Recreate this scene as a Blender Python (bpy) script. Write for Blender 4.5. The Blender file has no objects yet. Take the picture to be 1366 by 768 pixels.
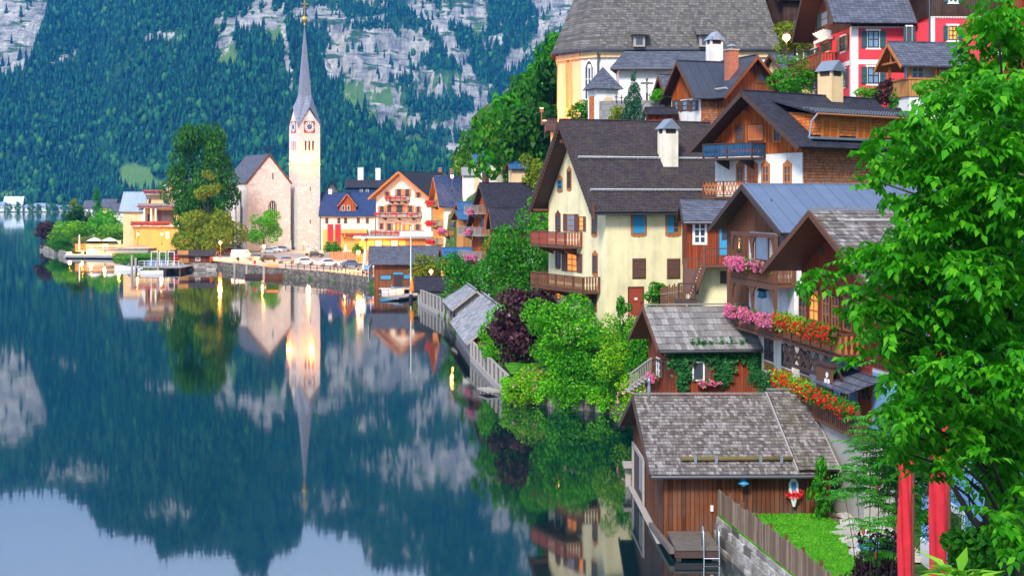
import bpy, math, random
import numpy as np
from mathutils import Vector, Matrix, Euler

scene = bpy.context.scene
COL = scene.collection
F, EYE, HZ = 2049.0, 14.5, 270.0      # focal length in pixels, eye height above the lake, horizon row
R = math.radians

# ------------------------------------------------------------------ camera
cd = bpy.data.cameras.new('camera')
cd.sensor_width = 36; cd.lens = 54; cd.shift_y = -(384 - HZ) / 1366.0
cd.clip_start = 0.5; cd.clip_end = 20000
cam = bpy.data.objects.new('camera', cd); COL.objects.link(cam)
cam.location = (0, 0, EYE); cam.rotation_euler = (R(90), 0, 0)
scene.camera = cam

# ------------------------------------------------------------------ world, sun, exposure
SUN_EL, SUN_AZ = 42.0, 200.0           # azimuth measured clockwise from +Y (the view direction)
w = bpy.data.worlds.new("World"); scene.world = w; w.use_nodes = True
nt = w.node_tree; nt.nodes.clear()
sky = nt.nodes.new('ShaderNodeTexSky'); sky.sky_type = 'NISHITA'; sky.sun_disc = False
sky.sun_elevation = R(SUN_EL); sky.sun_rotation = R(SUN_AZ); sky.air_density = 1.0; sky.dust_density = 2.5; sky.ozone_density = 2.0
bg = nt.nodes.new('ShaderNodeBackground'); bg.inputs[1].default_value = 0.085
wo = nt.nodes.new('ShaderNodeOutputWorld')
tcw = nt.nodes.new('ShaderNodeTexCoord'); nzw = nt.nodes.new('ShaderNodeTexNoise'); nzw.inputs['Scale'].default_value = 3.0; nzw.inputs['Detail'].default_value = 6
mpw = nt.nodes.new('ShaderNodeMapping'); mpw.inputs['Scale'].default_value = (1, 1, 2.5)
rmw = nt.nodes.new('ShaderNodeValToRGB'); rmw.color_ramp.elements[0].position = 0.38; rmw.color_ramp.elements[1].position = 0.62
mxw = nt.nodes.new('ShaderNodeMix'); mxw.data_type = 'RGBA'; mxw.inputs[7].default_value = (9.0, 11.2, 14.4, 1)   # thin bright cloud
nt.links.new(tcw.outputs['Generated'], mpw.inputs[0]); nt.links.new(mpw.outputs[0], nzw.inputs['Vector'])
nt.links.new(nzw.outputs['Fac'], rmw.inputs[0])
mlw = nt.nodes.new('ShaderNodeMath'); mlw.operation = 'MULTIPLY'; mlw.inputs[1].default_value = 0.75
nt.links.new(rmw.outputs[0], mlw.inputs[0]); # low band of bright cloud all round, added to brighten the lake reflection
spw = nt.nodes.new('ShaderNodeSeparateXYZ'); nt.links.new(tcw.outputs['Generated'], spw.inputs[0])
rbw = nt.nodes.new('ShaderNodeValToRGB'); e_ = rbw.color_ramp.elements; e_[0].position = 0.10; e_[0].color = (0.35,) * 3 + (1,); e_[1].position = 0.24; e_[1].color = (1, 1, 1, 1); q_ = e_.new(0.42); q_.color = (.8, .8, .8, 1); q_ = e_.new(0.65); q_.color = (0, 0, 0, 1)
nt.links.new(spw.outputs[2], rbw.inputs[0]); maw = nt.nodes.new('ShaderNodeMath'); maw.operation = 'MAXIMUM'
nt.links.new(mlw.outputs[0], maw.inputs[0]); nt.links.new(rbw.outputs[0], maw.inputs[1]); nt.links.new(maw.outputs[0], mxw.inputs[0])
nt.links.new(sky.outputs[0], mxw.inputs[6]); nt.links.new(mxw.outputs[2], bg.inputs[0]); nt.links.new(bg.outputs[0], wo.inputs[0])

sd = bpy.data.lights.new('sun', 'SUN'); sd.energy = 3.2; sd.angle = R(12); sd.color = (1.0, 0.93, 0.84)
sun = bpy.data.objects.new('sun', sd); COL.objects.link(sun)
_d = Vector((math.sin(R(SUN_AZ)) * math.cos(R(SUN_EL)), math.cos(R(SUN_AZ)) * math.cos(R(SUN_EL)), math.sin(R(SUN_EL))))
sun.rotation_euler = (-_d).to_track_quat('-Z', 'Y').to_euler(); sun.location = (-30, -20, 80)

vs = scene.view_settings
vs.view_transform = 'Standard'; vs.look = 'None'; vs.gamma = 1.0; vs.use_curve_mapping = False; vs.exposure = 0.9
scene.cycles.use_denoising = True
scene.cycles.max_bounces = 6; scene.cycles.diffuse_bounces = 2; scene.cycles.glossy_bounces = 3
scene.cycles.transmission_bounces = 4; scene.cycles.transparent_max_bounces = 4; scene.cycles.volume_bounces = 0
scene.cycles.sample_clamp_indirect = 4.0

# ------------------------------------------------------------------ small helpers
def PX(px, Y): return (px - 683.0) * Y / F
def PZ(py, Y): return EYE - (py - HZ) * Y / F
def P(px, py, Y): return (PX(px, Y), Y, PZ(py, Y))

def tag(o, label=None, cat=None, group=None, kind=None):
    if label: o['label'] = label
    if cat: o['category'] = cat
    if group: o['group'] = group
    if kind: o['kind'] = kind
    return o
def thing(name, label, cat, loc=(0, 0, 0), rz=0.0, group=None):
    o = bpy.data.objects.new(name, None); COL.objects.link(o)
    o.empty_display_size = 0.3
    o.location = loc; o.rotation_euler = (0, 0, rz)
    return tag(o, label, cat, group)
def link(name, me, mat=None, parent=None, loc=None, rz=0.0, scale=None):
    o = bpy.data.objects.new(name, me); COL.objects.link(o)
    if parent is not None: o.parent = parent
    if loc is not None: o.location = loc
    if rz: o.rotation_euler = (0, 0, rz)
    if scale is not None: o.scale = scale
    if mat is not None:
        if not me.materials: me.materials.append(mat)
        if me.materials[0] is not mat:
            o.material_slots[0].link = 'OBJECT'; o.material_slots[0].material = mat
    return o

class MB:
    def __init__(s): s.v = []; s.f = []
    def poly(s, pts):
        b = len(s.v); s.v += [tuple(p) for p in pts]; s.f.append(tuple(range(b, b + len(pts)))); return s
    def hexa(s, p):                     # 8 corners: bottom 0-3 counter-clockwise, top 4-7
        b = len(s.v); s.v += [tuple(q) for q in p]
        for q in ((3, 2, 1, 0), (4, 5, 6, 7), (0, 1, 5, 4), (1, 2, 6, 5), (2, 3, 7, 6), (3, 0, 4, 7)):
            s.f.append(tuple(b + i for i in q))
        return s
    def box(s, x0, x1, y0, y1, z0, z1):
        return s.hexa([(x0, y0, z0), (x1, y0, z0), (x1, y1, z0), (x0, y1, z0), (x0, y0, z1), (x1, y0, z1), (x1, y1, z1), (x0, y1, z1)])
    def obox(s, c, ax, ay, az):         # centre and three half-axis vectors
        c, ax, ay, az = Vector(c), Vector(ax), Vector(ay), Vector(az)
        return s.hexa([c - ax - ay - az, c + ax - ay - az, c + ax + ay - az, c - ax + ay - az,
                       c - ax - ay + az, c + ax - ay + az, c + ax + ay + az, c - ax + ay + az])
    def beam(s, p, q, w, h, up=(0, 0, 1)):
        p, q, up = Vector(p), Vector(q), Vector(up)
        d = q - p
        if d.length < 1e-6: return s
        n = d.normalized(); sd_ = n.cross(up)
        if sd_.length < 1e-4: sd_ = n.cross(Vector((1, 0, 0)))
        sd_.normalize(); u = sd_.cross(n)
        return s.obox((p + q) / 2, d / 2, sd_ * w / 2 * -1, u * h / 2)
    def prism(s, pts, vec):             # polygon swept along a vector
        b = len(s.v); n = len(pts); vec = Vector(vec)
        s.v += [tuple(p) for p in pts] + [tuple(Vector(p) + vec) for p in pts]
        s.f.append(tuple(range(b + n - 1, b - 1, -1))); s.f.append(tuple(range(b + n, b + 2 * n)))
        for i in range(n):
            j = (i + 1) % n
            s.f.append((b + i, b + j, b + n + j, b + n + i))
        return s
    def tube(s, pts, r, n=6, r2=None):
        pts = [Vector(p) for p in pts]; m = len(pts); rings = []
        for i, p in enumerate(pts):
            d = (pts[min(i + 1, m - 1)] - pts[max(i - 1, 0)]).normalized()
            a = d.cross(Vector((0, 0, 1)))
            if a.length < 1e-3: a = d.cross(Vector((1, 0, 0)))
            a.normalize(); bb = a.cross(d)
            rr = r if r2 is None else r + (r2 - r) * i / max(1, m - 1)
            rings.append(len(s.v))
            for k in range(n):
                t = 2 * math.pi * k / n
                s.v.append(tuple(p + a * math.cos(t) * rr + bb * math.sin(t) * rr))
        for i in range(m - 1):
            for k in range(n):
                k2 = (k + 1) % n
                s.f.append((rings[i] + k, rings[i] + k2, rings[i + 1] + k2, rings[i + 1] + k))
        s.f.append(tuple(rings[0] + k for k in range(n - 1, -1, -1))); s.f.append(tuple(rings[-1] + k for k in range(n)))
        return s
    def lathe(s, prof, c=(0, 0, 0), n=12, closed=True):
        rings = []
        for r, z in prof:
            rings.append(len(s.v))
            for k in range(n):
                t = 2 * math.pi * k / n
                s.v.append((c[0] + r * math.cos(t), c[1] + r * math.sin(t), c[2] + z))
        for i in range(len(prof) - 1):
            for k in range(n):
                k2 = (k + 1) % n
                s.f.append((rings[i] + k, rings[i] + k2, rings[i + 1] + k2, rings[i + 1] + k))
        if closed:
            s.f.append(tuple(rings[0] + k for k in range(n - 1, -1, -1))); s.f.append(tuple(rings[-1] + k for k in range(n)))
        return s
    def mesh(s, name, smooth=False):
        me = bpy.data.meshes.new(name); me.from_pydata(s.v, [], s.f)
        if smooth: me.polygons.foreach_set('use_smooth', [True] * len(me.polygons))
        me.update(); return me
    def build(s, name, mat, parent=None, loc=None, rz=0.0, smooth=False):
        return link(name, s.mesh(name, smooth), mat, parent, loc, rz)

def np_mesh(name, v, f):                # v (n,3), f (m,k) all faces with k corners
    me = bpy.data.meshes.new(name); m, k = f.shape
    me.vertices.add(len(v)); me.vertices.foreach_set('co', np.ascontiguousarray(v, dtype=np.float32).ravel())
    me.loops.add(m * k); me.loops.foreach_set('vertex_index', np.ascontiguousarray(f, dtype=np.int32).ravel())
    me.polygons.add(m); me.polygons.foreach_set('loop_start', np.arange(0, m * k, k, dtype=np.int32))
    me.update(calc_edges=True); me.validate(); return me

# ------------------------------------------------------------------ materials
class G:
    def __init__(s, name):
        s.m = bpy.data.materials.new(name); s.m.use_nodes = True; s.t = s.m.node_tree
        s.b = s.t.nodes['Principled BSDF']; s.out = s.t.nodes['Material Output']
        s.tc = None
    def n(s, ty, **kw):
        x = s.t.nodes.new('ShaderNode' + ty)
        for k, v in kw.items(): setattr(x, k, v)
        return x
    def put(s, sock, v):
        if hasattr(v, 'is_output'): s.t.links.new(v, sock)
        elif v is not None:
            if hasattr(sock.default_value, '__len__') and not hasattr(v, '__len__'): v = [v] * len(sock.default_value)
            if hasattr(sock.default_value, '__len__') and len(sock.default_value) == 4 and len(v) == 3: v = tuple(v) + (1,)
            sock.default_value = v
    def obj(s):
        if s.tc is None: s.tc = s.n('TexCoord').outputs['Object']
        return s.tc
    def xyz(s):
        q = s.n('SeparateXYZ'); s.put(q.inputs[0], s.obj()); return q.outputs
    def math(s, op, a, b=None, c=None):
        q = s.n('Math', operation=op); s.put(q.inputs[0], a)
        if b is not None: s.put(q.inputs[1], b)
        if c is not None: s.put(q.inputs[2], c)
        return q.outputs[0]
    def comb(s, x, y, z):
        q = s.n('CombineXYZ'); s.put(q.inputs[0], x); s.put(q.inputs[1], y); s.put(q.inputs[2], z); return q.outputs[0]
    def scalev(s, v, sc):
        q = s.n('Mapping'); s.put(q.inputs['Vector'], v); q.inputs['Scale'].default_value = sc; return q.outputs[0]
    def noise(s, scale, detail=4, vec=None, rough=0.55, dist=0.0):
        q = s.n('TexNoise'); s.put(q.inputs['Vector'], vec if vec is not None else s.obj())
        q.inputs['Scale'].default_value = scale; q.inputs['Detail'].default_value = detail; q.inputs['Roughness'].default_value = rough
        q.inputs['Distortion'].default_value = dist
        return q.outputs['Fac']
    def white(s, w):
        q = s.n('TexWhiteNoise', noise_dimensions='1D'); s.put(q.inputs['W'], w); return q.outputs['Value']
    def ramp(s, fac, stops, interp='LINEAR'):
        q = s.n('ValToRGB'); s.put(q.inputs[0], fac); e = q.color_ramp.elements; q.color_ramp.interpolation = interp
        while len(e) < len(stops): e.new(0.5)
        for i, (p, c) in enumerate(stops):
            e[i].position = p; e[i].color = (tuple(c) + (1,)) if hasattr(c, '__len__') else (c, c, c, 1)
        return q.outputs[0]
    def mix(s, fac, a, b, mode='MIX'):
        q = s.n('Mix', data_type='RGBA', blend_type=mode); s.put(q.inputs[0], fac); s.put(q.inputs[6], a); s.put(q.inputs[7], b); return q.outputs[2]
    def bump(s, h, strength=0.5, dist=0.02):
        q = s.n('Bump'); s.put(q.inputs['Height'], h); q.inputs['Strength'].default_value = strength; q.inputs['Distance'].default_value = dist
        s.t.links.new(q.outputs[0], s.b.inputs['Normal']); return q
    def fin(s, col, rough=0.7, metal=0.0, spec=None):
        s.put(s.b.inputs['Base Color'], col); s.put(s.b.inputs['Roughness'], rough); s.put(s.b.inputs['Metallic'], metal)
        if spec is not None: s.put(s.b.inputs['Specular IOR Level'], spec)
        return s.m

def mul(c, k): return tuple(min(1, max(0, x * k)) for x in c)
def m_plain(name, c, rough=0.6, metal=0.0, var=0.12, scale=3.0):
    g = G(name); n = g.noise(scale, 5)
    return g.fin(g.mix(n, mul(c, 1 - var), mul(c, 1 + var)), rough, metal)
def m_plaster(name, c, dirt=(0.26, 0.23, 0.18), amt=0.38):
    g = G(name); x, y, z = g.xyz()
    n1 = g.noise(0.7, 6); n2 = g.noise(1.0, 5, g.scalev(g.obj(), (1.6, 1.6, 0.18)))
    st = g.ramp(g.math('MULTIPLY', n1, n2), [(0.19, 0.0), (0.40, 1.0)])
    base = g.mix(g.noise(5, 4), mul(c, 0.93), mul(c, 1.05))
    g.bump(g.noise(60, 3), 0.25, 0.01)
    return g.fin(g.mix(g.math('MULTIPLY', st, amt), base, dirt), 0.85, spec=0.2)
def m_planks(name, ca, cb, wd=0.16, horiz=False, grey=(0.16, 0.13, 0.11), greyamt=0.35):
    g = G(name); x, y, z = g.xyz()
    t = z if horiz else g.math('ADD', x, y)
    s = g.math('DIVIDE', t, wd); idn = g.math('FLOOR', s); fr = g.math('FRACT', s)
    rnd = g.white(idn)
    v = g.scalev(g.obj(), (1.2, 1.2, 30)) if horiz else g.scalev(g.obj(), (14, 14, 0.7))
    grain = g.noise(1.0, 5, v)
    col = g.mix(rnd, ca, cb)
    col = g.mix(g.math('MULTIPLY', g.ramp(grain, [(0.35, 0), (0.75, 1)]), 0.55), col, mul(ca, 0.45))
    wet = g.ramp(g.noise(0.6, 4), [(0.45, 0), (0.7, 1)])
    col = g.mix(g.math('MULTIPLY', wet, greyamt), col, grey)
    gr = g.math('LESS_THAN', fr, 0.09)
    col = g.mix(gr, col, mul(ca, 0.12))
    g.bump(g.math('SUBTRACT', g.math('MULTIPLY', grain, 0.25), gr), 0.7, 0.025)
    return g.fin(col, 0.75, spec=0.12)
def m_shingle(name, ca, cb, bw=0.2, rh=0.14, gap=(0.03, 0.025, 0.02), moss=None, mossamt=0.4, mort=0.012, bump=0.8, rough=0.75):
    g = G(name); x, y, z = g.xyz()
    v = g.comb(g.math('ADD', x, y), z, 0.0)
    q = g.n('TexBrick'); g.put(q.inputs['Vector'], v)
    q.inputs['Scale'].default_value = 1.0; q.inputs['Brick Width'].default_value = bw; q.inputs['Row Height'].default_value = rh
    q.inputs['Mortar Size'].default_value = mort; q.inputs['Mortar Smooth'].default_value = 0.2; q.inputs['Bias'].default_value = 0.0
    q.inputs['Color1'].default_value = tuple(ca) + (1,); q.inputs['Color2'].default_value = tuple(cb) + (1,); q.inputs['Mortar'].default_value = tuple(gap) + (1,)
    n = g.noise(1.1, 6); n2 = g.noise(8, 3)
    col = g.mix(g.ramp(n2, [(0.35, 0), (0.7, 0.5)]), q.outputs['Color'], mul(ca, 0.6))
    if moss: col = g.mix(g.math('MULTIPLY', g.ramp(n, [(0.5, 0), (0.72, 1)]), mossamt), col, moss)
    row = g.math('FRACT', g.math('DIVIDE', z, rh))
    g.bump(g.math('SUBTRACT', g.math('SUBTRACT', 1.0, row), q.outputs['Fac']), bump, 0.03)
    return g.fin(col, rough, spec=0.15)
def m_metal_roof(name, c, seam=0.6, rough=0.42):
    g = G(name); x, y, z = g.xyz()
    t = g.math('FRACT', g.math('DIVIDE', x, seam))
    sm = g.math('LESS_THAN', t, 0.05)
    pid = g.white(g.math('FLOOR', g.math('DIVIDE', x, seam)))
    n = g.noise(1.4, 6)
    col = g.mix(n, mul(c, 0.75), mul(c, 1.2)); col = g.mix(g.math('MULTIPLY', pid, 0.35), col, mul(c, 0.7))
    col = g.mix(sm, col, mul(c, 0.4))
    g.bump(sm, 0.6, 0.04)
    return g.fin(col, rough, 0.35)
def m_stone(name, ca, cb, sc=1.6, mort=(0.42, 0.40, 0.36)):
    g = G(name); x, y, z = g.xyz()
    v = g.comb(g.math('ADD', x, y), g.math('MULTIPLY', z, 1.25), 0.0)
    q = g.n('TexVoronoi', feature='F1'); g.put(q.inputs['Vector'], v); q.inputs['Scale'].default_value = sc
    d = g.n('TexVoronoi', feature='DISTANCE_TO_EDGE'); g.put(d.inputs['Vector'], v); d.inputs['Scale'].default_value = sc
    sx = g.n('SeparateColor'); g.t.links.new(q.outputs['Color'], sx.inputs[0])
    col = g.mix(sx.outputs[0], ca, cb); col = g.mix(g.noise(9, 4), mul(ca, 0.84), col)
    e = g.ramp(d.outputs['Distance'], [(0.02, 1), (0.07, 0)])
    col = g.mix(e, col, mort)
    g.bump(g.math('SUBTRACT', g.noise(14, 3), e), 0.6, 0.03)
    return g.fin(col, 0.9, spec=0.2)
def m_leaf(name, ca, cb, cc=None, trans=0.3, rough=0.45):
    g = G(name); ge = g.n('NewGeometry')
    r = ge.outputs['Random Per Island']
    col = g.ramp(r, [(0.0, ca), (0.6, cb), (1.0, cc or cb)])
    g.fin(col, rough, spec=0.12)
    tr = g.n('BsdfTranslucent'); g.t.links.new(g.mix(0.5, col, mul(cb, 1.6)), tr.inputs['Color'])
    mx = g.n('MixShader'); mx.inputs[0].default_value = trans
    g.t.links.new(g.b.outputs[0], mx.inputs[1]); g.t.links.new(tr.outputs[0], mx.inputs[2]); g.t.links.new(mx.outputs[0], g.out.inputs[0])
    return g.m
def m_glow(name, c, st):
    g = G(name); g.put(g.b.inputs['Base Color'], c); g.put(g.b.inputs['Emission Color'], c); g.b.inputs['Emission Strength'].default_value = st
    return g.m
def m_island(name, ca, cb, cc, rough=0.8, moss=None, mossamt=0.0, streak=(6, 6, 6)):   # one tint per separate piece (wood shingles, stones)
    g = G(name); ge = g.n('NewGeometry'); r = ge.outputs['Random Per Island']
    col = g.ramp(r, [(0.0, ca), (0.5, cb), (1.0, cc)])
    gr = g.noise(1.0, 5, g.scalev(g.obj(), streak))
    col = g.mix(g.math('MULTIPLY', g.ramp(gr, [(0.4, 0), (0.75, 1)]), 0.6), col, mul(ca, 0.5))
    if moss: col = g.mix(g.math('MULTIPLY', g.ramp(g.noise(0.55, 6), [(0.5, 0), (0.68, 1)]), mossamt), col, moss)
    g.bump(gr, 0.4, 0.01)
    return g.fin(col, rough, spec=0.25)

MT = {}
def setup_materials():
    m = MT
    m['cream'] = m_plaster('cream_plaster', (0.84, 0.75, 0.46))
    m['white'] = m_plaster('white_plaster', (0.80, 0.80, 0.78))
    m['warmwhite'] = m_plaster('warm_white_plaster', (0.80, 0.74, 0.62))
    m['blueplaster'] = m_plaster('blue_plaster', (0.22, 0.45, 0.82))
    m['red'] = m_plaster('red_plaster', (0.72, 0.055, 0.075), dirt=(0.45, 0.04, 0.05))
    m['ochre'] = m_plaster('ochre_plaster', (0.78, 0.42, 0.10))
    m['peach'] = m_plaster('peach_plaster', (0.80, 0.56, 0.30))
    m['trim'] = m_plain('white_paint', (0.78, 0.78, 0.76), 0.5, var=0.05)
    m['wood_brown'] = m_planks('brown_boards', (0.18, 0.062, 0.026), (0.28, 0.105, 0.042), 0.17)
    m['wood_red'] = m_planks('red_brown_boards', (0.20, 0.032, 0.010), (0.38, 0.072, 0.02), 0.15, greyamt=0.2)
    m['wood_orange'] = m_planks('orange_boards', (0.36, 0.065, 0.012), (0.62, 0.17, 0.035), 0.16, grey=(0.12, 0.05, 0.03))
    m['wood_dark'] = m_planks('dark_boards', (0.055, 0.028, 0.022), (0.09, 0.045, 0.035), 0.18)
    m['wood_boat'] = m_planks('weathered_boards', (0.10, 0.032, 0.014), (0.24, 0.085, 0.036), 0.19, grey=(0.12, 0.095, 0.08), greyamt=0.6)
    m['wood_grey'] = m_planks('grey_boards', (0.30, 0.29, 0.30), (0.42, 0.41, 0.42), 0.25, grey=(0.20, 0.19, 0.20), greyamt=0.5)
    m['wood_honey'] = m_planks('honey_boards', (0.50, 0.22, 0.07), (0.62, 0.31, 0.11), 0.2, greyamt=0.1)
    m['timber'] = m_plain('brown_timber', (0.12, 0.045, 0.02), 0.65, var=0.35, scale=6)
    m['timber_dark'] = m_plain('dark_timber', (0.055, 0.03, 0.025), 0.65, var=0.3, scale=6)
    m['timber_orange'] = m_plain('orange_timber', (0.45, 0.15, 0.035), 0.6, var=0.25, scale=6)
    m['timber_grey'] = m_plain('grey_timber', (0.33, 0.30, 0.28), 0.85, var=0.35, scale=7)
    m['timber_red'] = m_plain('red_timber', (0.33, 0.055, 0.03), 0.5, var=0.2, scale=6)
    m['ornate'] = m_plain('carved_surround', (0.42, 0.15, 0.04), 0.6, var=0.25, scale=9)
    m['shut_brown'] = m_plain('brown_shutter_paint', (0.12, 0.058, 0.042), 0.6, var=0.2, scale=8)
    m['shut_blue'] = m_plain('blue_shutter_paint', (0.03, 0.27, 0.50), 0.5, var=0.15, scale=8)
    m['shut_green'] = m_plain('dark_green_shutter_paint', (0.012, 0.075, 0.085), 0.5, var=0.2, scale=8)
    m['shut_orange'] = m_plain('orange_shutter_paint', (0.55, 0.20, 0.06), 0.5, var=0.2, scale=8)
    m['blue_paint'] = m_planks('blue_painted_boards', (0.02, 0.07, 0.16), (0.03, 0.11, 0.22), 0.12, greyamt=0.1)
    m['pane'] = m_plain('window_glass', (0.05, 0.065, 0.085), 0.08, var=0.3, scale=1.5)
    m['pane_blue'] = m_plain('curtained_glass', (0.14, 0.28, 0.45), 0.35, var=0.3, scale=2.5)
    m['pane_warm'] = m_plain('warm_curtained_glass', (0.42, 0.10, 0.02), 0.15, var=.5, scale=2.5)
    m['pane_lit'] = m_glow('lit_glass', (1.0, 0.30, 0.05), 0.55)
    m['pane_glow'] = m_glow('bright_lit_glass', (1.0, 0.50, 0.14), 2.2)
    m['slate_brown'] = m_shingle('brown_slate', (0.045, 0.036, 0.043), (0.085, 0.068, 0.074), 0.3, 0.11, moss=(0.09, 0.085, 0.045), mossamt=0.35)
    m['slate_grey'] = m_shingle('grey_slate', (0.075, 0.085, 0.125), (0.16, 0.175, 0.23), 0.35, 0.16)
    m['slate_blue'] = m_shingle('blue_slate', (0.02, 0.045, 0.14), (0.04, 0.08, 0.21), 0.35, 0.2)
    m['slate_dark'] = m_shingle('dark_slate', (0.025, 0.026, 0.042), (0.055, 0.055, 0.078), 0.3, 0.15)
    m['church_roof'] = m_shingle('weathered_shingles', (0.085, 0.08, 0.08), (0.20, 0.19, 0.18), 0.35, 0.25, moss=(0.11, 0.095, 0.085), mossamt=0.6)
    m['spire'] = m_shingle('spire_slate', (0.20, 0.23, 0.31), (0.28, 0.31, 0.40), 0.4, 0.3, bump=0.3)
    m['shing_orange'] = m_shingle('orange_wall_shingles', (0.55, 0.12, 0.022), (0.75, 0.26, 0.06), 0.16, 0.2, moss=(0.20, 0.12, 0.09), mossamt=0.4)
    m['shing_brown'] = m_shingle('brown_wall_shingles', (0.30, 0.10, 0.045), (0.55, 0.22, 0.10), 0.18, 0.2, moss=(0.22, 0.17, 0.14), mossamt=0.6)
    m['tin'] = m_metal_roof('grey_tin_roof', (0.15, 0.20, 0.30), 0.75)
    m['tin_dark'] = m_metal_roof('dark_tin_roof', (0.06, 0.072, 0.10), 0.9)
    m['tin_blue'] = m_metal_roof('blue_tin_roof', (0.05, 0.16, 0.36), 0.6)
    m['tin_light'] = m_metal_roof('pale_tin_roof', (0.36, 0.44, 0.56), 0.8)
    m['copper'] = m_plain('grey_lead', (0.26, 0.30, 0.36), 0.45, 0.5)
    m['gutter'] = m_plain('gutter_metal', (0.10, 0.10, 0.12), 0.4, 0.5)
    m['steel'] = m_plain('steel', (0.62, 0.64, 0.66), 0.25, 0.9, var=0.05)
    m['iron'] = m_plain('dark_iron', (0.05, 0.05, 0.06), 0.5, 0.6)
    m['gold'] = m_plain('gold_leaf', (0.80, 0.50, 0.12), 0.3, 0.8, var=0.05)
    m['stone'] = m_stone('church_stone', (0.62, 0.605, 0.58), (0.88, 0.875, 0.86), 0.8, mort=(0.53, 0.51, 0.48))
    m['stone_dark'] = m_stone('old_wall_stone', (0.22, 0.22, 0.22), (0.36, 0.35, 0.34), 1.5, mort=(0.16, 0.16, 0.15))
    m['stone_pale'] = m_stone('pale_wall_stone', (0.42, 0.41, 0.39), (0.60, 0.58, 0.55), 1.1, mort=(0.10, 0.09, 0.08))
    m['concrete'] = m_plain('concrete', (0.36, 0.34, 0.31), 0.85, var=0.25, scale=1.2)
    m['asphalt'] = m_plain('pale_paving', (0.30, 0.27, 0.245), 0.9, var=0.18, scale=0.6)
    m['brick'] = m_shingle('chimney_brick', (0.42, 0.10, 0.05), (0.50, 0.15, 0.08), 0.25, 0.08, gap=(0.4, 0.36, 0.3))
    m['wshing'] = m_island('wood_shingles', (0.11, 0.09, 0.085), (0.20, 0.18, 0.17), (0.36, 0.335, 0.32), moss=(0.10, 0.08, 0.03), mossamt=0.55, streak=(16, 2.5, 2.5))
    m['wshing2'] = m_island('broad_grey_shingles', (0.17, 0.18, 0.21), (0.26, 0.27, 0.30), (0.38, 0.39, 0.42), streak=(14, 3, 3))
    m['wshing3'] = m_island('hut_roof_shingles', (0.16, 0.15, 0.15), (0.24, 0.23, 0.23), (0.35, 0.335, 0.33), moss=(0.16, 0.13, 0.05), mossamt=0.3, streak=(14, 3, 3))
    m['old_plank'] = m_island('old_grey_planks', (0.10, 0.10, 0.11), (0.17, 0.17, 0.18), (0.27, 0.27, 0.28), streak=(9, 9, 1.2), moss=(.05, .06, .03), mossamt=.4)
    m['bark'] = m_plain('bark', (0.03, 0.022, 0.016), 0.9, var=0.4, scale=9)
    # foliage
    m['lf_bright'] = m_leaf('bright_leaves', (0.035, 0.24, 0.006), (0.08, 0.38, 0.009), (0.20, 0.54, 0.02))
    m['lf_mid'] = m_leaf('mid_green_leaves', (0.016, 0.14, 0.006), (0.038, 0.24, 0.009), (0.10, 0.36, 0.016))
    m['lf_dark'] = m_leaf('dark_green_leaves', (0.012, 0.06, 0.012), (0.02, 0.105, 0.018), (0.05, 0.16, 0.03))
    m['lf_lime'] = m_leaf('lime_leaves', (0.08, 0.30, 0.006), (0.17, 0.44, 0.01), (0.34, 0.58, 0.025))
    m['lf_olive'] = m_leaf('olive_leaves', (0.09, 0.16, 0.008), (0.18, 0.26, 0.012), (0.32, 0.35, 0.02))
    m['lf_purple'] = m_leaf('purple_leaves', (0.030, 0.012, 0.022), (0.06, 0.022, 0.035), (0.11, 0.045, 0.055), trans=0.15)
    m['lf_con'] = m_leaf('needle_leaves', (0.01, 0.06, 0.03), (0.02, 0.10, 0.05), (0.04, 0.15, 0.07), trans=0.1)
    m['lf_ivy'] = m_leaf('ivy_leaves', (0.012, 0.085, 0.022), (0.025, 0.15, 0.035), (0.06, 0.24, 0.06))
    m['fl_red'] = m_leaf('red_petals', (0.65, 0.01, 0.015), (0.80, 0.025, 0.025), (0.85, 0.06, 0.06), trans=0.2)
    m['fl_pink'] = m_leaf('pink_petals', (0.75, 0.10, 0.26), (0.85, 0.18, 0.38), (0.90, 0.40, 0.55), trans=0.2)
    m['fl_rose'] = m_leaf('rose_petals', (0.85, 0.30, 0.28), (0.90, 0.42, 0.40), (0.90, 0.60, 0.55), trans=0.2)
    # lamps
    m['lamp'] = m_glow('lamp_glow', (1.0, 0.50, 0.13), 11.0)
    m['car_white'] = m_plain('white_car_paint', (0.78, 0.78, 0.78), 0.2, 0.0, var=0.02)
    m['car_silver'] = m_plain('silver_car_paint', (0.45, 0.50, 0.55), 0.22, 0.5, var=0.03)
    m['car_blue'] = m_plain('steel_blue_car_paint', (0.12, 0.19, 0.30), 0.2, 0.3, var=0.03)
    m['car_red'] = m_plain('red_car_paint', (0.50, 0.02, 0.02), 0.2, 0.0, var=0.03)
    m['car_dark'] = m_plain('dark_car_paint', (0.04, 0.045, 0.05), 0.2, 0.3, var=0.03)
    m['tyre'] = m_plain('tyre_rubber', (0.02, 0.02, 0.02), 0.8)
    m['rim'] = m_plain('wheel_rim', (0.40, 0.41, 0.42), 0.3, 0.8)
    m['canvas'] = m_plain('white_canvas', (0.78, 0.76, 0.72), 0.8, var=0.06)
    m['canvas_red'] = m_plain('red_canvas', (0.52, 0.015, 0.03), 0.8, var=0.35, scale=2.5)
    m['canvas_orange'] = m_plain('orange_canvas', (0.75, 0.22, 0.03), 0.7, var=0.1)
    m['boat_white'] = m_plain('white_hull', (0.75, 0.77, 0.80), 0.3, var=0.04)
    m['boat_blue'] = m_plain('blue_hull', (0.05, 0.20, 0.45), 0.35, var=0.06)
    m['skin'] = m_plain('skin', (0.55, 0.32, 0.22), 0.6, var=0.05)
    m['cloth_blue'] = m_plain('blue_cloth', (0.06, 0.13, 0.32), 0.9)
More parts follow.
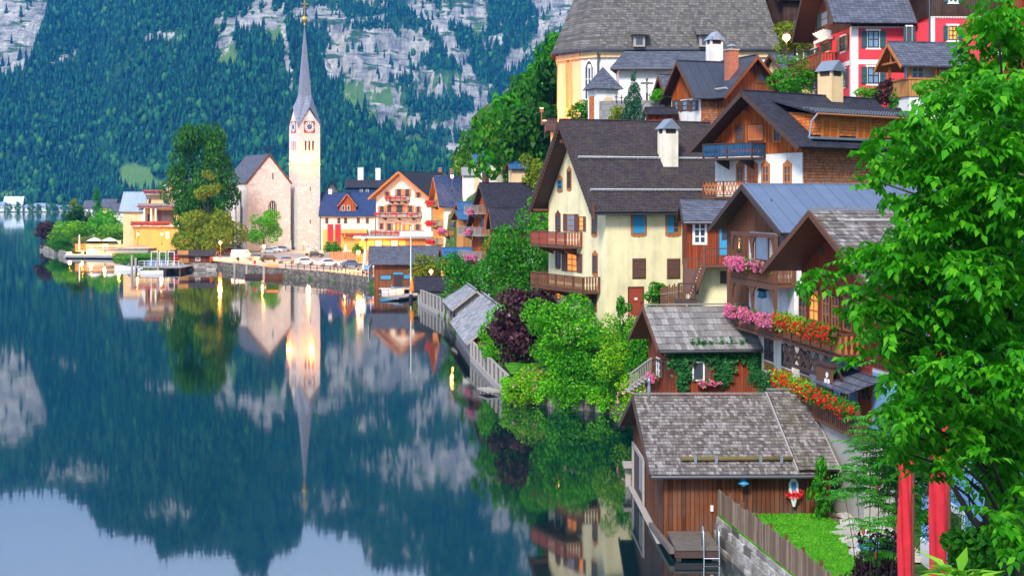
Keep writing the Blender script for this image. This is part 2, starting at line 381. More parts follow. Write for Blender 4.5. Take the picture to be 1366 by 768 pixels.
    m['cloth_and_shade'] = m_plain('dark_cloth_and_shade', (0.05, 0.03, 0.03), 0.9)  # also colours the sheets that stand for shade inside doorways and arches
setup_materials()
MT['deck_wood'] = m_plain('wet_deck_wood', (.12, .10, .085), .7, var=.5, scale=3)
# ------------------------------------------------------------------ terrain, lake, mountains
_tab = np.random.RandomState(7).rand(256, 256)
def vnoise(x, y):
    xi = np.floor(x).astype(int); yi = np.floor(y).astype(int); fx = x - xi; fy = y - yi
    fx = fx * fx * (3 - 2 * fx); fy = fy * fy * (3 - 2 * fy)
    a = _tab[xi % 256, yi % 256]; b = _tab[(xi + 1) % 256, yi % 256]; c = _tab[xi % 256, (yi + 1) % 256]; d = _tab[(xi + 1) % 256, (yi + 1) % 256]
    return (a * (1 - fx) + b * fx) * (1 - fy) + (c * (1 - fx) + d * fx) * fy
def fbm(x, y, o=5, rough=0.55):
    s = 0; a = 1.0; t = 0
    for i in range(o):
        s = s + a * vnoise(x * 2 ** i + 17.3 * i, y * 2 ** i + 5.1 * i); t += a; a *= rough
    return s / t

SHORE = [(-60, -40), (-60, 6), (-10, 12), (6, 18), (10.6, 30), (10.6, 50), (9.3, 60), (9.0, 66.5), (9.8, 67.5), (9.8, 78), (8.0, 80.5), (7.9, 104.5), (6.6, 106.5), (-0.2, 112.8),
         (-3.2, 142), (-5.2, 165), (-8.2, 192), (-12, 214), (-14, 226), (-11.5, 256), (-12, 259), (-24, 262), (-25, 266), (-33.8, 285), (-44, 298.5), (-66, 338), (-74, 346), (-90, 369),
         (-103, 397), (-120, 425), (-142, 468), (-146, 482), (-126, 560), (-112, 720), (-112, 1000), (420, 1000), (420, -40)]
CTRL = [(-30, -10, 12.8), (0, 0, 12.8), (20, 0, 13), (6, 12, 8), (25, 20, 9), (12, 30, 1.6), (12, 45, 1.3), (11, 64, 1.2), (13, 58, 1.3), (12.4, 66, 1.2), (16, 40, 1.8), (22, 40, 4), (22, 55, 5), (15, 62, 4.6), (15, 76, 4.7), (14.5, 90, 4.8),
        (30, 70, 9), (24, 88, 9), (28, 98, 15), (10, 84, 3.2), (11, 92, 3.8), (8.6, 100, 2.6), (8.4, 106, 2.6), (5, 109, 2.6), (3, 112, 2.2), (1, 118, 1.9), (0.5, 130, 1.8), (6, 113, 5.0), (9, 110.5, 5.2), (11.5, 107, 6.6), (13, 104, 7.2), (5, 124, 5.5),
        (14, 99, 7.4), (18, 108, 14), (24, 112, 16), (14, 124, 10), (16, 130, 16), (21, 126, 17), (12, 138, 18.5), (8, 146, 20), (20, 146, 22), (27, 150, 24), (26, 116, 21), (32, 110, 20.5), (36, 120, 24), (40, 100, 20), (45, 140, 34), (60, 100, 30), (60, 50, 20),
        (3, 140, 6), (-1, 150, 2.2), (3, 160, 9), (6, 170, 16), (12, 175, 28), (25, 175, 36), (0, 190, 6), (-4, 205, 3.2), (-6, 188, 2.0), (4, 205, 11), (10, 210, 24), (-9, 222, 3), (-6, 235, 4.5), (-9, 245, 2.5), (-3, 240, 9), (2, 240, 17), (8, 240, 24), (-6, 262, 17),
        (0, 262, 19.5), (-16, 275, 2.2), (-12, 300, 3.5), (-14, 262, 2), (-2, 300, 26), (-10, 320, 9), (-20, 330, 2.2), (-20, 365, 3.2), (4, 290, 34), (14, 280, 46), (24, 260, 58), (10, 330, 48), (-2, 330, 36), (-8, 300, 14), (-30, 300, 1.7), (-40, 330, 1.7), (-60, 345, 1.8), (-30, 340, 1.8), (-30, 400, 2.4), (-60, 420, 2.0), (-85, 400, 1.8),
        (-100, 430, 1.8), (-125, 470, 1.7), (-110, 520, 2), (-50, 500, 4), (-20, 450, 8), (0, 420, 25), (-40, 700, 6), (-100, 700, 2), (20, 400, 55), (60, 300, 110), (60, 180, 80), (100, 200, 140), (100, 80, 60), (200, 300, 240), (60, 600, 90), (200, 800, 260), (400, 400, 500), (400, 100, 300)]
_sp = np.array(SHORE, float); _cp = np.array(CTRL, float)
def shore_dist(x, y):                  # positive inside the land
    x = np.asarray(x, float); y = np.asarray(y, float); best = np.full(x.shape, 1e9); inside = np.zeros(x.shape, bool); n = len(_sp)
    for i in range(n):
        ax, ay = _sp[i]; bx, by = _sp[(i + 1) % n]
        dx, dy = bx - ax, by - ay; t = np.clip(((x - ax) * dx + (y - ay) * dy) / (dx * dx + dy * dy), 0, 1)
        best = np.minimum(best, np.hypot(x - ax - t * dx, y - ay - t * dy))
        c = ((ay > y) != (by > y)) & (x < (bx - ax) * (y - ay) / ((by - ay) if by != ay else 1e-9) + ax)
        inside ^= c
    return np.where(inside, best, -best)
def land_z(x, y):
    x = np.asarray(x, float); y = np.asarray(y, float); num = 0; den = 0
    for cx, cy, cz in CTRL:
        wgt = 1.0 / (((x - cx) ** 2 + (y - cy) ** 2) + 0.6) ** 1.9
        num = num + wgt * cz; den = den + wgt
    return num / den
def ground_z(x, y):
    d = shore_dist(x, y); yy = np.asarray(y, float); xx = np.asarray(x, float)
    cap = np.where(yy > 121, 1.5 + np.maximum(0, d - 7.0) * np.where(yy > 210, 0.85, 1.0), 1.35 + d * 0.95)
    cap = np.where((yy < 66.8) & (xx < 18), np.minimum(cap, 1.12 + np.maximum(0, xx - 15.5) * 2), cap); cap = np.where((yy > 262) & (xx < -12.5), np.minimum(cap, 1.3 + np.maximum(0, xx + 30) * 0.10), cap); cap = np.where(yy > 430, 1.4 + np.maximum(0, xx + 40) * .5, cap)
    d0 = d; return np.where(d0 > 0, np.minimum(np.minimum(land_z(x, y), cap), 1.3 + d * 60), np.maximum(-3.0, d * 4.0 + 0.2))
    return np.where(d > 0, np.minimum(land_z(x, y), 1.3 + d * 60), np.maximum(-3.0, d * 4.0 + 0.2))
def gz(x, y): return float(ground_z(np.array([x]), np.array([y]))[0])

def grid_faces(nx, ny):
    i = np.arange(nx - 1)[:, None] * ny + np.arange(ny - 1)[None, :]
    return np.stack([i, i + ny, i + ny + 1, i + 1], -1).reshape(-1, 4)

def build_water():
    g = G('lake_water'); x, y, z = g.xyz()
    n1 = g.noise(0.5, 3, g.scalev(g.obj(), (1.0, 0.55, 1)))
    n2 = g.noise(0.035, 4, g.scalev(g.obj(), (1.0, 0.6, 1)))
    b = g.bump(g.math('ADD', g.math('MULTIPLY', n1, 0.25), n2), 0.008, 1.0)
    rough = g.ramp(g.noise(0.006, 3), [(0.35, 0.028), (0.7, 0.06)])
    g.b.inputs['IOR'].default_value = 1.9
    m = g.fin((0.0002, 0.015, 0.020), rough); g.b.inputs['Specular IOR Level'].default_value = 0.75
    mb = MB(); mb.poly([(-6000, -600, 0), (6000, -600, 0), (6000, 7000, 0), (-6000, 7000, 0)])
    tag(mb.build('lake', m), kind='structure')
    mb = MB(); mb.poly([(-9000, -3000, -3.2), (9000, -3000, -3.2), (9000, 9000, -3.2), (-9000, 9000, -3.2)])
    tag(mb.build('lake_bed', m_plain('lake_bed_mud', (0.03, 0.04, 0.03), 0.9)), kind='structure')
build_water()

def build_ground():
    xs = np.unique(np.concatenate([np.arange(-160, -20, 2.0), np.arange(-20, 45, 0.9), np.arange(45, 120, 4), np.arange(120, 421, 20)]))
    ys = np.unique(np.concatenate([np.arange(-40, 20, 4), np.arange(20, 150, 0.9), np.arange(150, 320, 1.6), np.arange(320, 520, 2.5), np.arange(520, 1001, 12)]))
    X, Y = np.meshgrid(xs, ys, indexing='ij'); Z = ground_z(X, Y)
    g = G('village_ground'); n = g.noise(0.9, 6); n2 = g.noise(9, 4)
    gr = g.mix(n2, (0.016, 0.065, 0.008), (0.04, 0.13, 0.014))
    col = g.mix(g.ramp(n, [(0.52, 0), (0.6, 1)]), gr, (0.14, 0.11, 0.075))
    g.bump(n2, 0.6, 0.1); m = g.fin(col, 0.95, spec=0.1)
    me = np_mesh('ground', np.stack([X, Y, Z], -1).reshape(-1, 3), grid_faces(len(xs), len(ys)))
    me.polygons.foreach_set('use_smooth', [True] * len(me.polygons))
    tag(link('ground', me, m), kind='structure')
build_ground()

# mountains: skylines in bearing (pixel column) and elevation
def ip(px, pts):
    return np.interp(px, [p[0] for p in pts], [p[1] for p in pts])
SK1 = [(-700, -160), (-200, -110), (0, -100), (60, -101), (120, -121), (200, -156), (260, -160), (320, -100), (380, -20), (420, 50), (470, 105), (520, 150), (560, 180), (620, 215), (680, 245), (740, 266)]
SK2 = [(-300, -60), (100, -120), (240, -190), (320, -209), (365, -206), (390, -171), (430, -156), (470, -186), (520, -215), (600, -235), (720, -240), (860, -200), (1000, -170), (1500, -120), (2200, -60)]
BASE1 = [(-700, 2500), (0, 2330), (130, 2320), (160, 2150), (260, 2000), (500, 1900), (740, 1850)]
def ell(px, py, cx, cy, rx, ry, ang=0):
    a = R(ang); dx = px - cx; dy = py - cy
    u = (dx * math.cos(a) + dy * math.sin(a)) / rx; v = (-dx * math.sin(a) + dy * math.cos(a)) / ry
    return np.exp(-(u * u + v * v) ** 2 * 0.7)
ROCKS = [(5, 20, 28, 55, 20, 1.1), (38, 45, 12, 55, 25, 1.0), (20, 85, 26, 12, -25, 0.8), (88, 78, 40, 7, -22, 0.55), (225, 48, 40, 9, -12, 0.7), (300, 45, 14, 30, 5, 0.7), (335, 30, 60, 16, -8, 0.8), (350, 10, 14, 20, 10, 0.9), (382, 60, 5, 70, -6, 0.75), (420, 22, 45, 14, 0, 0.85),
         (455, 80, 10, 32, 5, 0.8), (500, 75, 58, 32, -6, 1.3), (448, 72, 14, 42, 5, 1.1), (15, 45, 34, 60, 20, 1.2), (548, 58, 30, 13, 10, 1.0), (470, 104, 14, 7, 0, 0.9), (560, 12, 34, 12, 30, 0.8), (600, 55, 8, 75, -32, 1.0), (622, 15, 30, 22, 0, 0.95), (690, 80, 22, 12, -35, 0.8), (716, 50, 12, 30, 25, 0.6),
         (750, 15, 30, 42, -35, 1.1), (590, 122, 46, 9, -3, 1.0), (530, 140, 8, 34, -15, 0.8), (575, 100, 24, 7, 0, 0.7), (645, 150, 10, 45, -30, 1.05), (620, 165, 45, 9, -14, 0.85), (630, 195, 26, 20, -20, 1.0), (605, 205, 24, 8, 5, 0.9), (560, 168, 26, 7, 5, 0.6), (505, 165, 20, 10, 10, 0.6),
         (690, 130, 22, 14, -25, 0.7), (455, 140, 9, 12, 0, 0.4), (320, 100, 8, 12, 0, 0.35), (640, -60, 150, 36, 0, 0.75), (430, -110, 60, 24, 0, 0.5), (100, -70, 70, 20, 0, 0.5), (230, -120, 50, 16, 0, 0.5), (760, -120, 120, 50, 0, 0.7)]
GRASS = [(505, 125, 40, 15, 15, 1.0), (470, 128, 14, 26, -25, 0.9), (520, 158, 50, 12, 12, 0.8), (665, 165, 14, 30, -30, 0.8), (555, 190, 40, 7, 15, 0.8), (182, 240, 24, 17, 30, 1.6), (205, 250, 22, 8, 8, 1.4), (305, 75, 16, 30, 0, 0.6), (590, 105, 40, 10, 0, 0.6), (370, 45, 14, 28, 15, 0.6), (640, 30, 16, 40, 20, 0.5), (560, 65, 20, 8, 0, 0.5), (15, 262, 20, 6, 0, 0.9)]
def msum(px, py, L):
    s = 0
    for a in L: s = np.maximum(s, a[5] * ell(px, py, a[0], a[1], a[2], a[3], a[4]))
    return s
def masks(u, Y, z):
    px = 683 + F * u; py = HZ - F * (z - EYE) / Y
    n = fbm(px * 0.045 + 3, py * 0.10, 4) - 0.5
    n2 = fbm(px * 0.16, py * 0.07 + 40, 4) - 0.5
    n3 = fbm(px * 0.02 + 80, py * 0.12 + 9, 3) - 0.5
    rock = msum(px + n * 14, py + n2 * 10, ROCKS) * (0.95 + 0.9 * n + 0.7 * n2)
    bg_ = np.clip((px - 420) / 60, 0, 1) * np.clip((215 - py) / 30, 0, 1)
    rock = np.maximum(rock, bg_ * (0.20 + 1.5 * n3 + 0.9 * n))
    return np.clip(rock, 0, 1.2), np.clip(msum(px + n * 16, py + n2 * 10, GRASS) * (1 + 0.9 * n), 0, 1.2)
def mount_z(u, Y):
    px = 683 + F * u; X = u * Y
    b1 = ip(px, BASE1); e1 = (HZ - ip(px, SK1)) / F; sl = 0.60
    nz = (fbm(X / 260.0 + 9, Y / 260.0 + 4, 5) - 0.5)
    rid = 1 - np.abs(fbm((X * 0.8 + Y * 0.55) / 300.0 + 40, (Y * 0.8 - X * 0.5) / 900.0, 3) - 0.5) * 4
    yr = sl * b1 / (sl - np.minimum(e1, sl * 0.8))
    up = sl * (Y - b1); dn = sl * (yr - b1) - 0.55 * (Y - yr)
    amp1 = np.clip((Y - b1) / 250, 0, 1) * np.clip(e1 / 0.05, 0.15, 1)
    z1 = np.minimum(up, dn) + amp1 * (nz * 70 + (rid - 0.3) * 42)
    e2 = (HZ - ip(px, SK2)) / F; b2 = 2650.0; sl2 = 0.78
    yr2 = sl2 * b2 / (sl2 - e2)
    h2 = np.minimum(sl2 * (Y - b2), sl2 * (yr2 - b2) - 0.6 * (Y - yr2))
    gul = fbm(X / 150.0 + 7, Y / 900.0 + 3, 4) - 0.5
    h2 = h2 + np.clip((Y - b2) / 200, 0, 1) * (gul * 130 + nz * 60)
    st = h2 / 95.0 + (fbm(X / 300.0, Y / 300.0 + 60, 3) - 0.5) * 2.2
    fr = st - np.floor(st)
    h2 = h2 + np.clip((Y - b2) / 150, 0, 1) * 95.0 * 0.75 * (np.clip((fr - 0.35) / 0.3, 0, 1) - fr)
    return np.maximum(np.maximum(z1, h2), -4.0)

def build_mountains():
    us = np.linspace(-0.62, 0.62, 760); ys = np.concatenate([np.arange(1800, 3700, 9.0), np.arange(3700, 4700, 40)])
    U, Y = np.meshgrid(us, ys, indexing='ij'); Z = mount_z(U, Y)
    me = np_mesh('mountains', np.stack([U * Y, Y, Z], -1).reshape(-1, 3), grid_faces(len(us), len(ys)))
    rk, gs = masks(U, Y, Z)
    a = me.color_attributes.new('cover', 'FLOAT_COLOR', 'POINT')
    c = np.zeros((U.size, 4), np.float32); c[:, 0] = rk.ravel(); c[:, 1] = gs.ravel(); c[:, 3] = 1
    a.data.foreach_set('color', c.ravel())
    g = G('mountain_side'); at = g.n('Attribute', attribute_name='cover'); sp = g.n('SeparateColor'); g.t.links.new(at.outputs['Color'], sp.inputs[0])
    fn = g.noise(0.055, 6, g.scalev(g.obj(), (1.5, 0.8, 0.7))); fn2 = g.noise(0.02, 5, g.scalev(g.obj(), (2.2, 1, 0.5))); fn3 = g.noise(0.045, 4, g.scalev(g.obj(), (0.5, 0.5, 2.5)))
    rf = g.ramp(g.math('ADD', sp.outputs[0], g.math('MULTIPLY', g.math('SUBTRACT', fn, 0.5), 1.3)), [(0.40, 0), (0.52, 1)])
    rockc = g.ramp(g.math('ADD', g.math('MULTIPLY', fn2, 0.6), g.math('MULTIPLY', fn3, 0.4)), [(0.33, (0.07, 0.08, 0.10)), (0.45, (0.23, 0.23, 0.235)), (0.56, (0.40, 0.385, 0.35)), (0.7, (0.62, 0.595, 0.54))])
    fv = g.noise(0.09, 7, g.scalev(g.obj(), (1.6, 1.0, 0.45)), 0.65); rockc = g.mix(g.ramp(fv, [(0.36, 0.6), (0.47, 0)]), rockc, (0.07, 0.08, 0.11)); led = g.noise(0.03, 6, g.scalev(g.obj(), (0.6, 0.6, 2.2))); rockc = g.mix(g.ramp(led, [(0.56, 0), (0.61, 0.95)]), rockc, (0.03, 0.085, 0.025))
    grc = g.mix(fn, (0.05, 0.13, 0.03), (0.13, 0.23, 0.06))
    base = g.mix(fn, (0.010, 0.05, 0.025), (0.03, 0.10, 0.04))
    col = g.mix(g.ramp(g.math('ADD', sp.outputs[1], g.math('MULTIPLY', g.math('SUBTRACT', fn, 0.5), 0.8)), [(0.3, 0), (0.6, 1)]), base, grc)
    col = g.mix(rf, col, rockc)
    g.bump(g.math('ADD', fn2, g.math('MULTIPLY', fn, 0.5)), 0.9, 14.0); m = g.fin(col, 0.95, spec=0.1)
    me.polygons.foreach_set('use_smooth', [True] * len(me.polygons))
    tag(link('mountains', me, m), kind='structure')
    # forest
    rng = np.random.RandomState(3)
    N = 400000
    u = rng.uniform(-0.46, 0.32, N); yy = rng.uniform(1830, 3900, N); z = mount_z(u, yy)
    px = 683 + F * u; py = HZ - F * (z - EYE) / yy
    dz = mount_z(u, yy + 6) - z
    rk, gs = masks(u, yy, z)
    ok = (z > 3) & (dz > -1.0) & (py > -235) & ((rk < 0.42) | (rng.rand(N) < 0.04)) & (gs < 0.45) & (px < 1150)
    # the share of picture a metre of slope takes grows with its steepness
    keep = rng.rand(N) < np.clip(0.18 + 0.10 * dz / 3.6, 0.05, 0.5) * np.where(py < -5, 0.35, 1.0) * np.where(px > 800, 0.3, 1) * (1.0 - 0.55 * np.clip((fbm(px * 0.03, py * 0.05 + 20, 3) - 0.55) * 6, 0, 1))
    ok &= keep
    u, yy, z, px, py = u[ok], yy[ok], z[ok], px[ok], py[ok]
    leafy = rng.rand(len(u)) < np.clip(0.06 + 0.5 * np.clip((py - 110) / 160, 0, 1) * (fbm(px * 0.02 + 50, py * 0.03, 3) > 0.5), 0, 0.75)
    X = u * yy; H_ = rng.uniform(14, 27, len(u)) * np.where(leafy, 0.75, 1.0); W_ = np.where(leafy, H_ * 0.32, H_ * rng.uniform(0.15, 0.22, len(u)))
    def cones():
        k = ~leafy; n = k.sum(); x0, y0, z0, h, wd = X[k], yy[k], z[k] - 1.5, H_[k], W_[k]; S = 5
        V = []; Fc = []; base = 0
        rot = rng.rand(n) * 6.28
        for (zb, zt, rr) in ((0.05, 0.55, 1.0), (0.32, 0.8, 0.72), (0.6, 1.03, 0.42)):
            ring = np.stack([np.stack([x0 + np.cos(rot + 6.283 * i / S) * wd * rr * rng.uniform(0.75, 1.2, n), y0 + np.sin(rot + 6.283 * i / S) * wd * rr * rng.uniform(0.75, 1.2, n), z0 + h * (zb + rng.uniform(-0.04, 0.04, n))], -1) for i in range(S)], 1)
            apex = np.stack([x0, y0, z0 + h * zt], -1)[:, None]
            V.append(np.concatenate([ring, apex], 1))
            f = np.array([[i, (i + 1) % S, S] for i in range(S)])
            Fc.append((np.arange(n)[:, None, None] * (S + 1) * 3 + base + f[None]).reshape(-1, 3)); base += S + 1
        # the three tiers of a tree share one block so that a tree has neighbouring tints
        return np.concatenate(V, 1).reshape(-1, 3), np.concatenate(Fc)
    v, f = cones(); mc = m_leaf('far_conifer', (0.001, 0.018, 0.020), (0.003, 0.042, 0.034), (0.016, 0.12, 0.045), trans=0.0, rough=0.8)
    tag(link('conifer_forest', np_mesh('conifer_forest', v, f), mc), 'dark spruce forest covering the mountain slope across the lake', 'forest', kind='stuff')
    k = leafy; n = k.sum(); c = np.stack([X[k], yy[k], z[k] + H_[k] * 0.55], -1); r = W_[k]; hh = H_[k] * 0.52
    ico = [(0, 0, -1)] + [(math.cos(t) * 0.9, math.sin(t) * 0.9, -0.35) for t in np.arange(6) * 1.047] + [(math.cos(t + .5) * 0.85, math.sin(t + .5) * 0.85, 0.4) for t in np.arange(6) * 1.047] + [(0, 0, 1)]
    ico = np.array(ico); jit = rng.uniform(0.5, 1.35, (n, len(ico), 1))
    v = c[:, None] + ico[None] * jit * np.stack([r, r, hh], -1)[:, None]
    tri = [[0, 2 + i if i < 5 else 1, 1 + i] for i in range(6)] + [[1 + i, 1 + (i + 1) % 6, 7 + i] for i in range(6)] + [[1 + (i + 1) % 6, 7 + (i + 1) % 6, 7 + i] for i in range(6)] + [[7 + i, 7 + (i + 1) % 6, 13] for i in range(6)]
    f = (np.arange(n)[:, None, None] * len(ico) + np.array(tri)[None]).reshape(-1, 3)
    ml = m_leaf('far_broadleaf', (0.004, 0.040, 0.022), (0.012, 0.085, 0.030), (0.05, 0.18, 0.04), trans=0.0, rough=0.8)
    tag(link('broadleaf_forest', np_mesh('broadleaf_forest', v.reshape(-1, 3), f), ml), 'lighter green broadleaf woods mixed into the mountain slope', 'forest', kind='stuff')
    print('forest trees', len(u))
build_mountains()

def build_haze():
    g = G('lake_haze'); g.t.nodes.remove(g.b)
    v = g.n('VolumePrincipled'); v.inputs['Color'].default_value = (0.03, 0.32, 0.95, 1); v.inputs['Density'].default_value = 0.00010; v.inputs['Anisotropy'].default_value = 0.1
    g.t.links.new(v.outputs[0], g.out.inputs['Volume'])
    mb = MB(); mb.box(-9500, 9500, -3500, 9500, -4.5, 1400)
    tag(mb.build('haze', g.m), kind='stuff', label='thin blue evening air in front of the mountains', cat='haze')
HAZE = True
if HAZE: build_haze()
# ------------------------------------------------------------------ house kit
MC = {}                                # shared meshes
def cached(key, fn):
    if key not in MC: MC[key] = fn()
    return MC[key]

def clip_poly(p, zlim, keep_below):
    out = []
    for i in range(len(p)):
        a, b = p[i], p[(i + 1) % len(p)]
        ia = (a[1] <= zlim) if keep_below else (a[1] >= zlim); ib = (b[1] <= zlim) if keep_below else (b[1] >= zlim)
        if ia: out.append(a)
        if ia != ib:
            t = (zlim - a[1]) / (b[1] - a[1]); out.append((a[0] + (b[0] - a[0]) * t, zlim))
    return out

class House:
    """local x runs along the front (F) to the viewer's right, local y into the depth; z=0 is the base"""
    def __init__(s, name, label, cat, loc, ang, L, W, ze, zr, ridge='x', yr=0.5, group=None, t=None, off=(0, 0, 0), ze2=None):
        s.t = t or thing(name, label, cat, loc, R(ang), group)
        s.L, s.W, s.ze, s.zr, s.ridge, s.yr = L, W, ze, zr, ridge, yr; s.off = off; s.ze2 = ze if ze2 is None else ze2
    def o(s, p): return (p[0] + s.off[0], p[1] + s.off[1], p[2] + s.off[2])
    def mapc(s, a, b, z):              # a along ridge, b across
        return s.o((a, b, z)) if s.ridge == 'x' else s.o((b, a, z))
    def dims(s): return (s.L, s.W) if s.ridge == 'x' else (s.W, s.L)
    def walls(s, z0, z1, mat, name='wall', g=0.0, parent=None):
        la, wb = s.dims(); r = s.yr * wb
        p = [(0, z0), (wb, z0), (wb, s.ze2), (r, s.zr), (0, s.ze)]
        if s.zr <= max(s.ze, s.ze2) + 1e-3: p = [(0, z0), (wb, z0), (wb, s.ze2), (0, s.ze)]
        p = clip_poly(p, z1, True)
        q = [(b + (-g if b < 1e-6 else (g if b > wb - 1e-6 else 0)), z) for b, z in p]
        mb = MB(); mb.prism([s.mapc(-g, b, z) for b, z in q], Vector(s.mapc(la + g, 0, 0)) - Vector(s.mapc(-g, 0, 0)))
        return mb.build(name, MT[mat], parent or s.t)
    def slopes(s, ov, og, og2, lift=0.04):
        la, wb = s.dims(); r = s.yr * wb; res = []
        for sgn in (0, 1):
            e = (0, s.ze) if sgn == 0 else (wb, s.ze2)
            d = Vector((e[0] - r, e[1] - s.zr)); d /= d.length; le = math.hypot(e[0] - r, e[1] - s.zr) + ov / max(0.2, abs(d.x))
            nrm = Vector((-d.y, d.x));
            if nrm.y < 0: nrm = -nrm
            res.append((r, s.zr, d, le, nrm))
        return res
    def roof(s, mat, ov=0.6, og=0.8, og2=None, th=0.10, soffit='timber_dark', barge='timber', bw=0.22, ridgecap=None, shingles=None, gutter=False, lift=0.03, name='roof', guards=(), guardspan=None):
        og2 = og if og2 is None else og2; la, wb = s.dims(); sl = s.slopes(ov, og, og2)
        a0, a1 = -og, la + og2
        def chev(l0, l1, extra=0.0):
            pts_lo = []; pts_hi = []
            (r, zr, d0, le0, n0), (_, _, d1, le1, n1) = sl
            k0 = 1.0 / max(0.2, n0.y); k1 = 1.0 / max(0.2, n1.y)
            e0 = Vector((r, zr)) + d0 * (le0 + extra); e1 = Vector((r, zr)) + d1 * (le1 + extra)
            kk = (k0 + k1) / 2
            lo = [e0 + n0 * l0, Vector((r, zr + l0 * kk)), e1 + n1 * l0]; hi = [e0 + n0 * l1, Vector((r, zr + l1 * kk)), e1 + n1 * l1]
            return [(p.x, p.y) for p in (lo + hi[::-1])]
        mb = MB(); ax = Vector(s.mapc(a1, 0, 0)) - Vector(s.mapc(a0, 0, 0))
        mb.prism([s.mapc(a0, b, z) for b, z in chev(lift, lift + 0.08)], ax); sof = mb.build('soffit', MT[soffit], s.t)
        rt = None
        if shingles is None:
            mb = MB(); ax2 = Vector(s.mapc(a1 + .03, 0, 0)) - Vector(s.mapc(a0 - .03, 0, 0))
            mb.prism([s.mapc(a0 - .03, b, z) for b, z in chev(lift + 0.084, lift + 0.084 + th, 0.04)], ax2); rt = mb.build(name, MT[mat], s.t)
        else:
            rows, sw, seed = shingles[:3]; rng = random.Random(seed); mb = MB()
            for (r, zr, d, le, nn) in sl:
                rl = (le + 0.05) / rows
                for i in range(rows):
                    p = a0 - 0.03
                    while p < a1 + 0.03:
                        wq = min(sw * rng.uniform(0.6, 1.4), a1 + 0.04 - p)
                        if wq < 0.02: break
                        t0 = i * rl - 0.03; t1 = (i + 1) * rl + 0.02 * rng.random(); lo = lift + 0.09
                        h0 = lo + 0.012; h1 = lo + 0.055 + rng.uniform(-0.012, 0.014)
                        q = []
                        for (tt, hb, ht) in ((t0, lo, h0), (t1, h1 - 0.03, h1)):
                            for aa in (p + 0.006, p + wq - 0.006):
                                for hh in (hb, ht):
                                    e = Vector((r, zr)) + d * max(0.0, tt) + nn * hh; q.append(s.mapc(aa, e.x, e.y))
                        mb.hexa([q[0], q[2], q[6], q[4], q[1], q[3], q[7], q[5]]); p += wq
            rt = mb.build(name, MT[mat], s.t)
        # ridge cap
        r, zr = sl[0][0], sl[0][1]
        kk = 1.0 / max(0.2, sl[0][4].y)
        mb = MB(); zc = zr + (lift + 0.084 + th) * kk
        mb.beam(s.mapc(a0 - .04, r, zc), s.mapc(a1 + .04, r, zc), 0.24, 0.07); mb.build('ridge_cap', MT[ridgecap or mat], s.t)
        if barge:
            for aa in (a0 - 0.02, a1 + 0.02):
                mb = MB()
                for (r, zr, d, le, nn) in sl:
                    p = Vector((r, zr)) + nn * (lift + 0.0); q = p + d * le
                    o2 = -0.06 if aa < 0 else 0.06
                    mb.beam(s.mapc(aa + o2, p.x, p.y - 0.02), s.mapc(aa + o2, q.x, q.y - 0.02), 0.07, bw, up=(0, 0, 1))
                mb.build('bargeboard', MT[barge], s.t)
        if gutter:
            mb = MB(); rr, zr, d, le, nn = sl[0]; e = Vector((rr, zr)) + d * (le + 0.05)
            mb.tube([s.mapc(a0, e.x, e.y + lift), s.mapc(a1, e.x, e.y + lift)], 0.09, 8); mb.build('gutter', MT['gutter'], s.t)
        for gg in guards:              # snow guards along the front slope, fraction down the slope
            rr, zr, d, le, nn = sl[0]; e = Vector((rr, zr)) + d * le * gg; up = nn * (lift + 0.1 + th)
            ga, gb = guardspan or (a0 + 0.3, a1 - 0.3)
            mb = MB()
            for hh in (0.06, 0.2):
                q = e + up + nn * hh; mb.beam(s.mapc(ga, q.x, q.y), s.mapc(gb, q.x, q.y), 0.05, 0.05)
            k = int((gb - ga) / 0.35)
            for i in range(k + 1):
                q = e + up; q2 = q + nn * 0.24; aa = ga + (gb - ga) * i / max(1, k)
                mb.beam(s.mapc(aa, q.x, q.y), s.mapc(aa, q2.x, q2.y), 0.04, 0.04, up=(1, 0, 0))
            mb.build('snow_guard', MT['trim'], s.t)
        return rt
    def face(s, f, u, z, out=0.0):
        if f == 'F': return s.o((u, -out, z)), 0.0
        if f == 'L': return s.o((-out, s.W - u, z)), R(-90)
        if f == 'R': return s.o((s.L + out, u, z)), R(90)
        return s.o((s.L - u, s.W + out, z)), R(180)
    def win(s, f, u, z, w, h, pane='pane', frame='timber', nx=1, ny=2, surround=None, sw=0.12, ornate=False, shut=None, shut_closed=False, sill=None, out=0.0, arch=False, name='window', lattice=False, shw=None):
        pos, rz = s.face(f, u, z, out)
        def pane_m():
            mb = MB()
            if arch:
                pts = [(-w / 2, 0, 0), (w / 2, 0, 0)] + [(math.cos(t) * w / 2, 0, h - w / 2 + math.sin(t) * w * 0.62) for t in np.linspace(0, math.pi, 9)]
                mb.prism([(x, -0.012, zz) for x, _, zz in pts], (0, 0.3, 0))
            else: mb.box(-w / 2, w / 2, -0.012, 0.25, 0, h)
            return mb.mesh('pane')
        o = link(name, cached(('pane', w, h, arch), pane_m), MT[pane], s.t, pos, rz)
        def frame_m():
            mb = MB(); fw = min(0.09, w * 0.12); d0, d1 = -0.05, -0.014
            hh = h - (w / 2 if arch else 0)
            mb.box(-w / 2, -w / 2 + fw, d0, d1, 0, hh); mb.box(w / 2 - fw, w / 2, d0, d1, 0, hh); mb.box(-w / 2 + fw, w / 2 - fw, d0, d1, 0, fw)
            if arch:
                a = [(math.cos(t) * w / 2, -0.03, hh + math.sin(t) * w * 0.62) for t in np.linspace(0, math.pi, 9)]
                for i in range(8): mb.beam(a[i], a[i + 1], 0.05, fw * 1.2, up=(0, 1, 0))
            else: mb.box(-w / 2 + fw, w / 2 - fw, d0, d1, h - fw, h)
            m2 = fw * 0.55
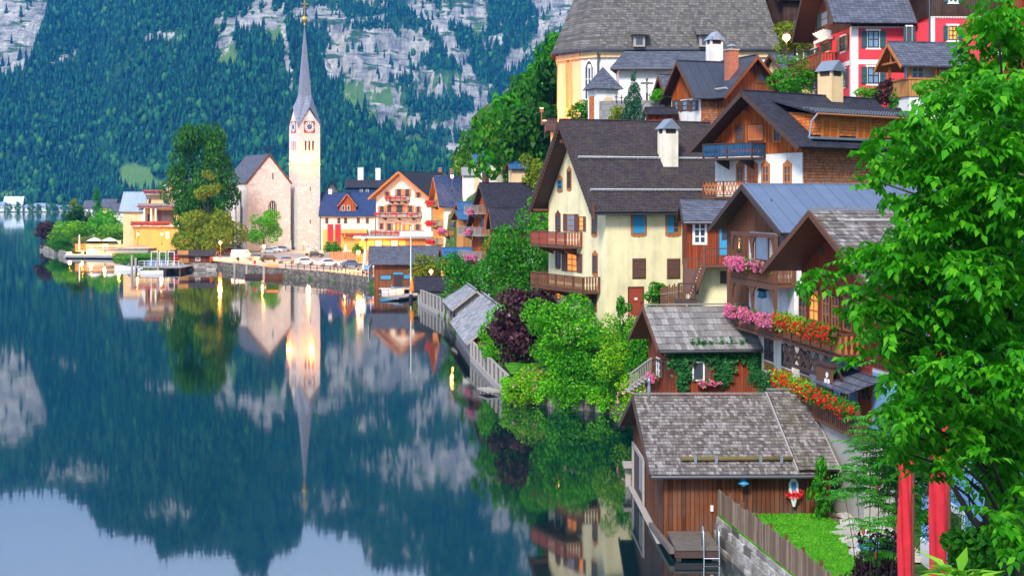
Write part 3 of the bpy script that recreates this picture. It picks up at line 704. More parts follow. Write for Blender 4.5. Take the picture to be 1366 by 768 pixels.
            for i in range(1, nx + 1):
                x = -w / 2 + w * i / (nx + 1); mb.box(x - m2, x + m2, d0 + 0.006, d1, fw, (h - fw) if not arch else h * 0.97)
            for j in range(1, ny + 1):
                zz = hh * j / (ny + 1); mb.box(-w / 2 + fw, w / 2 - fw, d0 + 0.012, d1, zz - m2 * 0.7, zz + m2 * 0.7)
            return mb.mesh('frame')
        link('frame', cached(('frame', w, h, nx, ny, arch), frame_m), MT[frame], o)
        if surround:
            def sur_m():
                mb = MB(); a, b = -0.035, 0.02
                if arch:
                    hh = h - w / 2
                    mb.box(-w / 2 - sw, -w / 2, a, b, -sw, hh); mb.box(w / 2, w / 2 + sw, a, b, -sw, hh); mb.box(-w / 2, w / 2, a, b, -sw, 0)
                    q = [(math.cos(t) * (w / 2 + sw / 2), -0.01, hh + math.sin(t) * (w * 0.62 + sw / 2)) for t in np.linspace(0, math.pi, 11)]
                    for i in range(10): mb.beam(q[i], q[i + 1], 0.05, sw, up=(0, 1, 0))
                else:
                    mb.box(-w / 2 - sw, -w / 2, a, b, -sw, h + sw); mb.box(w / 2, w / 2 + sw, a, b, -sw, h + sw); mb.box(-w / 2, w / 2, a, b, h, h + sw); mb.box(-w / 2, w / 2, a, b, -sw, 0)
                if ornate:             # carved crest above and drop below
                    q = w / 2 + sw
                    top = [(-q, h + sw), (q, h + sw), (q * 0.85, h + sw + 0.06), (q * 0.5, h + sw + 0.10), (q * 0.42, h + sw + 0.2), (q * 0.15, h + sw + 0.22), (0, h + sw + 0.34), (-q * 0.15, h + sw + 0.22), (-q * 0.42, h + sw + 0.2), (-q * 0.5, h + sw + 0.10), (-q * 0.85, h + sw + 0.06)]
                    mb.prism([(x, a, zz) for x, zz in top], (0, 0.05, 0))
                    bot = [(-q * 0.95, -sw), (-q * 0.6, -sw - 0.1), (-q * 0.2, -sw - 0.08), (0, -sw - 0.16), (q * 0.2, -sw - 0.08), (q * 0.6, -sw - 0.1), (q * 0.95, -sw)]
                    mb.prism([(x, a, zz) for x, zz in bot], (0, 0.05, 0))
                return mb.mesh('surround')
            link('surround', cached(('sur', w, h, sw, ornate, arch), sur_m), MT[surround], o)
        if shut:
            sx = shw or w * 0.5
            def sh_m():
                mb = MB(); n = max(3, int(h / 0.13))
                mb.box(0, 0.05, -0.075, -0.04, 0, h); mb.box(sx - 0.05, sx, -0.075, -0.04, 0, h); mb.box(0.05, sx - 0.05, -0.075, -0.04, 0, 0.06); mb.box(0.05, sx - 0.05, -0.075, -0.04, h - 0.06, h); mb.box(0.05, sx - 0.05, -0.074, -0.04, h / 2 - .03, h / 2 + .03)
                for i in range(n):
                    zz = 0.06 + (h - 0.12) * (i + 0.5) / n; e = (h - 0.12) / n * 0.5
                    mb.hexa([(0.05, -0.045, zz - e), (sx - .05, -0.045, zz - e), (sx - .05, -0.038, zz - e), (.05, -0.038, zz - e), (0.05, -0.062, zz - e * .2), (sx - .05, -0.062, zz - e * .2), (sx - .05, -0.045, zz + e), (.05, -0.045, zz + e)])
                return mb.mesh('shutter')
            me = cached(('shut', sx, h), sh_m); sp_ = (0.03 if surround is None else sw * 0.35)
            if shut_closed:
                for x in (-w / 2, 0.0) if shut_closed is True else ((-w / 2,) if shut_closed == 'l' else (0.0,)):
                    c = link('shutter', me, MT[shut], o, (x, 0, 0), scale=(w / 2 / sx, 1, 1))
            else:
                link('shutter', me, MT[shut], o, (-w / 2 - sx - sp_, 0, 0)); link('shutter', me, MT[shut], o, (w / 2 + sp_, 0, 0))
        if sill:
            def si(): return MB().box(-w / 2 - 0.1, w / 2 + 0.1, -0.14, 0.02, -0.09, -0.005).mesh('sill')
            link('sill', cached(('sill', w), si), MT[sill], o)
        return o
    def door(s, f, u, z, w, h, mat='timber_red', frame='timber', out=0.0, glazed=False):
        pos, rz = s.face(f, u, z, out)
        o = MB().box(-w / 2, w / 2, -0.02, 0.2, 0, h).build('door', MT[mat], s.t, pos, rz)
        mb = MB(); mb.box(-w / 2 - .1, -w / 2, -.05, .02, 0, h + .1).box(w / 2, w / 2 + .1, -.05, .02, 0, h + .1).box(-w / 2, w / 2, -.05, .02, h, h + .1).build('frame', MT[frame], o)
        if glazed: MB().box(-w * .32, w * .32, -.028, -.021, h * .4, h * .9).build('pane', MT['pane'], o)
        else:
            mb = MB(); mb.box(-w * .36, w * .36, -.035, -.021, h * .1, h * .42).box(-w * .36, w * .36, -.035, -.021, h * .52, h * .92).build('panel', MT[mat], o)
        MB().box(w * .36, w * .42, -.09, -.021, h * .45, h * .52).build('handle', MT['iron'], o)
        return o
    def balcony(s, f, u0, u1, z, depth, rh, mat='timber', rail='wood_brown', style='boards', posts=0, ph=2.4, sides=True, brackets=2, out=0.0):
        pos, rz = s.face(f, u0, z, out); wd = u1 - u0
        o = MB().box(0, wd, -depth, 0.0, -0.16, 0).build('balcony', MT[mat], s.t, pos, rz)
        mb = MB()
        runs = [((0, -depth + .05), (wd, -depth + .05))]
        if sides: runs += [((0.04, -depth + .08), (0.04, -0.02)), ((wd - .04, -depth + .08), (wd - .04, -0.02))]
        fr = MB()
        for (p, q) in runs:
            P0, P1 = Vector((p[0], p[1], 0)), Vector((q[0], q[1], 0)); ln = (P1 - P0).length; d = (P1 - P0).normalized()
            fr.beam(P0 + Vector((0, 0, rh)), P1 + Vector((0, 0, rh)), 0.12, 0.07); fr.beam(P0 + Vector((0, 0, 0.09)), P1 + Vector((0, 0, 0.09)), 0.07, 0.06)
            n = max(1, int(ln / 1.5))
            for i in range(n + 1): fr.beam(P0 + d * ln * i / n, P0 + d * ln * i / n + Vector((0, 0, rh)), 0.09, 0.09, up=(1, 0, 0))
            st = {'boards': 0.15, 'slats': 0.22, 'bars': 0.16, 'lattice': 0.3, 'metal': .12}[style]; bwid = {'boards': 0.14, 'slats': 0.13, 'bars': 0.05, 'lattice': .05, 'metal': .02}[style]
            k = max(1, int(ln / st))
            for i in range(k):
                c = P0 + d * (ln * (i + 0.5) / k)
                if style == 'lattice':
                    a = P0 + d * (ln * i / k); b = P0 + d * (ln * (i + 1) / k)
                    mb.beam(a + Vector((0, 0, .12)), b + Vector((0, 0, rh - .05)), 0.03, 0.07); mb.beam(a + Vector((0, 0, rh - .05)), b + Vector((0, 0, .12)), 0.034, 0.07)
                else:
                    hw = bwid / 2
                    if style in ('boards', 'slats'):   # sawn-out waist in every board
                        for (za, zb, k2) in ((0.1, 0.35, 1.0), (0.35, 0.55, 0.6), (0.55, 0.95, 1.0)):
                            mb.obox(c + Vector((0, 0, rh * (za + zb) / 2)), d * hw * k2, Vector((-d.y, d.x, 0)) * 0.016, Vector((0, 0, rh * (zb - za) / 2)))
                    else: mb.obox(c + Vector((0, 0, rh * 0.52)), d * hw, Vector((-d.y, d.x, 0)) * 0.016, Vector((0, 0, rh * 0.46)))
        r_ = mb.build('railing', MT[rail], o); fr.build('rail_frame', MT[mat], r_)
        for i in range(brackets):
            x = wd * (i + 0.5) / brackets if brackets > 1 else wd / 2
            b = MB(); b.prism([(x - .06, 0.0, -0.16), (x - .06, -depth * .85, -0.16), (x - .06, -depth * .8, -0.3), (x - .06, 0.0, -0.75)], (0.12, 0, 0)); b.build('bracket', MT[mat], o)
        for i in range(posts):
            x = 0.06 + (wd - .12) * i / max(1, posts - 1)
            MB().box(x - .07, x + .07, -depth + .0, -depth + .14, rh + .04, ph).build('post', MT[mat], o)
        return o
    def chimney(s, x, y, z0, z1, a=0.9, b=0.9, mat='warmwhite', cap='tin_light', style='gable'):
        o = MB().box(*[q for q in (s.o((x - a / 2, 0, 0))[0], s.o((x + a / 2, 0, 0))[0], s.o((0, y - b / 2, 0))[1], s.o((0, y + b / 2, 0))[1], s.off[2] + z0, s.off[2] + z1)]).build('chimney', MT[mat], s.t)
        c = s.o((x, y, z1))
        if style == 'gable':
            mb = MB(); mb.box(c[0] - a / 2 + .05, c[0] + a / 2 - .05, c[1] - b / 2 + .05, c[1] + b / 2 - .05, c[2] + .001, c[2] + .34); mb.build('flue_shade', MT['timber_dark'], o)  # dark block painted as the shade under the chimney cap
            for sx in (-1, 1):
                for sy in (-1, 1): MB().box(c[0] + sx * (a / 2 - .09) - .09, c[0] + sx * (a / 2 - .09) + .09, c[1] + sy * (b / 2 - .09) - .09, c[1] + sy * (b / 2 - .09) + .09, c[2] + .002, c[2] + .36).build('cap_pillar', MT[mat], o)
            e = 0.16; zt = c[2] + .36
            MB().prism([(c[0] - a / 2 - e, c[1] - b / 2 - e, zt), (c[0] + a / 2 + e, c[1] - b / 2 - e, zt), (c[0], c[1] - b / 2 - e, zt + a * 0.62)], (0, b + 2 * e, 0)).build('cap', MT[cap], o)
        else:
            MB().box(c[0] - a / 2 - .08, c[0] + a / 2 + .08, c[1] - b / 2 - .08, c[1] + b / 2 + .08, c[2] + .001, c[2] + .12).build('cap', MT['concrete'], o)
            if style == 'cowl': MB().lathe([(0.12, .12), (0.12, .3), (a * .5, .34), (a * .35, .5), (0.02, .6)], c, 10).build('cowl', MT['copper'], o)
        return o
    def part(s, name, mb, mat, parent=None, smooth=False): return mb.build(name, MT[mat] if isinstance(mat, str) else mat, parent or s.t, smooth=smooth)
    def world(s, p):
        m = Matrix.Translation(s.t.location) @ Matrix.Rotation(s.t.rotation_euler.z, 4, 'Z')
        return m @ Vector(s.o(p))

# ------------------------------------------------------------------ plants
def leaves_np(pts, nrm, size, rng, aspect=0.55, jit=0.8, fold=0.15, droop=0.0):
    """pointed leaves: two triangles-quads folded along the midrib"""
    n = len(pts)
    nn = nrm + rng.normal(0, jit, (n, 3)); nn /= np.linalg.norm(nn, axis=1, keepdims=True) + 1e-9
    a = rng.normal(0, 1, (n, 3)); a[:, 2] -= droop
    d = a - (a * nn).sum(1, keepdims=True) * nn; d /= np.linalg.norm(d, axis=1, keepdims=True) + 1e-9
    b = np.cross(nn, d); s_ = size * rng.uniform(0.65, 1.3, (n, 1)); wv = s_ * aspect * 0.5
    v = np.stack([pts - d * s_ * 0.5, pts - d * s_ * 0.05 + b * wv + nn * s_ * fold, pts + d * s_ * 0.5, pts - d * s_ * 0.05 - b * wv + nn * s_ * fold], 1)
    return v.reshape(-1, 3), np.arange(n * 4).reshape(-1, 4)
def cloud(rng, clumps, n):
    cl = np.array(clumps, float); wgt = cl[:, 3] ** 2; idx = rng.choice(len(cl), n, p=wgt / wgt.sum())
    d = rng.normal(0, 1, (n, 3)); d /= np.linalg.norm(d, axis=1, keepdims=True)
    rr = rng.uniform(0.55, 1.05, (n, 1)) ** 0.6
    return cl[idx, :3] + d * rr * cl[idx, 3:4] * np.array([1, 1, 0.8]), d
def crown_mesh(kind, n, seed):
    def mk():
        rng = np.random.RandomState(seed); cl = []
        if kind == 'round':
            for i in range(16):
                t = rng.rand() * 6.28; zz = rng.uniform(0.12, 0.88); q = math.sin(math.pi * min(1, zz * 0.92 + 0.08)) ** 0.6 * 0.36 * rng.uniform(0.6, 1.05)
                cl.append((math.cos(t) * q, math.sin(t) * q, zz, rng.uniform(0.13, 0.22)))
            cl.append((0, 0, 0.5, 0.3))
        elif kind == 'tall':
            for i in range(26):
                zz = rng.uniform(0.08, 0.93); q = (0.42 * (1 - abs(zz - 0.42) * 1.25)) * rng.uniform(0.3, 1.0); t = rng.rand() * 6.28
                cl.append((math.cos(t) * q, math.sin(t) * q, zz, rng.uniform(0.08, 0.15)))
        elif kind == 'linden':
            for i in range(95):
                zz = rng.uniform(0.04, 0.96); q = 0.42 * math.sin(math.pi * (0.12 + zz * 0.80)) ** 0.7 * math.sqrt(rng.uniform(0.15, 1.0)); t = rng.rand() * 6.28
                cl.append((math.cos(t) * q, math.sin(t) * q, zz, rng.uniform(0.08, 0.135)))
            cl += [(0, 0, z_, .17) for z_ in (.25, .42, .58, .74)]
        elif kind == 'cone':
            for i in range(26):
                zz = rng.rand() ** 1.3 * 0.95; q = 0.40 * (1 - zz) * rng.uniform(0.5, 1.0); t = rng.rand() * 6.28
                cl.append((math.cos(t) * q, math.sin(t) * q, zz + 0.02, 0.05 + 0.14 * (1 - zz)))
        elif kind == 'column':
            for i in range(24):
                zz = rng.rand(); q = 0.30 * (1 - max(0, zz - 0.6) * 2.0) * rng.uniform(0.4, 1.0); t = rng.rand() * 6.28
                cl.append((math.cos(t) * q, math.sin(t) * q, 0.04 + zz * 0.9, 0.13))
        elif kind == 'low':
            for i in range(14):
                t = rng.rand() * 6.28; q = 0.36 * math.sqrt(rng.rand())
                cl.append((math.cos(t) * q, math.sin(t) * q, rng.uniform(0.15, 0.65), rng.uniform(0.16, 0.3)))
        p, d = cloud(rng, cl, n)
        lo, hi = np.percentile(p, 1.5, 0), np.percentile(p, 98.5, 0); p = (p - [(lo[0] + hi[0]) / 2, (lo[1] + hi[1]) / 2, lo[2]]) / (hi - lo)
        s = (5.2 if kind == 'linden' else 4.1) / math.sqrt(n)
        v, f = leaves_np(p, d * 1.0 + np.array([0, 0, 0.4]), s, rng)
        me = np_mesh('crown', v, f); return me
    return cached(('crown', kind, n, seed), mk)
def trunk_mesh(limbs, seed, r=0.035):
    def mk():
        rng = random.Random(seed); mb = MB()
        mb.tube([(0, 0, -0.03), (0.01, 0, 0.25), (0.0, 0.015, 0.5), (0.015, 0, 0.85)], r, 7, r * 0.25)
        for i in range(limbs):
            t = rng.random() * 6.28; z = rng.uniform(0.22, 0.6); q = rng.uniform(0.18, 0.34)
            mb.tube([(0, 0, z), (math.cos(t) * q * .5, math.sin(t) * q * .5, z + 0.10), (math.cos(t) * q, math.sin(t) * q, z + rng.uniform(.15, .28))], r * 0.45, 5, r * 0.1)
        return mb.mesh('trunk')
    return cached(('trunk', limbs, seed, r), mk)
def plant(name, label, cat, x, y, z, wd, h, kind='round', mat='lf_mid', n=900, seed=1, group=None, trunk=0.0, depth=None, blossom=None, nb=60):
    """crown of width wd and height h; trunk = bare trunk height under it"""
    t = thing(name, label, cat, (x, y, z), (seed * 2.4) % 6.28, group)
    dp = depth or wd
    if trunk is not None:
        link('trunk', trunk_mesh(6, seed), MT['bark'], t, (0, 0, 0), scale=(max(0.4, wd * 0.8), max(0.4, wd * 0.8), trunk + h * 0.95))
    n = int(n * 1.5)
    link('crown', crown_mesh(kind, n, seed), MT[mat], t, (0, 0, trunk or 0), scale=(wd, dp, h))
    if blossom:
        def mk():
            rng = np.random.RandomState(seed + 50); d = rng.normal(0, 1, (nb, 3)); d /= np.linalg.norm(d, axis=1, keepdims=True); d[:, 2] = np.abs(d[:, 2])
            c = d * np.array([.46, .46, .5]) + np.array([0, 0, .42]); pts = np.repeat(c, 9, 0) + rng.normal(0, 0.018, (nb * 9, 3))
            v, f = leaves_np(pts, np.repeat(d, 9, 0), 0.05, rng, 0.9); return np_mesh('blossoms', v, f)
        link('blossoms', cached(('bl', nb, seed), mk), MT[blossom], t, (0, 0, trunk or 0), scale=(wd, dp, h))
    return t
def pplant(name, label, cat, px0, px1, py0, py1, Y, **k):
    """plant filling the picture columns px0..px1 and rows py0 (top) .. py1 (base) at depth Y"""
    x = PX((px0 + px1) / 2, Y); z = PZ(py1, Y); wd = (px1 - px0) * Y / F * 1.04; h = (py1 - py0) * Y / F; tr = k.pop('trunkf', 0.0)
    return plant(name, label, cat, x, Y, z, wd, h * (1 - tr), trunk=h * tr, **k)

def flower_box(label, p0, p1, mat='fl_pink', hang=0.35, up=0.3, n=300, nb=60, green='lf_mid', seed=1, group='flower boxes on the balconies', box=True, bs=0.09):
    """trough from p0 to p1 (world) with leaves and blossoms"""
    p0, p1 = Vector(p0), Vector(p1); ln = (p1 - p0).length; d = (p1 - p0) / ln
    rz = math.atan2(d.y, d.x)
    t = thing('flower_box', label, 'flower box', p0, rz, group); rng = np.random.RandomState(seed)
    if box: MB().box(0, ln, -0.11, 0.11, -0.1, 0.1).build('trough', MT['timber'], t)
    pts = np.stack([rng.uniform(0, ln, n), rng.normal(-0.03, 0.14, n), rng.triangular(-hang, 0.1, up, n)], -1)
    v, f = leaves_np(pts, np.tile([0, -0.5, 0.8], (n, 1)), 0.14, rng); link('foliage', np_mesh('foliage', v, f), MT[green], t)
    c = np.stack([rng.uniform(0, ln, nb), rng.uniform(-0.26, -0.06, nb), rng.triangular(-hang, 0.05, up, nb)], -1); c[:, 1] -= 0.05
    pts = np.repeat(c, 12, 0) + rng.normal(0, bs * 0.45, (nb * 12, 3))
    v, f = leaves_np(pts, np.tile([0, -0.8, 0.4], (len(pts), 1)), bs * 0.9, rng, 0.85); link('blossoms', np_mesh('blossoms', v, f), MT[mat], t)
    return t
def _at(s, f, px, py):
    """where the sight line through a picture point meets one wall of the house: (u, local z)"""
    p0 = s.world(s_rel(s, f, 0)); p1 = s.world(s_rel(s, f, 1))
    d = (px - 683) / F
    ax, ay = p0.x, p0.y; ex, ey = p1.x - p0.x, p1.y - p0.y
    # (ax+ex*u) = d*(ay+ey*u)
    u = (d * ay - ax) / (ex - d * ey); Y = ay + ey * u
    return u, EYE - (py - HZ) * Y / F - s.t.location.z - s.off[2]
def s_rel(s, f, u):
    return {'F': (u, 0, 0), 'L': (0, s.W - u, 0), 'R': (s.L, u, 0)}[f]
House.at = _at
def _winpx(s, f, px0, px1, py0, py1, **k):
    pc = (px0 + px1) / 2
    ua, _ = s.at(f, px0, py0); ub, _ = s.at(f, px1, py0); u, za = s.at(f, pc, py1); _, zb = s.at(f, pc, py0)
    return s.win(f, u, za, max(0.3, round(abs(ub - ua), 1)), max(0.3, round(zb - za, 1)), **k)
House.winpx = _winpx
def _balpx(s, f, px0, px1, py, depth, rh, **k):
    ua, z = s.at(f, px0, py); ub, z2 = s.at(f, px1, py); return s.balcony(f, ua, ub, (z + z2) / 2, depth, rh, **k)
House.balpx = _balpx

# ================================================================== boathouse in front
def build_boathouse():
    h = House('boathouse', 'brown plank boathouse with mossy wooden shingle roof standing in the lake', 'boathouse', (6.46, 65.5, 0.25), 1.0, 6.1, 13.4, 2.85, 5.05)
    h.walls(-0.6, 9, 'wood_boat')
    h.roof('wshing', ov=0.6, og=0.6, og2=0.25, soffit='timber_dark', barge='timber_dark', shingles=(25, 0.15, 5), bw=0.26, gutter=True)
    mb = MB(); rr, zr, d, le, nn = h.slopes(0.6, 0.6, 0.25)[0]; e = Vector((rr, zr)) + d * le * 0.86 + nn * 0.3
    mb.tube([(0.8, e.x, e.y), (3.3, e.x, e.y), (5.6, e.x, e.y)], 0.1, 8); lg = mb.build('snow_log', m_plain('mossy_log', (0.13, 0.10, 0.03), 0.9, var=0.4, scale=5), h.t, smooth=True)
    for a in (1.4, 2.3, 4.2, 5.1): MB().box(a - .06, a + .06, e.x - .12, e.x + .1, e.y - .2, e.y + .12).build('log_hook', MT['copper'], lg)
    # boat entrance in the lake gable, with post and sill beam
    mb = MB(); mb.box(-0.04, 0.0, 7.6, 12.6, -0.4, 1.9); mb.build('boat_opening_shade', MT['cloth_and_shade'], h.t)  # dark sheet on the closed gable, standing for the shade inside
    mb = MB(); mb.box(-0.14, -0.042, 7.4, 7.62, -0.5, 2.1).box(-0.14, -0.042, 12.5, 12.75, -0.5, 2.1).box(-0.14, -0.042, 7.62, 12.5, 1.9, 2.1); mb.build('opening_frame', MT['timber_grey'], h.t)
    mb = MB(); mb.box(-0.1, -0.044, 7.7, 9.4, 0.3, 1.85); mb.build('sliding_door', MT['wood_grey'], h.t)
    mb = MB(); mb.box(-0.42, -0.16, 13.0, 13.3, -1.5, 0.75).box(-0.55, -0.05, 12.6, 13.6, 0.75, 0.95); mb.build('mooring_beam', MT['timber_grey'], h.t)
    MB().box(-0.3, 0.05, -0.1, 13.0, -1.5, -0.22).build('footing', MT['timber_grey'], h.t)
    MB().box(2.0, 2.12, -0.08, -0.02, 1.1, 1.35).build('switch_box', MT['trim'], h.t)
    # the raised second roof over the land end
    k = House(None, None, None, None, 0, 1.2, 13.4, 3.05, 5.25, t=h.t, off=(5.95, 0, 0))
    k.roof('wshing', ov=0.6, og=0.25, og2=0.2, soffit='timber_dark', barge='timber_grey', shingles=(25, 0.15, 8), bw=0.2)
    k.walls(0.7, 9, 'wood_boat'); mb = MB(); mb.box(9.1, 9.32, -0.5, -0.28, 0.9, 2.9); mb.build('corner_post', MT['timber'], h.t)
    # shrine and blue lamp on the front wall
    u, z = h.at('F', 1058, 674); t = thing('wall_shrine', 'small white wall shrine with red flowers on the boathouse front', 'shrine', h.world((u, -0.02, z)), R(1))
    MB().prism([(-.2, -.12, .55), (.2, -.12, .55), (.2, -.12, .95), (.1, -.12, 1.15), (0, -.12, 1.25), (-.1, -.12, 1.15), (-.2, -.12, .95)], (0, .12, 0)).build('niche', MT['trim'], t)
    MB().lathe([(0.06, 0), (0.16, .35), (0.2, .4), (0.17, .4)], (0, -.16, 0), 10).build('bowl', MT['trim'], t)
    MB().box(-.1, .1, -.13, -.121, .65, 1.05).build('panel', MT['shut_blue'], t)
    rng = np.random.RandomState(4); p = rng.normal(0, 1, (160, 3)) * [.17, .09, .1] + [0, -.2, .48]; v, f = leaves_np(p, np.tile([0, -1., .4], (160, 1)), .09, rng, .9)
    link('blossoms', np_mesh('blossoms', v, f), MT['fl_red'], t)
    u, z = h.at('F', 990, 646); t = thing('wall_lamp', 'blue shaded lamp on the boathouse front wall', 'lamp', h.world((u, -0.02, z)), R(1))
    MB().lathe([(0.05, .35), (0.25, .12), (0.24, .1)], (0, -.35, 0), 12).build('lamp_shade', MT['shut_blue'], t); MB().tube([(0, 0, .6), (0, -.3, .62), (0, -.35, .34)], .025).build('arm', MT['iron'], t); MB().lathe([(0.06, 0), (0.1, .05), (0.08, .12)], (0, -.35, 0), 10).build('bulb', MT['trim'], t)
    # bathing deck and ladder
    t = thing('bathing_deck', 'dark weathered bathing deck at the foot of the boathouse', 'deck', (6.62, 62.2, 0))
    mb = MB()
    for i in range(9): mb.box(0.0, 1.75, i * .36, i * .36 + .345, 0.42, 0.52)
    mb.build('planking', MT['deck_wood'], t); MB().box(0, 1.75, 0.05, 3.2, 0.1, 0.415).build('edge_beam', MT['timber_dark'], t)
    for x in (.15, 1.6):
        for y in (.2, 3.0): MB().box(x - .1, x + .1, y - .1, y + .1, -3, .1).build('pile', MT['timber_dark'], t)
    t = thing('swim_ladder', 'chrome swimming ladder hooked over the bathing deck', 'ladder', (7.75, 62.2, 0.5))
    for x in (0, .62):
        MB().tube([(x, .55, .0), (x, .5, .62), (x, .35, .85), (x, .12, .85), (x, -.08, .6), (x, -.16, 0), (x, -.28, -.8), (x, -.34, -1.2)], .032, 8).build('handrail', MT['steel'], t, smooth=True)
    mb = MB()
    for z in (-.35, -.7, -1.05): mb.tube([(0, -.2 + z * .1, z), (.62, -.2 + z * .1, z)], .025)
    mb.build('rung', MT['steel'], t)
    MB().beam((6.2, 68.6, .12), (6.5, 62.4, .35), .2, .22).build('mooring_sill', MT['deck_wood'])
    tag(bpy.data.objects['mooring_sill'], 'long pale timber sill beside the boathouse wall at water level', 'beam')
build_boathouse()

def stone_blocks(name, mat, a, b, zt, zb, th, seed, label, cat, batter=0.25):
    rng = random.Random(seed); a, b = Vector((a[0], a[1], 0)), Vector((b[0], b[1], 0)); d = (b - a); ln = d.length; d /= ln; nn = Vector((d.y, -d.x, 0)); mb = MB()
    z = zb
    while z < zt - .01:
        hh = min(rng.uniform(.25, .45), zt - z); p = 0
        while p < ln:
            wq = min(rng.uniform(.4, 1.3), ln - p); off = (z - zb) / max(.1, zt - zb) * batter + rng.uniform(-.03, .03)
            c = a + d * (p + wq / 2) - nn * (off) * 1 + Vector((0, 0, z + hh / 2))
            mb.obox(c, d * (wq / 2 - .012), nn * th / 2, Vector((0, 0, hh / 2 - .01))); p += wq
        z += hh
    o = mb.build(name, mat); return tag(o, label, cat)
m_rub = m_island('rubble_blocks', (0.10, 0.085, 0.075), (0.34, 0.31, 0.28), (0.58, 0.55, 0.51), moss=(.05, .045, .025), mossamt=.65, streak=(3, 3, 9))
stone_blocks('retaining_wall', m_rub, (8.5, 65.2), (11.0, 44), 1.2, -1.2, .5, 3, 'pale stone retaining wall below the picket fence at the lawn', 'stone wall', .5)

def build_lawn():
    pts = [(8.75, 65.15), (13.2, 65.35), (13.6, 62.5), (13.0, 60), (12.6, 56), (12.3, 50), (12, 44), (11.3, 44)]
    g = G('lawn_turf'); col = g.mix(g.ramp(g.noise(0.9, 6), [(.35, 0), (.65, 1)]), (0.03, 0.16, 0.008), (0.10, 0.30, 0.02)); g.bump(g.noise(40, 3), .7, .05)
    mb = MB(); mb.prism([(x, y, 1.15) for x, y in pts], (0, 0, .12)); tag(mb.build('lawn', g.fin(col, .9, spec=.1)), kind='structure')
    rng = np.random.RandomState(11); n = 22000; t_ = rng.rand(n, 1); x = rng.uniform(8.6, 13.6, n); y = rng.uniform(44, 65.3, n)
    lim = np.interp(y, [44, 65.2], [11.3, 8.8]); lim2 = np.interp(y, [44, 50, 56, 60, 62.5, 65.3], [12, 12.3, 12.6, 13, 13.6, 13.2]); k = (x > lim + .05) & (x < lim2); x, y = x[k], y[k]
    p = np.stack([x, y, np.full(len(x), 1.30)], -1); v, f = leaves_np(p, np.tile([0, -.9, .5], (len(p), 1)), .10, rng, .25, .6)
    tag(link('lawn_grass', np_mesh('lawn_grass', v, f), MT['lf_bright']), 'short bright green grass on the lawn by the boathouse', 'grass', kind='stuff')
    # flagstones
    rng = random.Random(6); mb = MB()
    for i in range(90):
        x, y = rng.uniform(12.8, 15.6), rng.uniform(57, 65.2)
        if x < 12.7 + max(0, (y - 60)) * .25: continue
        r = rng.uniform(.22, .5); n = rng.randint(5, 7); a0 = rng.random() * 6
        mb.prism([(x + math.cos(a0 + 6.283 * j / n) * r * rng.uniform(.8, 1.15), y + math.sin(a0 + 6.283 * j / n) * r * rng.uniform(.7, 1.1), 1.2) for j in range(n)], (0, 0, .10 + i * .0012))
    tag(mb.build('stone_path', m_island('flagstones', (.40, .36, .32), (.52, .48, .44), (.64, .60, .56))), kind='structure')
    # picket fence: rails and pales
    t = thing('picket_fence', 'grey brown picket fence along the lawn above the stone wall', 'fence', (8.72, 66.0, 1.15)); a = Vector((0, 0, 0)); b = Vector((2.35, -20.2, 0)); d = b - a; ln = d.length; d /= ln
    mb = MB(); rng = random.Random(2); k = int(ln / .155)
    for i in range(k):
        c = a + d * (i + .5) * .155; hh = rng.uniform(1.08, 1.2)
        mb.obox(c + Vector((0, 0, hh / 2)), d * .052, Vector((d.y, -d.x, 0)) * .014, Vector((0, 0, hh / 2)))
    mb.build('pale', m_island('old_pales', (.13, .085, .06), (.20, .14, .10), (.30, .23, .18), streak=(9, 9, 1)), t)
    MB().beam(a + Vector((.04, 0, .35)), b + Vector((.04, 0, .35)), .05, .09).beam(a + Vector((.04, 0, 1.0)), b + Vector((.04, 0, .88)), .05, .09).build('rail', MT['timber'], t)
    for i in range(11):
        c = a + d * (i * 2.0 + .2); MB().obox(c + Vector((.09, 0, .62)), (.05, 0, 0), (0, .05, 0), (0, 0, .66)).build('post', MT['timber'], t)
build_lawn()

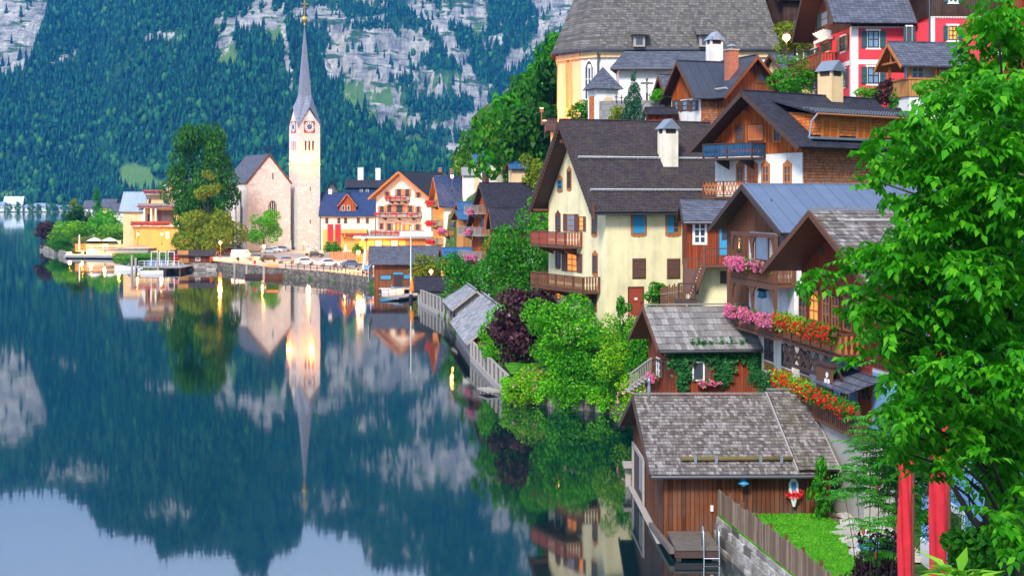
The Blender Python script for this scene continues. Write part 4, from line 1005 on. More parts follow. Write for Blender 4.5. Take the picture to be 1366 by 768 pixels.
# ================================================================== ivy hut behind it
def build_hut():
    h = House('garden_hut', 'small red brown plank hut with grey shingle roof and ivy round the window', 'hut', (9.0, 85, 3.4), 7.6, 5.2, 6.6, 3.2, 5.0)
    h.walls(-1.5, 9, 'wood_red'); h.roof('wshing3', ov=.55, og=1.0, og2=.35, shingles=(7, .30, 12), soffit='timber', barge='timber', gutter=True)
    h.winpx('F', 923, 940, 481, 508, pane='pane', frame='trim', nx=0, ny=0, shut='shut_brown')
    h.winpx('L', 876, 882, 477, 502, pane='pane', frame='trim', nx=1, ny=2, shut='shut_brown')
    h.part('brace', MB().beam((-.06, 6.2, 1.9), (-.06, -.04, 2.2), .07, .1).beam((-.04, -.06, 2.2), (1.0, -.06, 1.95), .07, .1), 'timber')
    # ivy trained over the front: an arch over window and wall
    rng = np.random.RandomState(8)
    def arc(x):  # thickness centre by picture row
        return x
    P_ = []
    for (px, py, r, n) in ((905, 480, 13, 260), (912, 500, 8, 160), (908, 515, 6, 90), (922, 470, 12, 260), (940, 468, 11, 220), (958, 474, 13, 280), (966, 490, 11, 240), (962, 505, 9, 180), (980, 468, 11, 240), (998, 470, 10, 220), (1006, 484, 9, 200), (1010, 498, 9, 160), (1004, 476, 8, 120)):
        u, z = h.at('F', px, py); q = rng.normal(0, .55, (n, 2)) * r * 85 / F
        P_.append(np.stack([u + q[:, 0], rng.uniform(-.28, -.02, n), z + q[:, 1]], -1))
    p = np.concatenate(P_); v, f = leaves_np(p, np.tile([0, -.9, .5], (len(p), 1)), .24, rng, .8, .5)
    o = link('climbing_ivy', np_mesh('climbing_ivy', v, f), MT['lf_ivy'], None, h.t.location, h.t.rotation_euler.z); tag(o, 'dark ivy climbing in an arch over the red hut wall', 'ivy')
    a, b = h.world((1.25, -.25, .5)), h.world((2.6, -.25, .5)); a.z = b.z = PZ(512, 85)
    flower_box('pink geranium box under the ivy framed hut window', a, b, 'fl_pink', .2, .25, 160, 34, group='flower boxes on the balconies', seed=21)
    a = h.world((-.25, 4.6, 0)); b = h.world((-.25, 3.2, 0)); a.z = b.z = PZ(508, 87)
    flower_box('pink flower box under the shuttered side window of the hut', a, b, 'fl_pink', .3, .3, 140, 34, seed=22)
    # steps with railing at the left
    t = thing('garden_stair', 'wooden garden stair with slatted railing beside the red hut', 'stair', (0, 0, 0))
    a, b = Vector(P(840, 520, 92)), Vector(P(868, 500, 89.5))
    mb = MB()
    for i in range(7):
        c = a.lerp(b, i / 6); mb.box(c.x - .2, c.x + .2, c.y - .3, c.y + .9, c.z - .1, c.z)
    mb.build('tread', MT['timber_grey'], t)
    mb = MB(); up = Vector((0, -.35, 1.0)); mb.beam(a + up, b + up, .09, .1); mb.beam(a + up * .2, b + up * .2, .06, .07)
    for i in range(13): c = a.lerp(b, i / 12); mb.beam(c + up * .15, c + up, .05, .05, up=(0, 1, 0))
    mb.build('railing', MT['timber_grey'], t)
    # spirit pillar
    t = thing('stone_finial', 'small grey stone finial post above the boathouse ridge', 'post', P(866, 523, 83)); MB().lathe([(.1, -1.2), (.1, .3), (.06, .45), (.11, .55), (.12, .66), (.04, .78), (.01, .8)], n=10).build('pillar', MT['copper'], t, smooth=True)
build_hut()

# ================================================================== cream house
def build_cream():
    bz = 4.6
    h = House('cream_house', 'tall cream plastered house with brown slate roof and two wooden balconies', 'house', (6.83, 112, bz), 21.3, 11.2, 10.8, 14.5 - bz, 20.45 - bz)
    h.walls(-2.5, 20, 'cream')
    h.roof('slate_brown', ov=.75, og=1.35, og2=.3, soffit='timber_dark', barge='timber_dark', bw=.35, gutter=True, guards=(.42, .78), th=.14)
    # scalloped trim under the front verge
    mb = MB(); rr, zr, d, le, nn = h.slopes(.75, 1.35, .3)[0]
    for i in range(26):
        e = Vector((rr, zr)) + d * le * (i + .5) / 26; mb.box(-1.42, -1.36, e.x - .1, e.x + .1, e.y - .36, e.y - .14)
    rr, zr, d, le, nn = h.slopes(.75, 1.35, .3)[1]
    for i in range(26):
        e = Vector((rr, zr)) + d * le * (i + .5) / 26; mb.box(-1.42, -1.36, e.x - .1, e.x + .1, e.y - .36, e.y - .14)
    mb.box(-1.45, -1.3, -.95, -.8, 14.3 - bz - 1.0, 14.3 - bz + .2); mb.build('verge_trim', MT['timber'], h.t)
    for yy in (.02, 5.4, 10.78): MB().box(-1.3, -.02, yy - .08, yy + .08, (9.2 if yy != 5.4 else 14.4), (9.4 if yy != 5.4 else 14.65)).build('purlin', MT['timber'], h.t)
    h.chimney(6.4, 2.6, 12.0, 15.1, 1.25, 1.0, 'warmwhite', 'copper')
    # front: blue shutters above, brown below, door
    h.winpx('F', 844, 860, 287, 311, pane='pane', frame='ornate', surround='ornate', sw=.16, ornate=True, shut='shut_blue', shut_closed=True)
    h.winpx('F', 890, 906, 287, 311, pane='pane', frame='ornate', surround='ornate', sw=.16, ornate=True, shut='shut_blue', shut_closed='l')
    for a in ((845, 860), (891, 906)): h.winpx('F', *a, 346, 370, pane='pane', frame='timber', surround='timber', sw=.1, shut='shut_brown', shut_closed=True)
    u, z = h.at('F', 848, 422); h.door('F', u, z, 1.1, 2.1, 'timber_red', 'timber')
    u, z = h.at('F', 848, 400); h.part('notice', MB().box(u - .12, u + .12, -.05, -.025, z, z + .18), 'trim')
    u, z = h.at('F', 877, 404); h.win('F', u, z, .8, .9, 'pane', 'timber', 1, 1, surround='ornate', ornate=True)
    mb = MB(); mb.tube([(9.0, -.15, 14.4 - bz), (9.0, -.15, 13.7 - bz), (8.75, -.12, 13.2 - bz), (8.75, -.12, 12.4 - bz)], .07, 8); h.part('downpipe', mb, 'copper')
    # lake gable
    h.winpx('L', 744, 750, 240, 253, pane='pane', frame='shut_blue', nx=0, ny=1, surround='ornate', sw=.12, ornate=True)
    h.winpx('L', 757, 762, 229, 251, pane='pane', frame='timber', nx=0, ny=1, surround='ornate', sw=.12, ornate=True)
    h.winpx('L', 742, 747, 287, 306, pane='pane', frame='timber', nx=0, surround='timber', ornate=True)
    h.winpx('L', 757, 767, 286, 308, pane='pane_blue', frame='ornate', nx=1, shut='shut_brown')
    h.winpx('L', 773, 779, 288, 308, pane='pane_lit', frame='ornate', nx=0, shut='shut_brown')
    h.winpx('L', 790, 796, 287, 312, pane='pane', frame='timber', nx=0, surround='ornate', ornate=True)
    h.winpx('L', 742, 747, 334, 355, pane='pane', frame='timber', nx=0, surround='timber', ornate=True)
    h.winpx('L', 757, 770, 338, 362, pane='pane_lit', frame='ornate', nx=1, shut='shut_brown')
    h.winpx('L', 791, 797, 341, 364, pane='pane', frame='timber', nx=0, surround='ornate', ornate=True)
    for a, b, y0, y1 in ((757, 762, 386, 402), (774, 779, 390, 410), (790, 796, 393, 414)): h.winpx('L', a, b, y0, y1, pane='pane', frame='timber', nx=0, surround='ornate', sw=.1)
    h.winpx('L', 743, 748, 385, 399, pane='pane_lit', frame='timber', nx=0)
    h.balpx('L', 731, 777, 327, 1.5, 1.05, mat='timber', rail='timber_red', style='slats', brackets=3)
    h.balpx('L', 731, 801, 384, 1.5, 1.05, mat='timber', rail='wood_brown', style='slats', brackets=4)
    h.part('garden_wall_lamp', MB().lathe([(.05, 0), (.12, .1), (.1, .3), (.02, .36)], (h.o((-.15, 8.6, 2.9))), 8), 'lamp')
    return h
cream = build_cream()

# ================================================================== red annex with outside stair between cream house and chalet
def build_annex():
    h = House('lean_to_annex', 'red plank annex with white window above an outside stair', 'annex', (11.36, 99.3, 6.9), -3, 4.0, 5.5, 6.6, 8.0, ridge='y', yr=.98)
    h.ze = 6.7; h.ze2 = 7.3
    k = House(None, None, None, None, 0, 4.0, 5.5, 6.5, 7.5, t=h.t)
    k.walls(-2.5, 3.35, 'cream'); k.walls(3.352, 9, 'wood_red', 'cladding', .04); k.roof('slate_grey', ov=.6, og=.3, og2=.3, barge='timber_dark', soffit='timber', gutter=True)
    k.winpx('F', 925, 942, 297, 325, pane='pane', frame='trim', nx=1, ny=2, surround='trim', sw=.07, out=.04)
    u, z = k.at('F', 968, 340); k.door('F', u, z, .8, 2.4, 'shut_blue', 'timber', out=.04, glazed=True)
    u, z = k.at('F', 921, 392); k.door('F', u, z, .8, 2.2, 'shut_brown', 'timber')
    k.winpx('F', 962, 968, 363, 377, pane='pane', frame='timber', surround='timber', sw=.06)
    u0, z0 = k.at('F', 938, 352); MB().box(u0, 4.2, -1.5, -.05, z0 - .18, z0).build('landing', MT['timber'], h.t)
    mb = MB(); 
    for x in np.linspace(u0 + .05, 4.1, 5): mb.box(x - .03, x + .03, -1.47, -1.42, z0, z0 + 1.0)
    mb.box(u0, 4.2, -1.5, -1.4, z0 + 1.0, z0 + 1.07).box(u0, 4.2, -1.48, -1.43, z0 + .5, z0 + .55).build('landing_railing', MT['timber_dark'], h.t)
    u1, z1 = k.at('F', 921, 396); n = 11; st = MB(); stg = MB()
    for i in range(n):
        t_ = (i + .5) / n; x = u1 + (u0 - u1) * t_; z = z1 + (z0 - z1) * t_; st.box(x - .13, x + .13, -1.4, -.2, z - .04, z + .02)
    s = st.build('stair_tread', MT['trim'], h.t)
    MB().beam((u1, -.15, z1), (u0, -.15, z0), .07, .28).build('stringer', MT['timber'], s); MB().beam((u1, -1.45, z1), (u0, -1.45, z0), .07, .28).build('stringer', MT['timber'], s); stg.beam((u1, -1.45, z1 + 1), (u0, -1.45, z0 + 1), .06, .07)
    for i in range(5): x = u1 + (u0 - u1) * i / 4; z = z1 + (z0 - z1) * i / 4; stg.box(x - .03, x + .03, -1.47, -1.42, z, z + 1)
    stg.build('handrail', MT['timber'], s)
    MB().box(u1 - 1.0, u1 + .3, -1.8, -.05, z1 - .35, z1 - .1).box(u1 - .9, u1 - .8, -1.75, -1.65, z1 - .1, z1 + 1).box(u1 + .1, u1 + .2, -1.75, -1.65, z1 - .1, z1 + 1).box(u1 - .9, u1 + .2, -1.74, -1.66, z1 + .9, z1 + 1).build('stair_landing', MT['timber_dark'], h.t)
    # little picket fence below
    t = thing('garden_fence', 'old grey paling fence climbing to the stair of the annex', 'fence', (0, 0, 0)); a, b = Vector(P(882, 402, 106)), Vector(P(916, 398, 101)); mb = MB()
    for i in range(16):
        c = a.lerp(b, i / 15); mb.box(c.x - .05, c.x + .05, c.y - .02, c.y + .02, c.z - .6, c.z + .9 + .1 * (i % 3))
    mb.build('pale', MT['timber'], t); MB().beam(a + Vector((0, .05, .5)), b + Vector((0, .05, .5)), .06, .08).build('rail', MT['timber_grey'], t)
build_annex()

# ================================================================== row along the lane
def build_row():
    bz = 4.6
    h = House('balcony_chalet', 'brown boarded chalet with standing seam tin roof and pink flower balconies', 'house', (14.6, 79.5, bz), 7.0, 11, 13.1, 13.1 - bz, 15.35 - bz)
    h.walls(-2, 7.65 - bz, 'warmwhite'); h.walls(7.652 - bz, 12.85 - bz, 'white', 'upper_wall'); h.walls(12.852 - bz, 20, 'wood_brown', 'gable_cladding', .05)
    h.roof('tin', ov=.8, og=.9, og2=.4, soffit='timber_dark', barge='timber_dark', bw=.3, th=.06)
    # boarded strip left of the loggia
    a, _ = h.at('L', 999, 380); h.part('side_cladding', MB().box(-.05, -.002, h.W - a, h.W + .05, 7.95 - bz, 12.85 - bz), 'wood_brown')
    h.winpx('L', 985, 990, 314, 333, pane='pane', frame='timber', nx=0, ny=0, surround='timber_dark', sw=.08, out=.06)
    h.winpx('L', 1023, 1031, 268, 287, pane='pane_blue', frame='timber', nx=0, ny=0, surround='timber', sw=.06, out=.06)
    h.winpx('L', 1008, 1026, 315, 348, pane='pane_blue', frame='timber', nx=0, ny=0, surround='timber', sw=.08)
    u, z = h.at('L', 1045, 350); h.door('L', u, z, 1.6, 2.2, 'shut_brown', 'timber', glazed=True)
    h.winpx('L', 985, 991, 376, 397, pane='pane', frame='timber', nx=0, ny=0, surround='trim', sw=.1)
    for a, b, c, d in ((1020, 1033, 452, 482), (1043, 1057, 459, 492), (1066, 1080, 468, 500)): pass
    u0, _ = h.at('L', 1000, 380); ln = h.W - u0
    for zz, lab in ((10.25, 0), (7.55, 1)):
        z = zz - bz; o = h.balcony('L', u0, h.W + .2, z - 0.0, 1.1, .95, mat='timber', rail='wood_brown', style='boards', posts=3, ph=2.55, brackets=0)
        # fretwork arches between the posts under the roof beam
        mb = MB(); mb.box(0, ln, -1.12, -.98, 2.4, 2.6)
        for i in range(2):
            x0, x1 = ln * i / 2, ln * (i + 1) / 2
            for s_ in (0, 1):
                xs = x0 + .12 if s_ == 0 else x1 - .12; sg = 1 if s_ == 0 else -1
                mb.prism([(xs, -1.09, 2.39), (xs + sg * .7, -1.09, 2.39), (xs + sg * .35, -1.09, 2.22), (xs + sg * .12, -1.09, 1.9), (xs, -1.09, 1.5)], (0, .08, 0))
        mb.build('arch_bracket', MT['timber'], o)
    t = thing('bird_feeder', 'teal bird feeder hanging in the lower loggia of the chalet', 'bird feeder', P(1017, 392, 83.5)); MB().lathe([(.02, .5), (.32, .2), (.26, .16)], n=8).build('cap', MT['shut_green'], t); MB().lathe([(.2, .15), (.22, -.1), (.3, -.16), (.05, -.25)], n=8).build('tray', MT['shut_blue'], t); MB().tube([(0, 0, .5), (0, 0, 1.2)], .012, 4).build('cord', MT['iron'], t)
    fb = []
    k = 31
    for (zz, ua, ub, lab) in ((11.2, .15, 4.1, 'overflowing pink petunias on the upper balcony of the brown chalet'), (11.2, 4.4, 8.0, 'sparser pink petunias at the near end of the upper chalet balcony'), (8.5, .05, 2.1, 'pink petunia clump at the far end of the lower chalet balcony'), (8.5, 2.9, 5.3, 'pink petunia clump in the middle of the lower chalet balcony'), (8.5, 6.0, 9.2, 'long pink petunia clump next to the red geraniums')):
        a = h.world((-1.25, h.W - u0 - ua, zz - bz)); b = h.world((-1.25, h.W - u0 - ub, zz - bz)); k += 1
        sp = 'sparser' in lab
        flower_box(lab, a, b, 'fl_pink', .55, .3, 150 if sp else int(220 * (ub - ua) / 2), 30 if sp else int(110 * (ub - ua) / 2), seed=k, bs=.09)

    # ---- nearer house of the row
    b2 = 4.6
    h2 = House('flower_chalet', 'red brown chalet with weathered shingle roof and red geranium balcony', 'house', (16.1, 61.8, b2), 6.5, 10, 14.6, 11.2 - b2, 14.0 - b2)
    h2.walls(-3, 7.4 - b2, 'white'); h2.walls(7.402 - b2, 20, 'wood_red', 'cladding', .05)
    h2.roof('wshing', ov=.35, og=1.9, og2=.5, shingles=(20, .18, 33), soffit='timber', barge='timber', bw=.28)
    mb = MB(); rr, zr, d, le, nn = h2.slopes(.35, 1, 1)[0]; e = Vector((rr, zr)) + d * le * .18 + nn * .26; mb.tube([(-.9, e.x, e.y), (9.8, e.x, e.y)], .07, 7); h2.part('snow_log', mb, 'timber_grey')
    
    for a, b in ((1068, 1078), (1082, 1094), (1099, 1109), (1112, 1121), (1127, 1139), (1146, 1156)): h2.winpx('L', a, b, 384 + (a - 1068) * .24, 424 + (a - 1068) * .30, pane='pane_lit' if a == 1082 else 'pane', frame='timber_orange', nx=1, ny=2, surround='timber', sw=.06, out=.06)
    h2.winpx('L', 1076, 1083, 318, 333, pane='pane', frame='timber', nx=0, ny=1, surround='timber', out=.06)
    h2.winpx('L', 1094, 1100, 322, 337, pane='pane', frame='timber', nx=0, ny=1, surround='timber', out=.06)
    o = h2.balcony('L', .3, 9.3, 7.75 - b2, 1.15, 1.0, mat='timber', rail='timber_orange', style='slats', brackets=0)
    # lattice braces hanging below the balcony
    mb = MB(); n = 7; wd = 8.6
    for i in range(n):
        x0, x1 = .3 + wd * i / n, .3 + wd * (i + 1) / n
        mb.beam((x0, -1.08, -.2), (x1, -1.08, -1.0), .07, .12).beam((x0, -1.02, -1.0), (x1, -1.02, -.2), .07, .12).box(x0 - .05, x0 + .05, -1.12, -.98, -1.1, -.16)
    mb.box(.2, 9.0, -1.14, -.96, -1.2, -1.06); mb.build('lattice_brace', MT['timber_dark'], o)
    a = h2.world((-1.35, 14.3, 8.72 - b2)); b = h2.world((-1.35, 5.6, 8.72 - b2)); c = a.lerp(b, .5)
    flower_box('red geraniums and green trailing leaves at the far half of the chalet balcony', a, c, 'fl_red', .5, .5, 1300, 90, 'lf_lime', seed=41, bs=.085)
    flower_box('red geraniums on the near half of the chalet balcony beside the tree', c, b, 'fl_red', .5, .45, 1300, 95, 'lf_mid', seed=42, bs=.085)
    # lower storey: tall windows with boarded aprons, then blue plaster
    for a, b, c, d in ((1020, 1033, 452, 481), (1043, 1057, 459, 490), (1068, 1081, 466, 499)):
        hh = h if a < 1060 else h2
        w_ = hh.winpx('L', a, b, c, d, pane='pane', frame='timber', nx=1, ny=0, surround='trim', sw=.14)
        u, z = hh.at('L', (a + b) / 2, d + 13 + (a - 1020) * .05); p, rz = hh.face('L', u, z, .0)
        wq = abs(hh.at('L', b, d)[0] - hh.at('L', a, d)[0]); zz = hh.at('L', (a + b) / 2, d + 2)[1] - z
        MB().box(-wq / 2, wq / 2, -.04, .05, 0, zz).build('apron', MT['timber_orange'], hh.t, p, rz)
    u0, _ = h2.at('L', 1100, 500); MB().box(-.006, .02, -.006, h2.W - u0, -3, 7.2 - b2).build('blue_wall', MT['blueplaster'], h2.t)
    h2.winpx('L', 1122, 1133, 508, 531, pane='pane', frame='timber_red', nx=1, ny=2, surround='trim', sw=.16, out=.02)
    u, z = h2.at('L', 1155, 562); h2.door('L', u, z, 1.5, 2.35, 'timber_red', 'timber_red', out=.02, glazed=True)
    # porch roof over the red door
    u, z = h2.at('L', 1150, 508); p, rz = h2.face('L', u, z - .25, .02); mb = MB(); mb.hexa([(-2.0, -1.6, 0), (2.6, -1.6, 0), (2.6, 0, .55), (-2.0, 0, .55), (-2.0, -1.6, .1), (2.6, -1.6, .1), (2.6, 0, .68), (-2.0, 0, .68)]); mb.build('porch_roof', MT['slate_grey'], h2.t, p, rz)
    # notice board
    t = thing('notice_board', 'brown wooden notice board with white round plates by the terrace flowers', 'board', P(1100, 532, 68.3), R(-80)); MB().box(-.9, .9, -.05, .05, .1, 1.5).build('panel', MT['timber'], t); MB().box(-1.0, 1.0, -.12, .12, 1.5, 1.62).build('cap', MT['timber_dark'], t)
    mb = MB()
    for x, z in ((.45, 1.1), (.3, .85), (.6, .85)): mb.lathe([(.14, 0), (.14, .02)], n=12)
    mb2 = MB()
    for x, z in ((.45, 1.12), (.28, .84), (.62, .84)): mb2.prism([(x + math.cos(q) * .13, -.08, z + math.sin(q) * .13) for q in np.linspace(0, 6.283, 12, endpoint=False)], (0, .02, 0))
    mb2.build('plate', MT['trim'], t)
    # terrace with railing and red flowers
    tx = 13.25; t = thing('terrace', 'raised terrace with dark railing and grey side wall above the boathouse roof', 'terrace', (tx, 76, 0), R(-85))
    MB().box(0, 13.2, -.0, 1.3, 1.0, 4.68).build('terrace_wall', MT['concrete'], t); MB().box(-.1, 13.3, -.18, 1.3, 4.684, 4.82).build('coping', MT['timber'], t)
    mb = MB(); k_ = 46
    for i in range(k_): x = .1 + 13.0 * i / (k_ - 1); mb.box(x - .05, x + .05, -.12, -.08, 4.83, 5.7)
    mb.build('railing', MT['timber'], t); MB().box(0, 13.2, -.16, -.04, 5.7, 5.78).build('handrail', MT['timber'], t)
    def tp(x): 
        m = Matrix.Translation(t.location) @ Matrix.Rotation(R(-85), 4, 'Z'); q = m @ Vector((x, -.2, 5.85)); return q
    flower_box('dense red geraniums along the far half of the terrace railing', tp(0), tp(6.6), 'fl_red', .45, .5, 1700, 110, 'lf_lime', seed=51, group='flower boxes on the terrace', bs=.085)
    flower_box('red geraniums running down to the near end of the terrace railing', tp(6.6), tp(13.0), 'fl_red', .45, .45, 1700, 110, 'lf_mid', seed=52, group='flower boxes on the terrace', bs=.085)

    # ---- blue house at the right edge, mostly behind the tree
    h3 = House('blue_house', 'light blue plastered house with white trims behind the big tree', 'house', (15.2, 37.5, 1.8), 0, 9, 19.5, 8.6, 12.6)
    h3.walls(-2, 20, 'blueplaster'); h3.roof('slate_grey', ov=.6, og=.7, th=.1)
    h3.winpx('L', 1268, 1284, 684, 724, pane='pane', frame='timber', nx=1, ny=3, surround='trim', sw=.25)
    h3.winpx('L', 1215, 1227, 600, 636, pane='pane', frame='timber', nx=1, ny=2, surround='trim', sw=.22)
    h3.winpx('L', 1218, 1228, 500, 532, pane='pane', frame='timber', nx=1, ny=2, surround='trim', sw=.22); h3.winpx('L', 1290, 1305, 520, 560, pane='pane', frame='timber', nx=1, ny=2, surround='trim', sw=.22)
    u, _ = h3.at('L', 1352, 650); h3.part('corner_trim', MB().box(-.03, -.003, h3.W - u - .5, h3.W - u + .05, -2, 8.3), 'trim')
    h3.part('base_trim', MB().box(-.05, -.004, .0, h3.W, -2, .3), 'trim')
build_row()
# ================================================================== houses up the slope
def build_hill():
    # chalet with blue balcony
    bz = 13.5
    h = House('blue_balcony_chalet', 'dark roofed chalet of orange boards with a blue painted balcony and shingled side', 'house', (18.9, 100, bz), 39, 12, 7.75, 18.7 - bz, 21.7 - bz)
    h.walls(-4, 17.75 - bz, 'white'); h.walls(17.752 - bz, 20, 'wood_orange', 'cladding', .05)
    h.roof('slate_dark', ov=1.0, og=1.5, og2=.4, soffit='timber_dark', barge='timber_dark', bw=.3, gutter=False)
    # shingled side wall and shed dormer
    h.part('shingle_wall', MB().box(.02, 12.05, -.10, -.052, -3.5, 18.75 - bz), 'shing_brown')
    e0 = 20.25 - bz
    mb = MB(); mb.prism([(.9, -.25, 18.9 - bz), (.9, -.25, e0), (.9, 2.6, e0 + .35), (.9, 2.6, 18.9 - bz)], (11.0, 0, 0)); h.part('dormer_wall', mb, 'shing_orange')
    mb = MB(); mb.prism([(.45, -.8, e0 - .03), (.45, -.8, e0 + .09), (.45, 3.8, e0 + 1.32), (.45, 3.8, e0 + 1.2)], (11.9, 0, 0)); dr = h.part('dormer_roof', mb, 'slate_dark')
    mb = MB()
    for i in range(40):
        for r_ in range(3):
            x = .7 + i * .29 + (r_ % 2) * .14; y = -.55 + r_ * .5; z = e0 + .09 + (y + .8) * .268; mb.box(x - .05, x + .05, y - .05, y + .02, z, z + .09)
    mb.build('snow_hooks', MT['copper'], dr); tag(dr.children[0], kind='stuff')
    h.part('dormer_gutter', MB().tube([(.45, -.86, e0), (12.3, -.86, e0)], .07), 'timber_orange'); h.part('downpipe', MB().tube([(.5, -.86, e0), (.3, -.5, e0 - .5), (.3, -.3, 18.6 - bz)], .06), 'tin_light')
    h.part('ledge', MB().box(.2, 12.1, -.75, -.1, 18.62 - bz, 18.78 - bz), 'copper')
    h.winpx('F', 1092, 1113, 157, 186, pane='pane_warm', frame='timber_orange', nx=1, ny=1, surround='timber_orange', sw=.12, out=.30); h.winpx('F', 1139, 1156, 160, 186, pane='pane_warm', frame='timber_orange', nx=1, ny=1, surround='timber_orange', sw=.12, out=.30); h.winpx('F', 1193, 1207, 162, 178, pane='pane', frame='timber', nx=0, ny=0, surround='timber_orange', sw=.12, out=.30)
    h.winpx('L', 983, 993, 169, 188, pane='pane', frame='timber', nx=1, ny=1, surround='timber', sw=.1, out=.06); h.winpx('L', 999, 1019, 168, 187, pane='pane_warm', frame='timber_orange', nx=1, ny=0, surround='timber', sw=.1, out=.06); h.winpx('L', 1034, 1041, 172, 188, pane='pane', frame='timber', nx=0, ny=1, surround='timber_orange', sw=.1, out=.06)
    h.winpx('L', 994, 998, 140, 148, pane='pane', frame='timber', nx=0, ny=0, out=.06)
    for a, b in ((983, 992), (998, 1010), (1017, 1026), (1046, 1055)): h.winpx('L', a, b, 221, 243, pane='pane_warm' if a == 998 else 'pane', frame='ornate', nx=1, ny=1, surround='ornate', sw=.09, ornate=True)
    h.balpx('L', 957, 1022, 211, 1.4, .95, mat='timber_dark', rail='blue_paint', style='boards', brackets=2, out=.05)
    h.balpx('L', 955, 1010, 262, 1.3, 1.0, mat='timber', rail='timber_orange', style='lattice', brackets=2)
    h.chimney(7.6, 3.9, 21.3 - bz, 23.3 - bz, 1.25, 1.25, 'peach', 'copper')

    # white house with tin roof and brick chimney
    bz = 16.5
    h = House('tin_roof_house', 'white walled house with dark tin roof and red brick chimney below the big church', 'house', (15.7, 128, bz), 20, 5.2, 5.5, 23.6 - bz, 26.3 - bz)
    h.walls(-3, 23.3 - bz, 'white'); h.walls(23.302 - bz, 20, 'wood_orange', 'gable_boards', .04)
    h.part('side_boards', MB().box(.05, 5.2, -.06, -.0, 20.9 - bz, 23.5 - bz), 'shing_brown')
    h.roof('tin_dark', ov=.6, og=.8, og2=.1, soffit='timber_dark', barge='timber', th=.06)
    for a, b in ((900, 905), (911, 917), (923, 929)): h.winpx('L', a, b, 134, 148, pane='pane_blue', frame='timber', nx=0, ny=1, shut='shut_brown')
    h.winpx('L', 922, 928, 163, 174, pane='pane', frame='timber', nx=0, ny=1, shut='shut_brown')
    k = House(None, None, None, None, 0, 5.2, 6, 23.6 - bz, 26.5 - bz, ridge='y', t=h.t, off=(1.6, -1.2, 0)); k.walls(-3, 20.9 - bz, 'white', 'wing_wall'); k.walls(20.902 - bz, 20, 'wood_brown', 'wing_boards', .04)
    k.roof('tin_dark', ov=.5, og=.9, og2=.3, soffit='timber', barge='timber', th=.06, guards=(.8,))
    k.winpx('F', 1010, 1022, 97, 110, pane='pane', frame='timber', nx=0, ny=0, surround='timber', sw=.12, out=.05)
    k.chimney(1.2, 1.0, 24.4 - bz, 27.2 - bz, .9, .8, 'brick', style='cowl')
    h.chimney(3.7, 4.6, 25.0 - bz, 28.2 - bz, 1.2, .9, 'white', 'tin_light')
    # dark little house in front of the crucifix
    h = House('dark_lean_to', 'small dark boarded outbuilding with shingled edge beside the churchyard wall', 'outbuilding', (13.6, 133.5, 17), 20, 1.2, 2.2, 7.0, 8.4); h.walls(-2, 20, 'wood_dark'); h.roof('slate_grey', ov=.4, og=.4, og2=.2, barge='timber')

    # ---- the big church
    bz = 21.0; t = thing('parish_church', 'large old church with steep weathered shingle roof and lit apse', 'church', (0, 0, bz)); ez, rz_ = 29.5 - bz, 44.5 - bz
    base = [(25.6, 148.5), (25.6, 162), (9.0, 162), (4.9, 158.5), (4.6, 153), (6.75, 149.6), (8.35, 148.5)]
    MB().prism([(x, y, -6) for x, y in base], (0, 0, ez + 6)).build('wall', MT['white'], t)
    cen = Vector((15, 155.2)); ev = []
    for x, y in base:
        d = Vector((x, y)) - Vector((min(max(x, 10), 22), 155.2)); d.normalize(); ev.append((x + d.x * .75, y + d.y * .75))
    r0, r1 = (10.2, 155.2, rz_), (22.4, 155.2, rz_); E = [(x, y, ez - .25) for x, y in ev]
    mb = MB(); mb.poly([E[6], E[0], r1, r0]); mb.poly([E[0], E[1], r1]); mb.poly([E[1], E[2], r0, r1]); mb.poly([E[2], E[3], r0]); mb.poly([E[3], E[4], r0]); mb.poly([E[4], E[5], r0]); mb.poly([E[5], E[6], r0]); mb.poly([(x, y, z) for x, y, z in E])
    rf = mb.build('roof', MT['church_roof'], t)
    mb = MB()
    for i in range(7): a, b = E[i], E[(i + 1) % 7]; mb.beam(Vector(a) + Vector((0, 0, .02)), Vector(b) + Vector((0, 0, .02)), .16, .2)
    mb.build('eave_gutter', MT['gutter'], t)
    mb = MB()
    for i in range(7): a, b = base[i], base[(i + 1) % 7]; mb.beam((a[0], a[1], ez - .75), (b[0], b[1], ez - .75), .5, .5)
    mb.build('cornice', MT['peach'], t)
    for px in (853, 941):
        x = PX(px, 147.2); z = PZ(56, 147.6) - bz
        d = MB().prism([(x - .55, 147.3, z - .5), (x + .55, 147.3, z - .5), (x + .55, 147.3, z + .55), (x - .55, 147.3, z + .55)], (0, 2.2, 0)).build('dormer', MT['timber_grey'], t)
        MB().box(x - .32, x + .32, 147.26, 147.31, z - .3, z + .4).build('pane', MT['pane'], d)
        MB().hexa([(x - .9, 146.9, z + .62), (x + .9, 146.9, z + .62), (x + .9, 150, z + 1.9), (x - .9, 150, z + 1.9), (x - .9, 146.9, z + .74), (x + .9, 146.9, z + .74), (x + .9, 150, z + 2.0), (x - .9, 150, z + 2.0)]).build('dormer_roof', MT['church_roof'], d)
    # gothic windows on the apse faces
    def gothic(name, p, q, z0, z1, w_, mat, mat2):
        p, q = Vector((*p, 0)), Vector((*q, 0)); c = (p + q) / 2; ang = math.atan2(q.y - p.y, q.x - p.x)
        o = bpy.data.objects.new(name, None)
        hh = z1 - z0; pts = [(-w_ / 2, 0), (w_ / 2, 0), (w_ / 2, hh - w_ * .8), (w_ * .3, hh - w_ * .3), (0, hh), (-w_ * .3, hh - w_ * .3), (-w_ / 2, hh - w_ * .8)]
        pane = MB().prism([(x, -.04, z) for x, z in pts], (0, .1, 0)).build(name, mat2, t, (c.x, c.y, z0), ang)
        mb = MB()
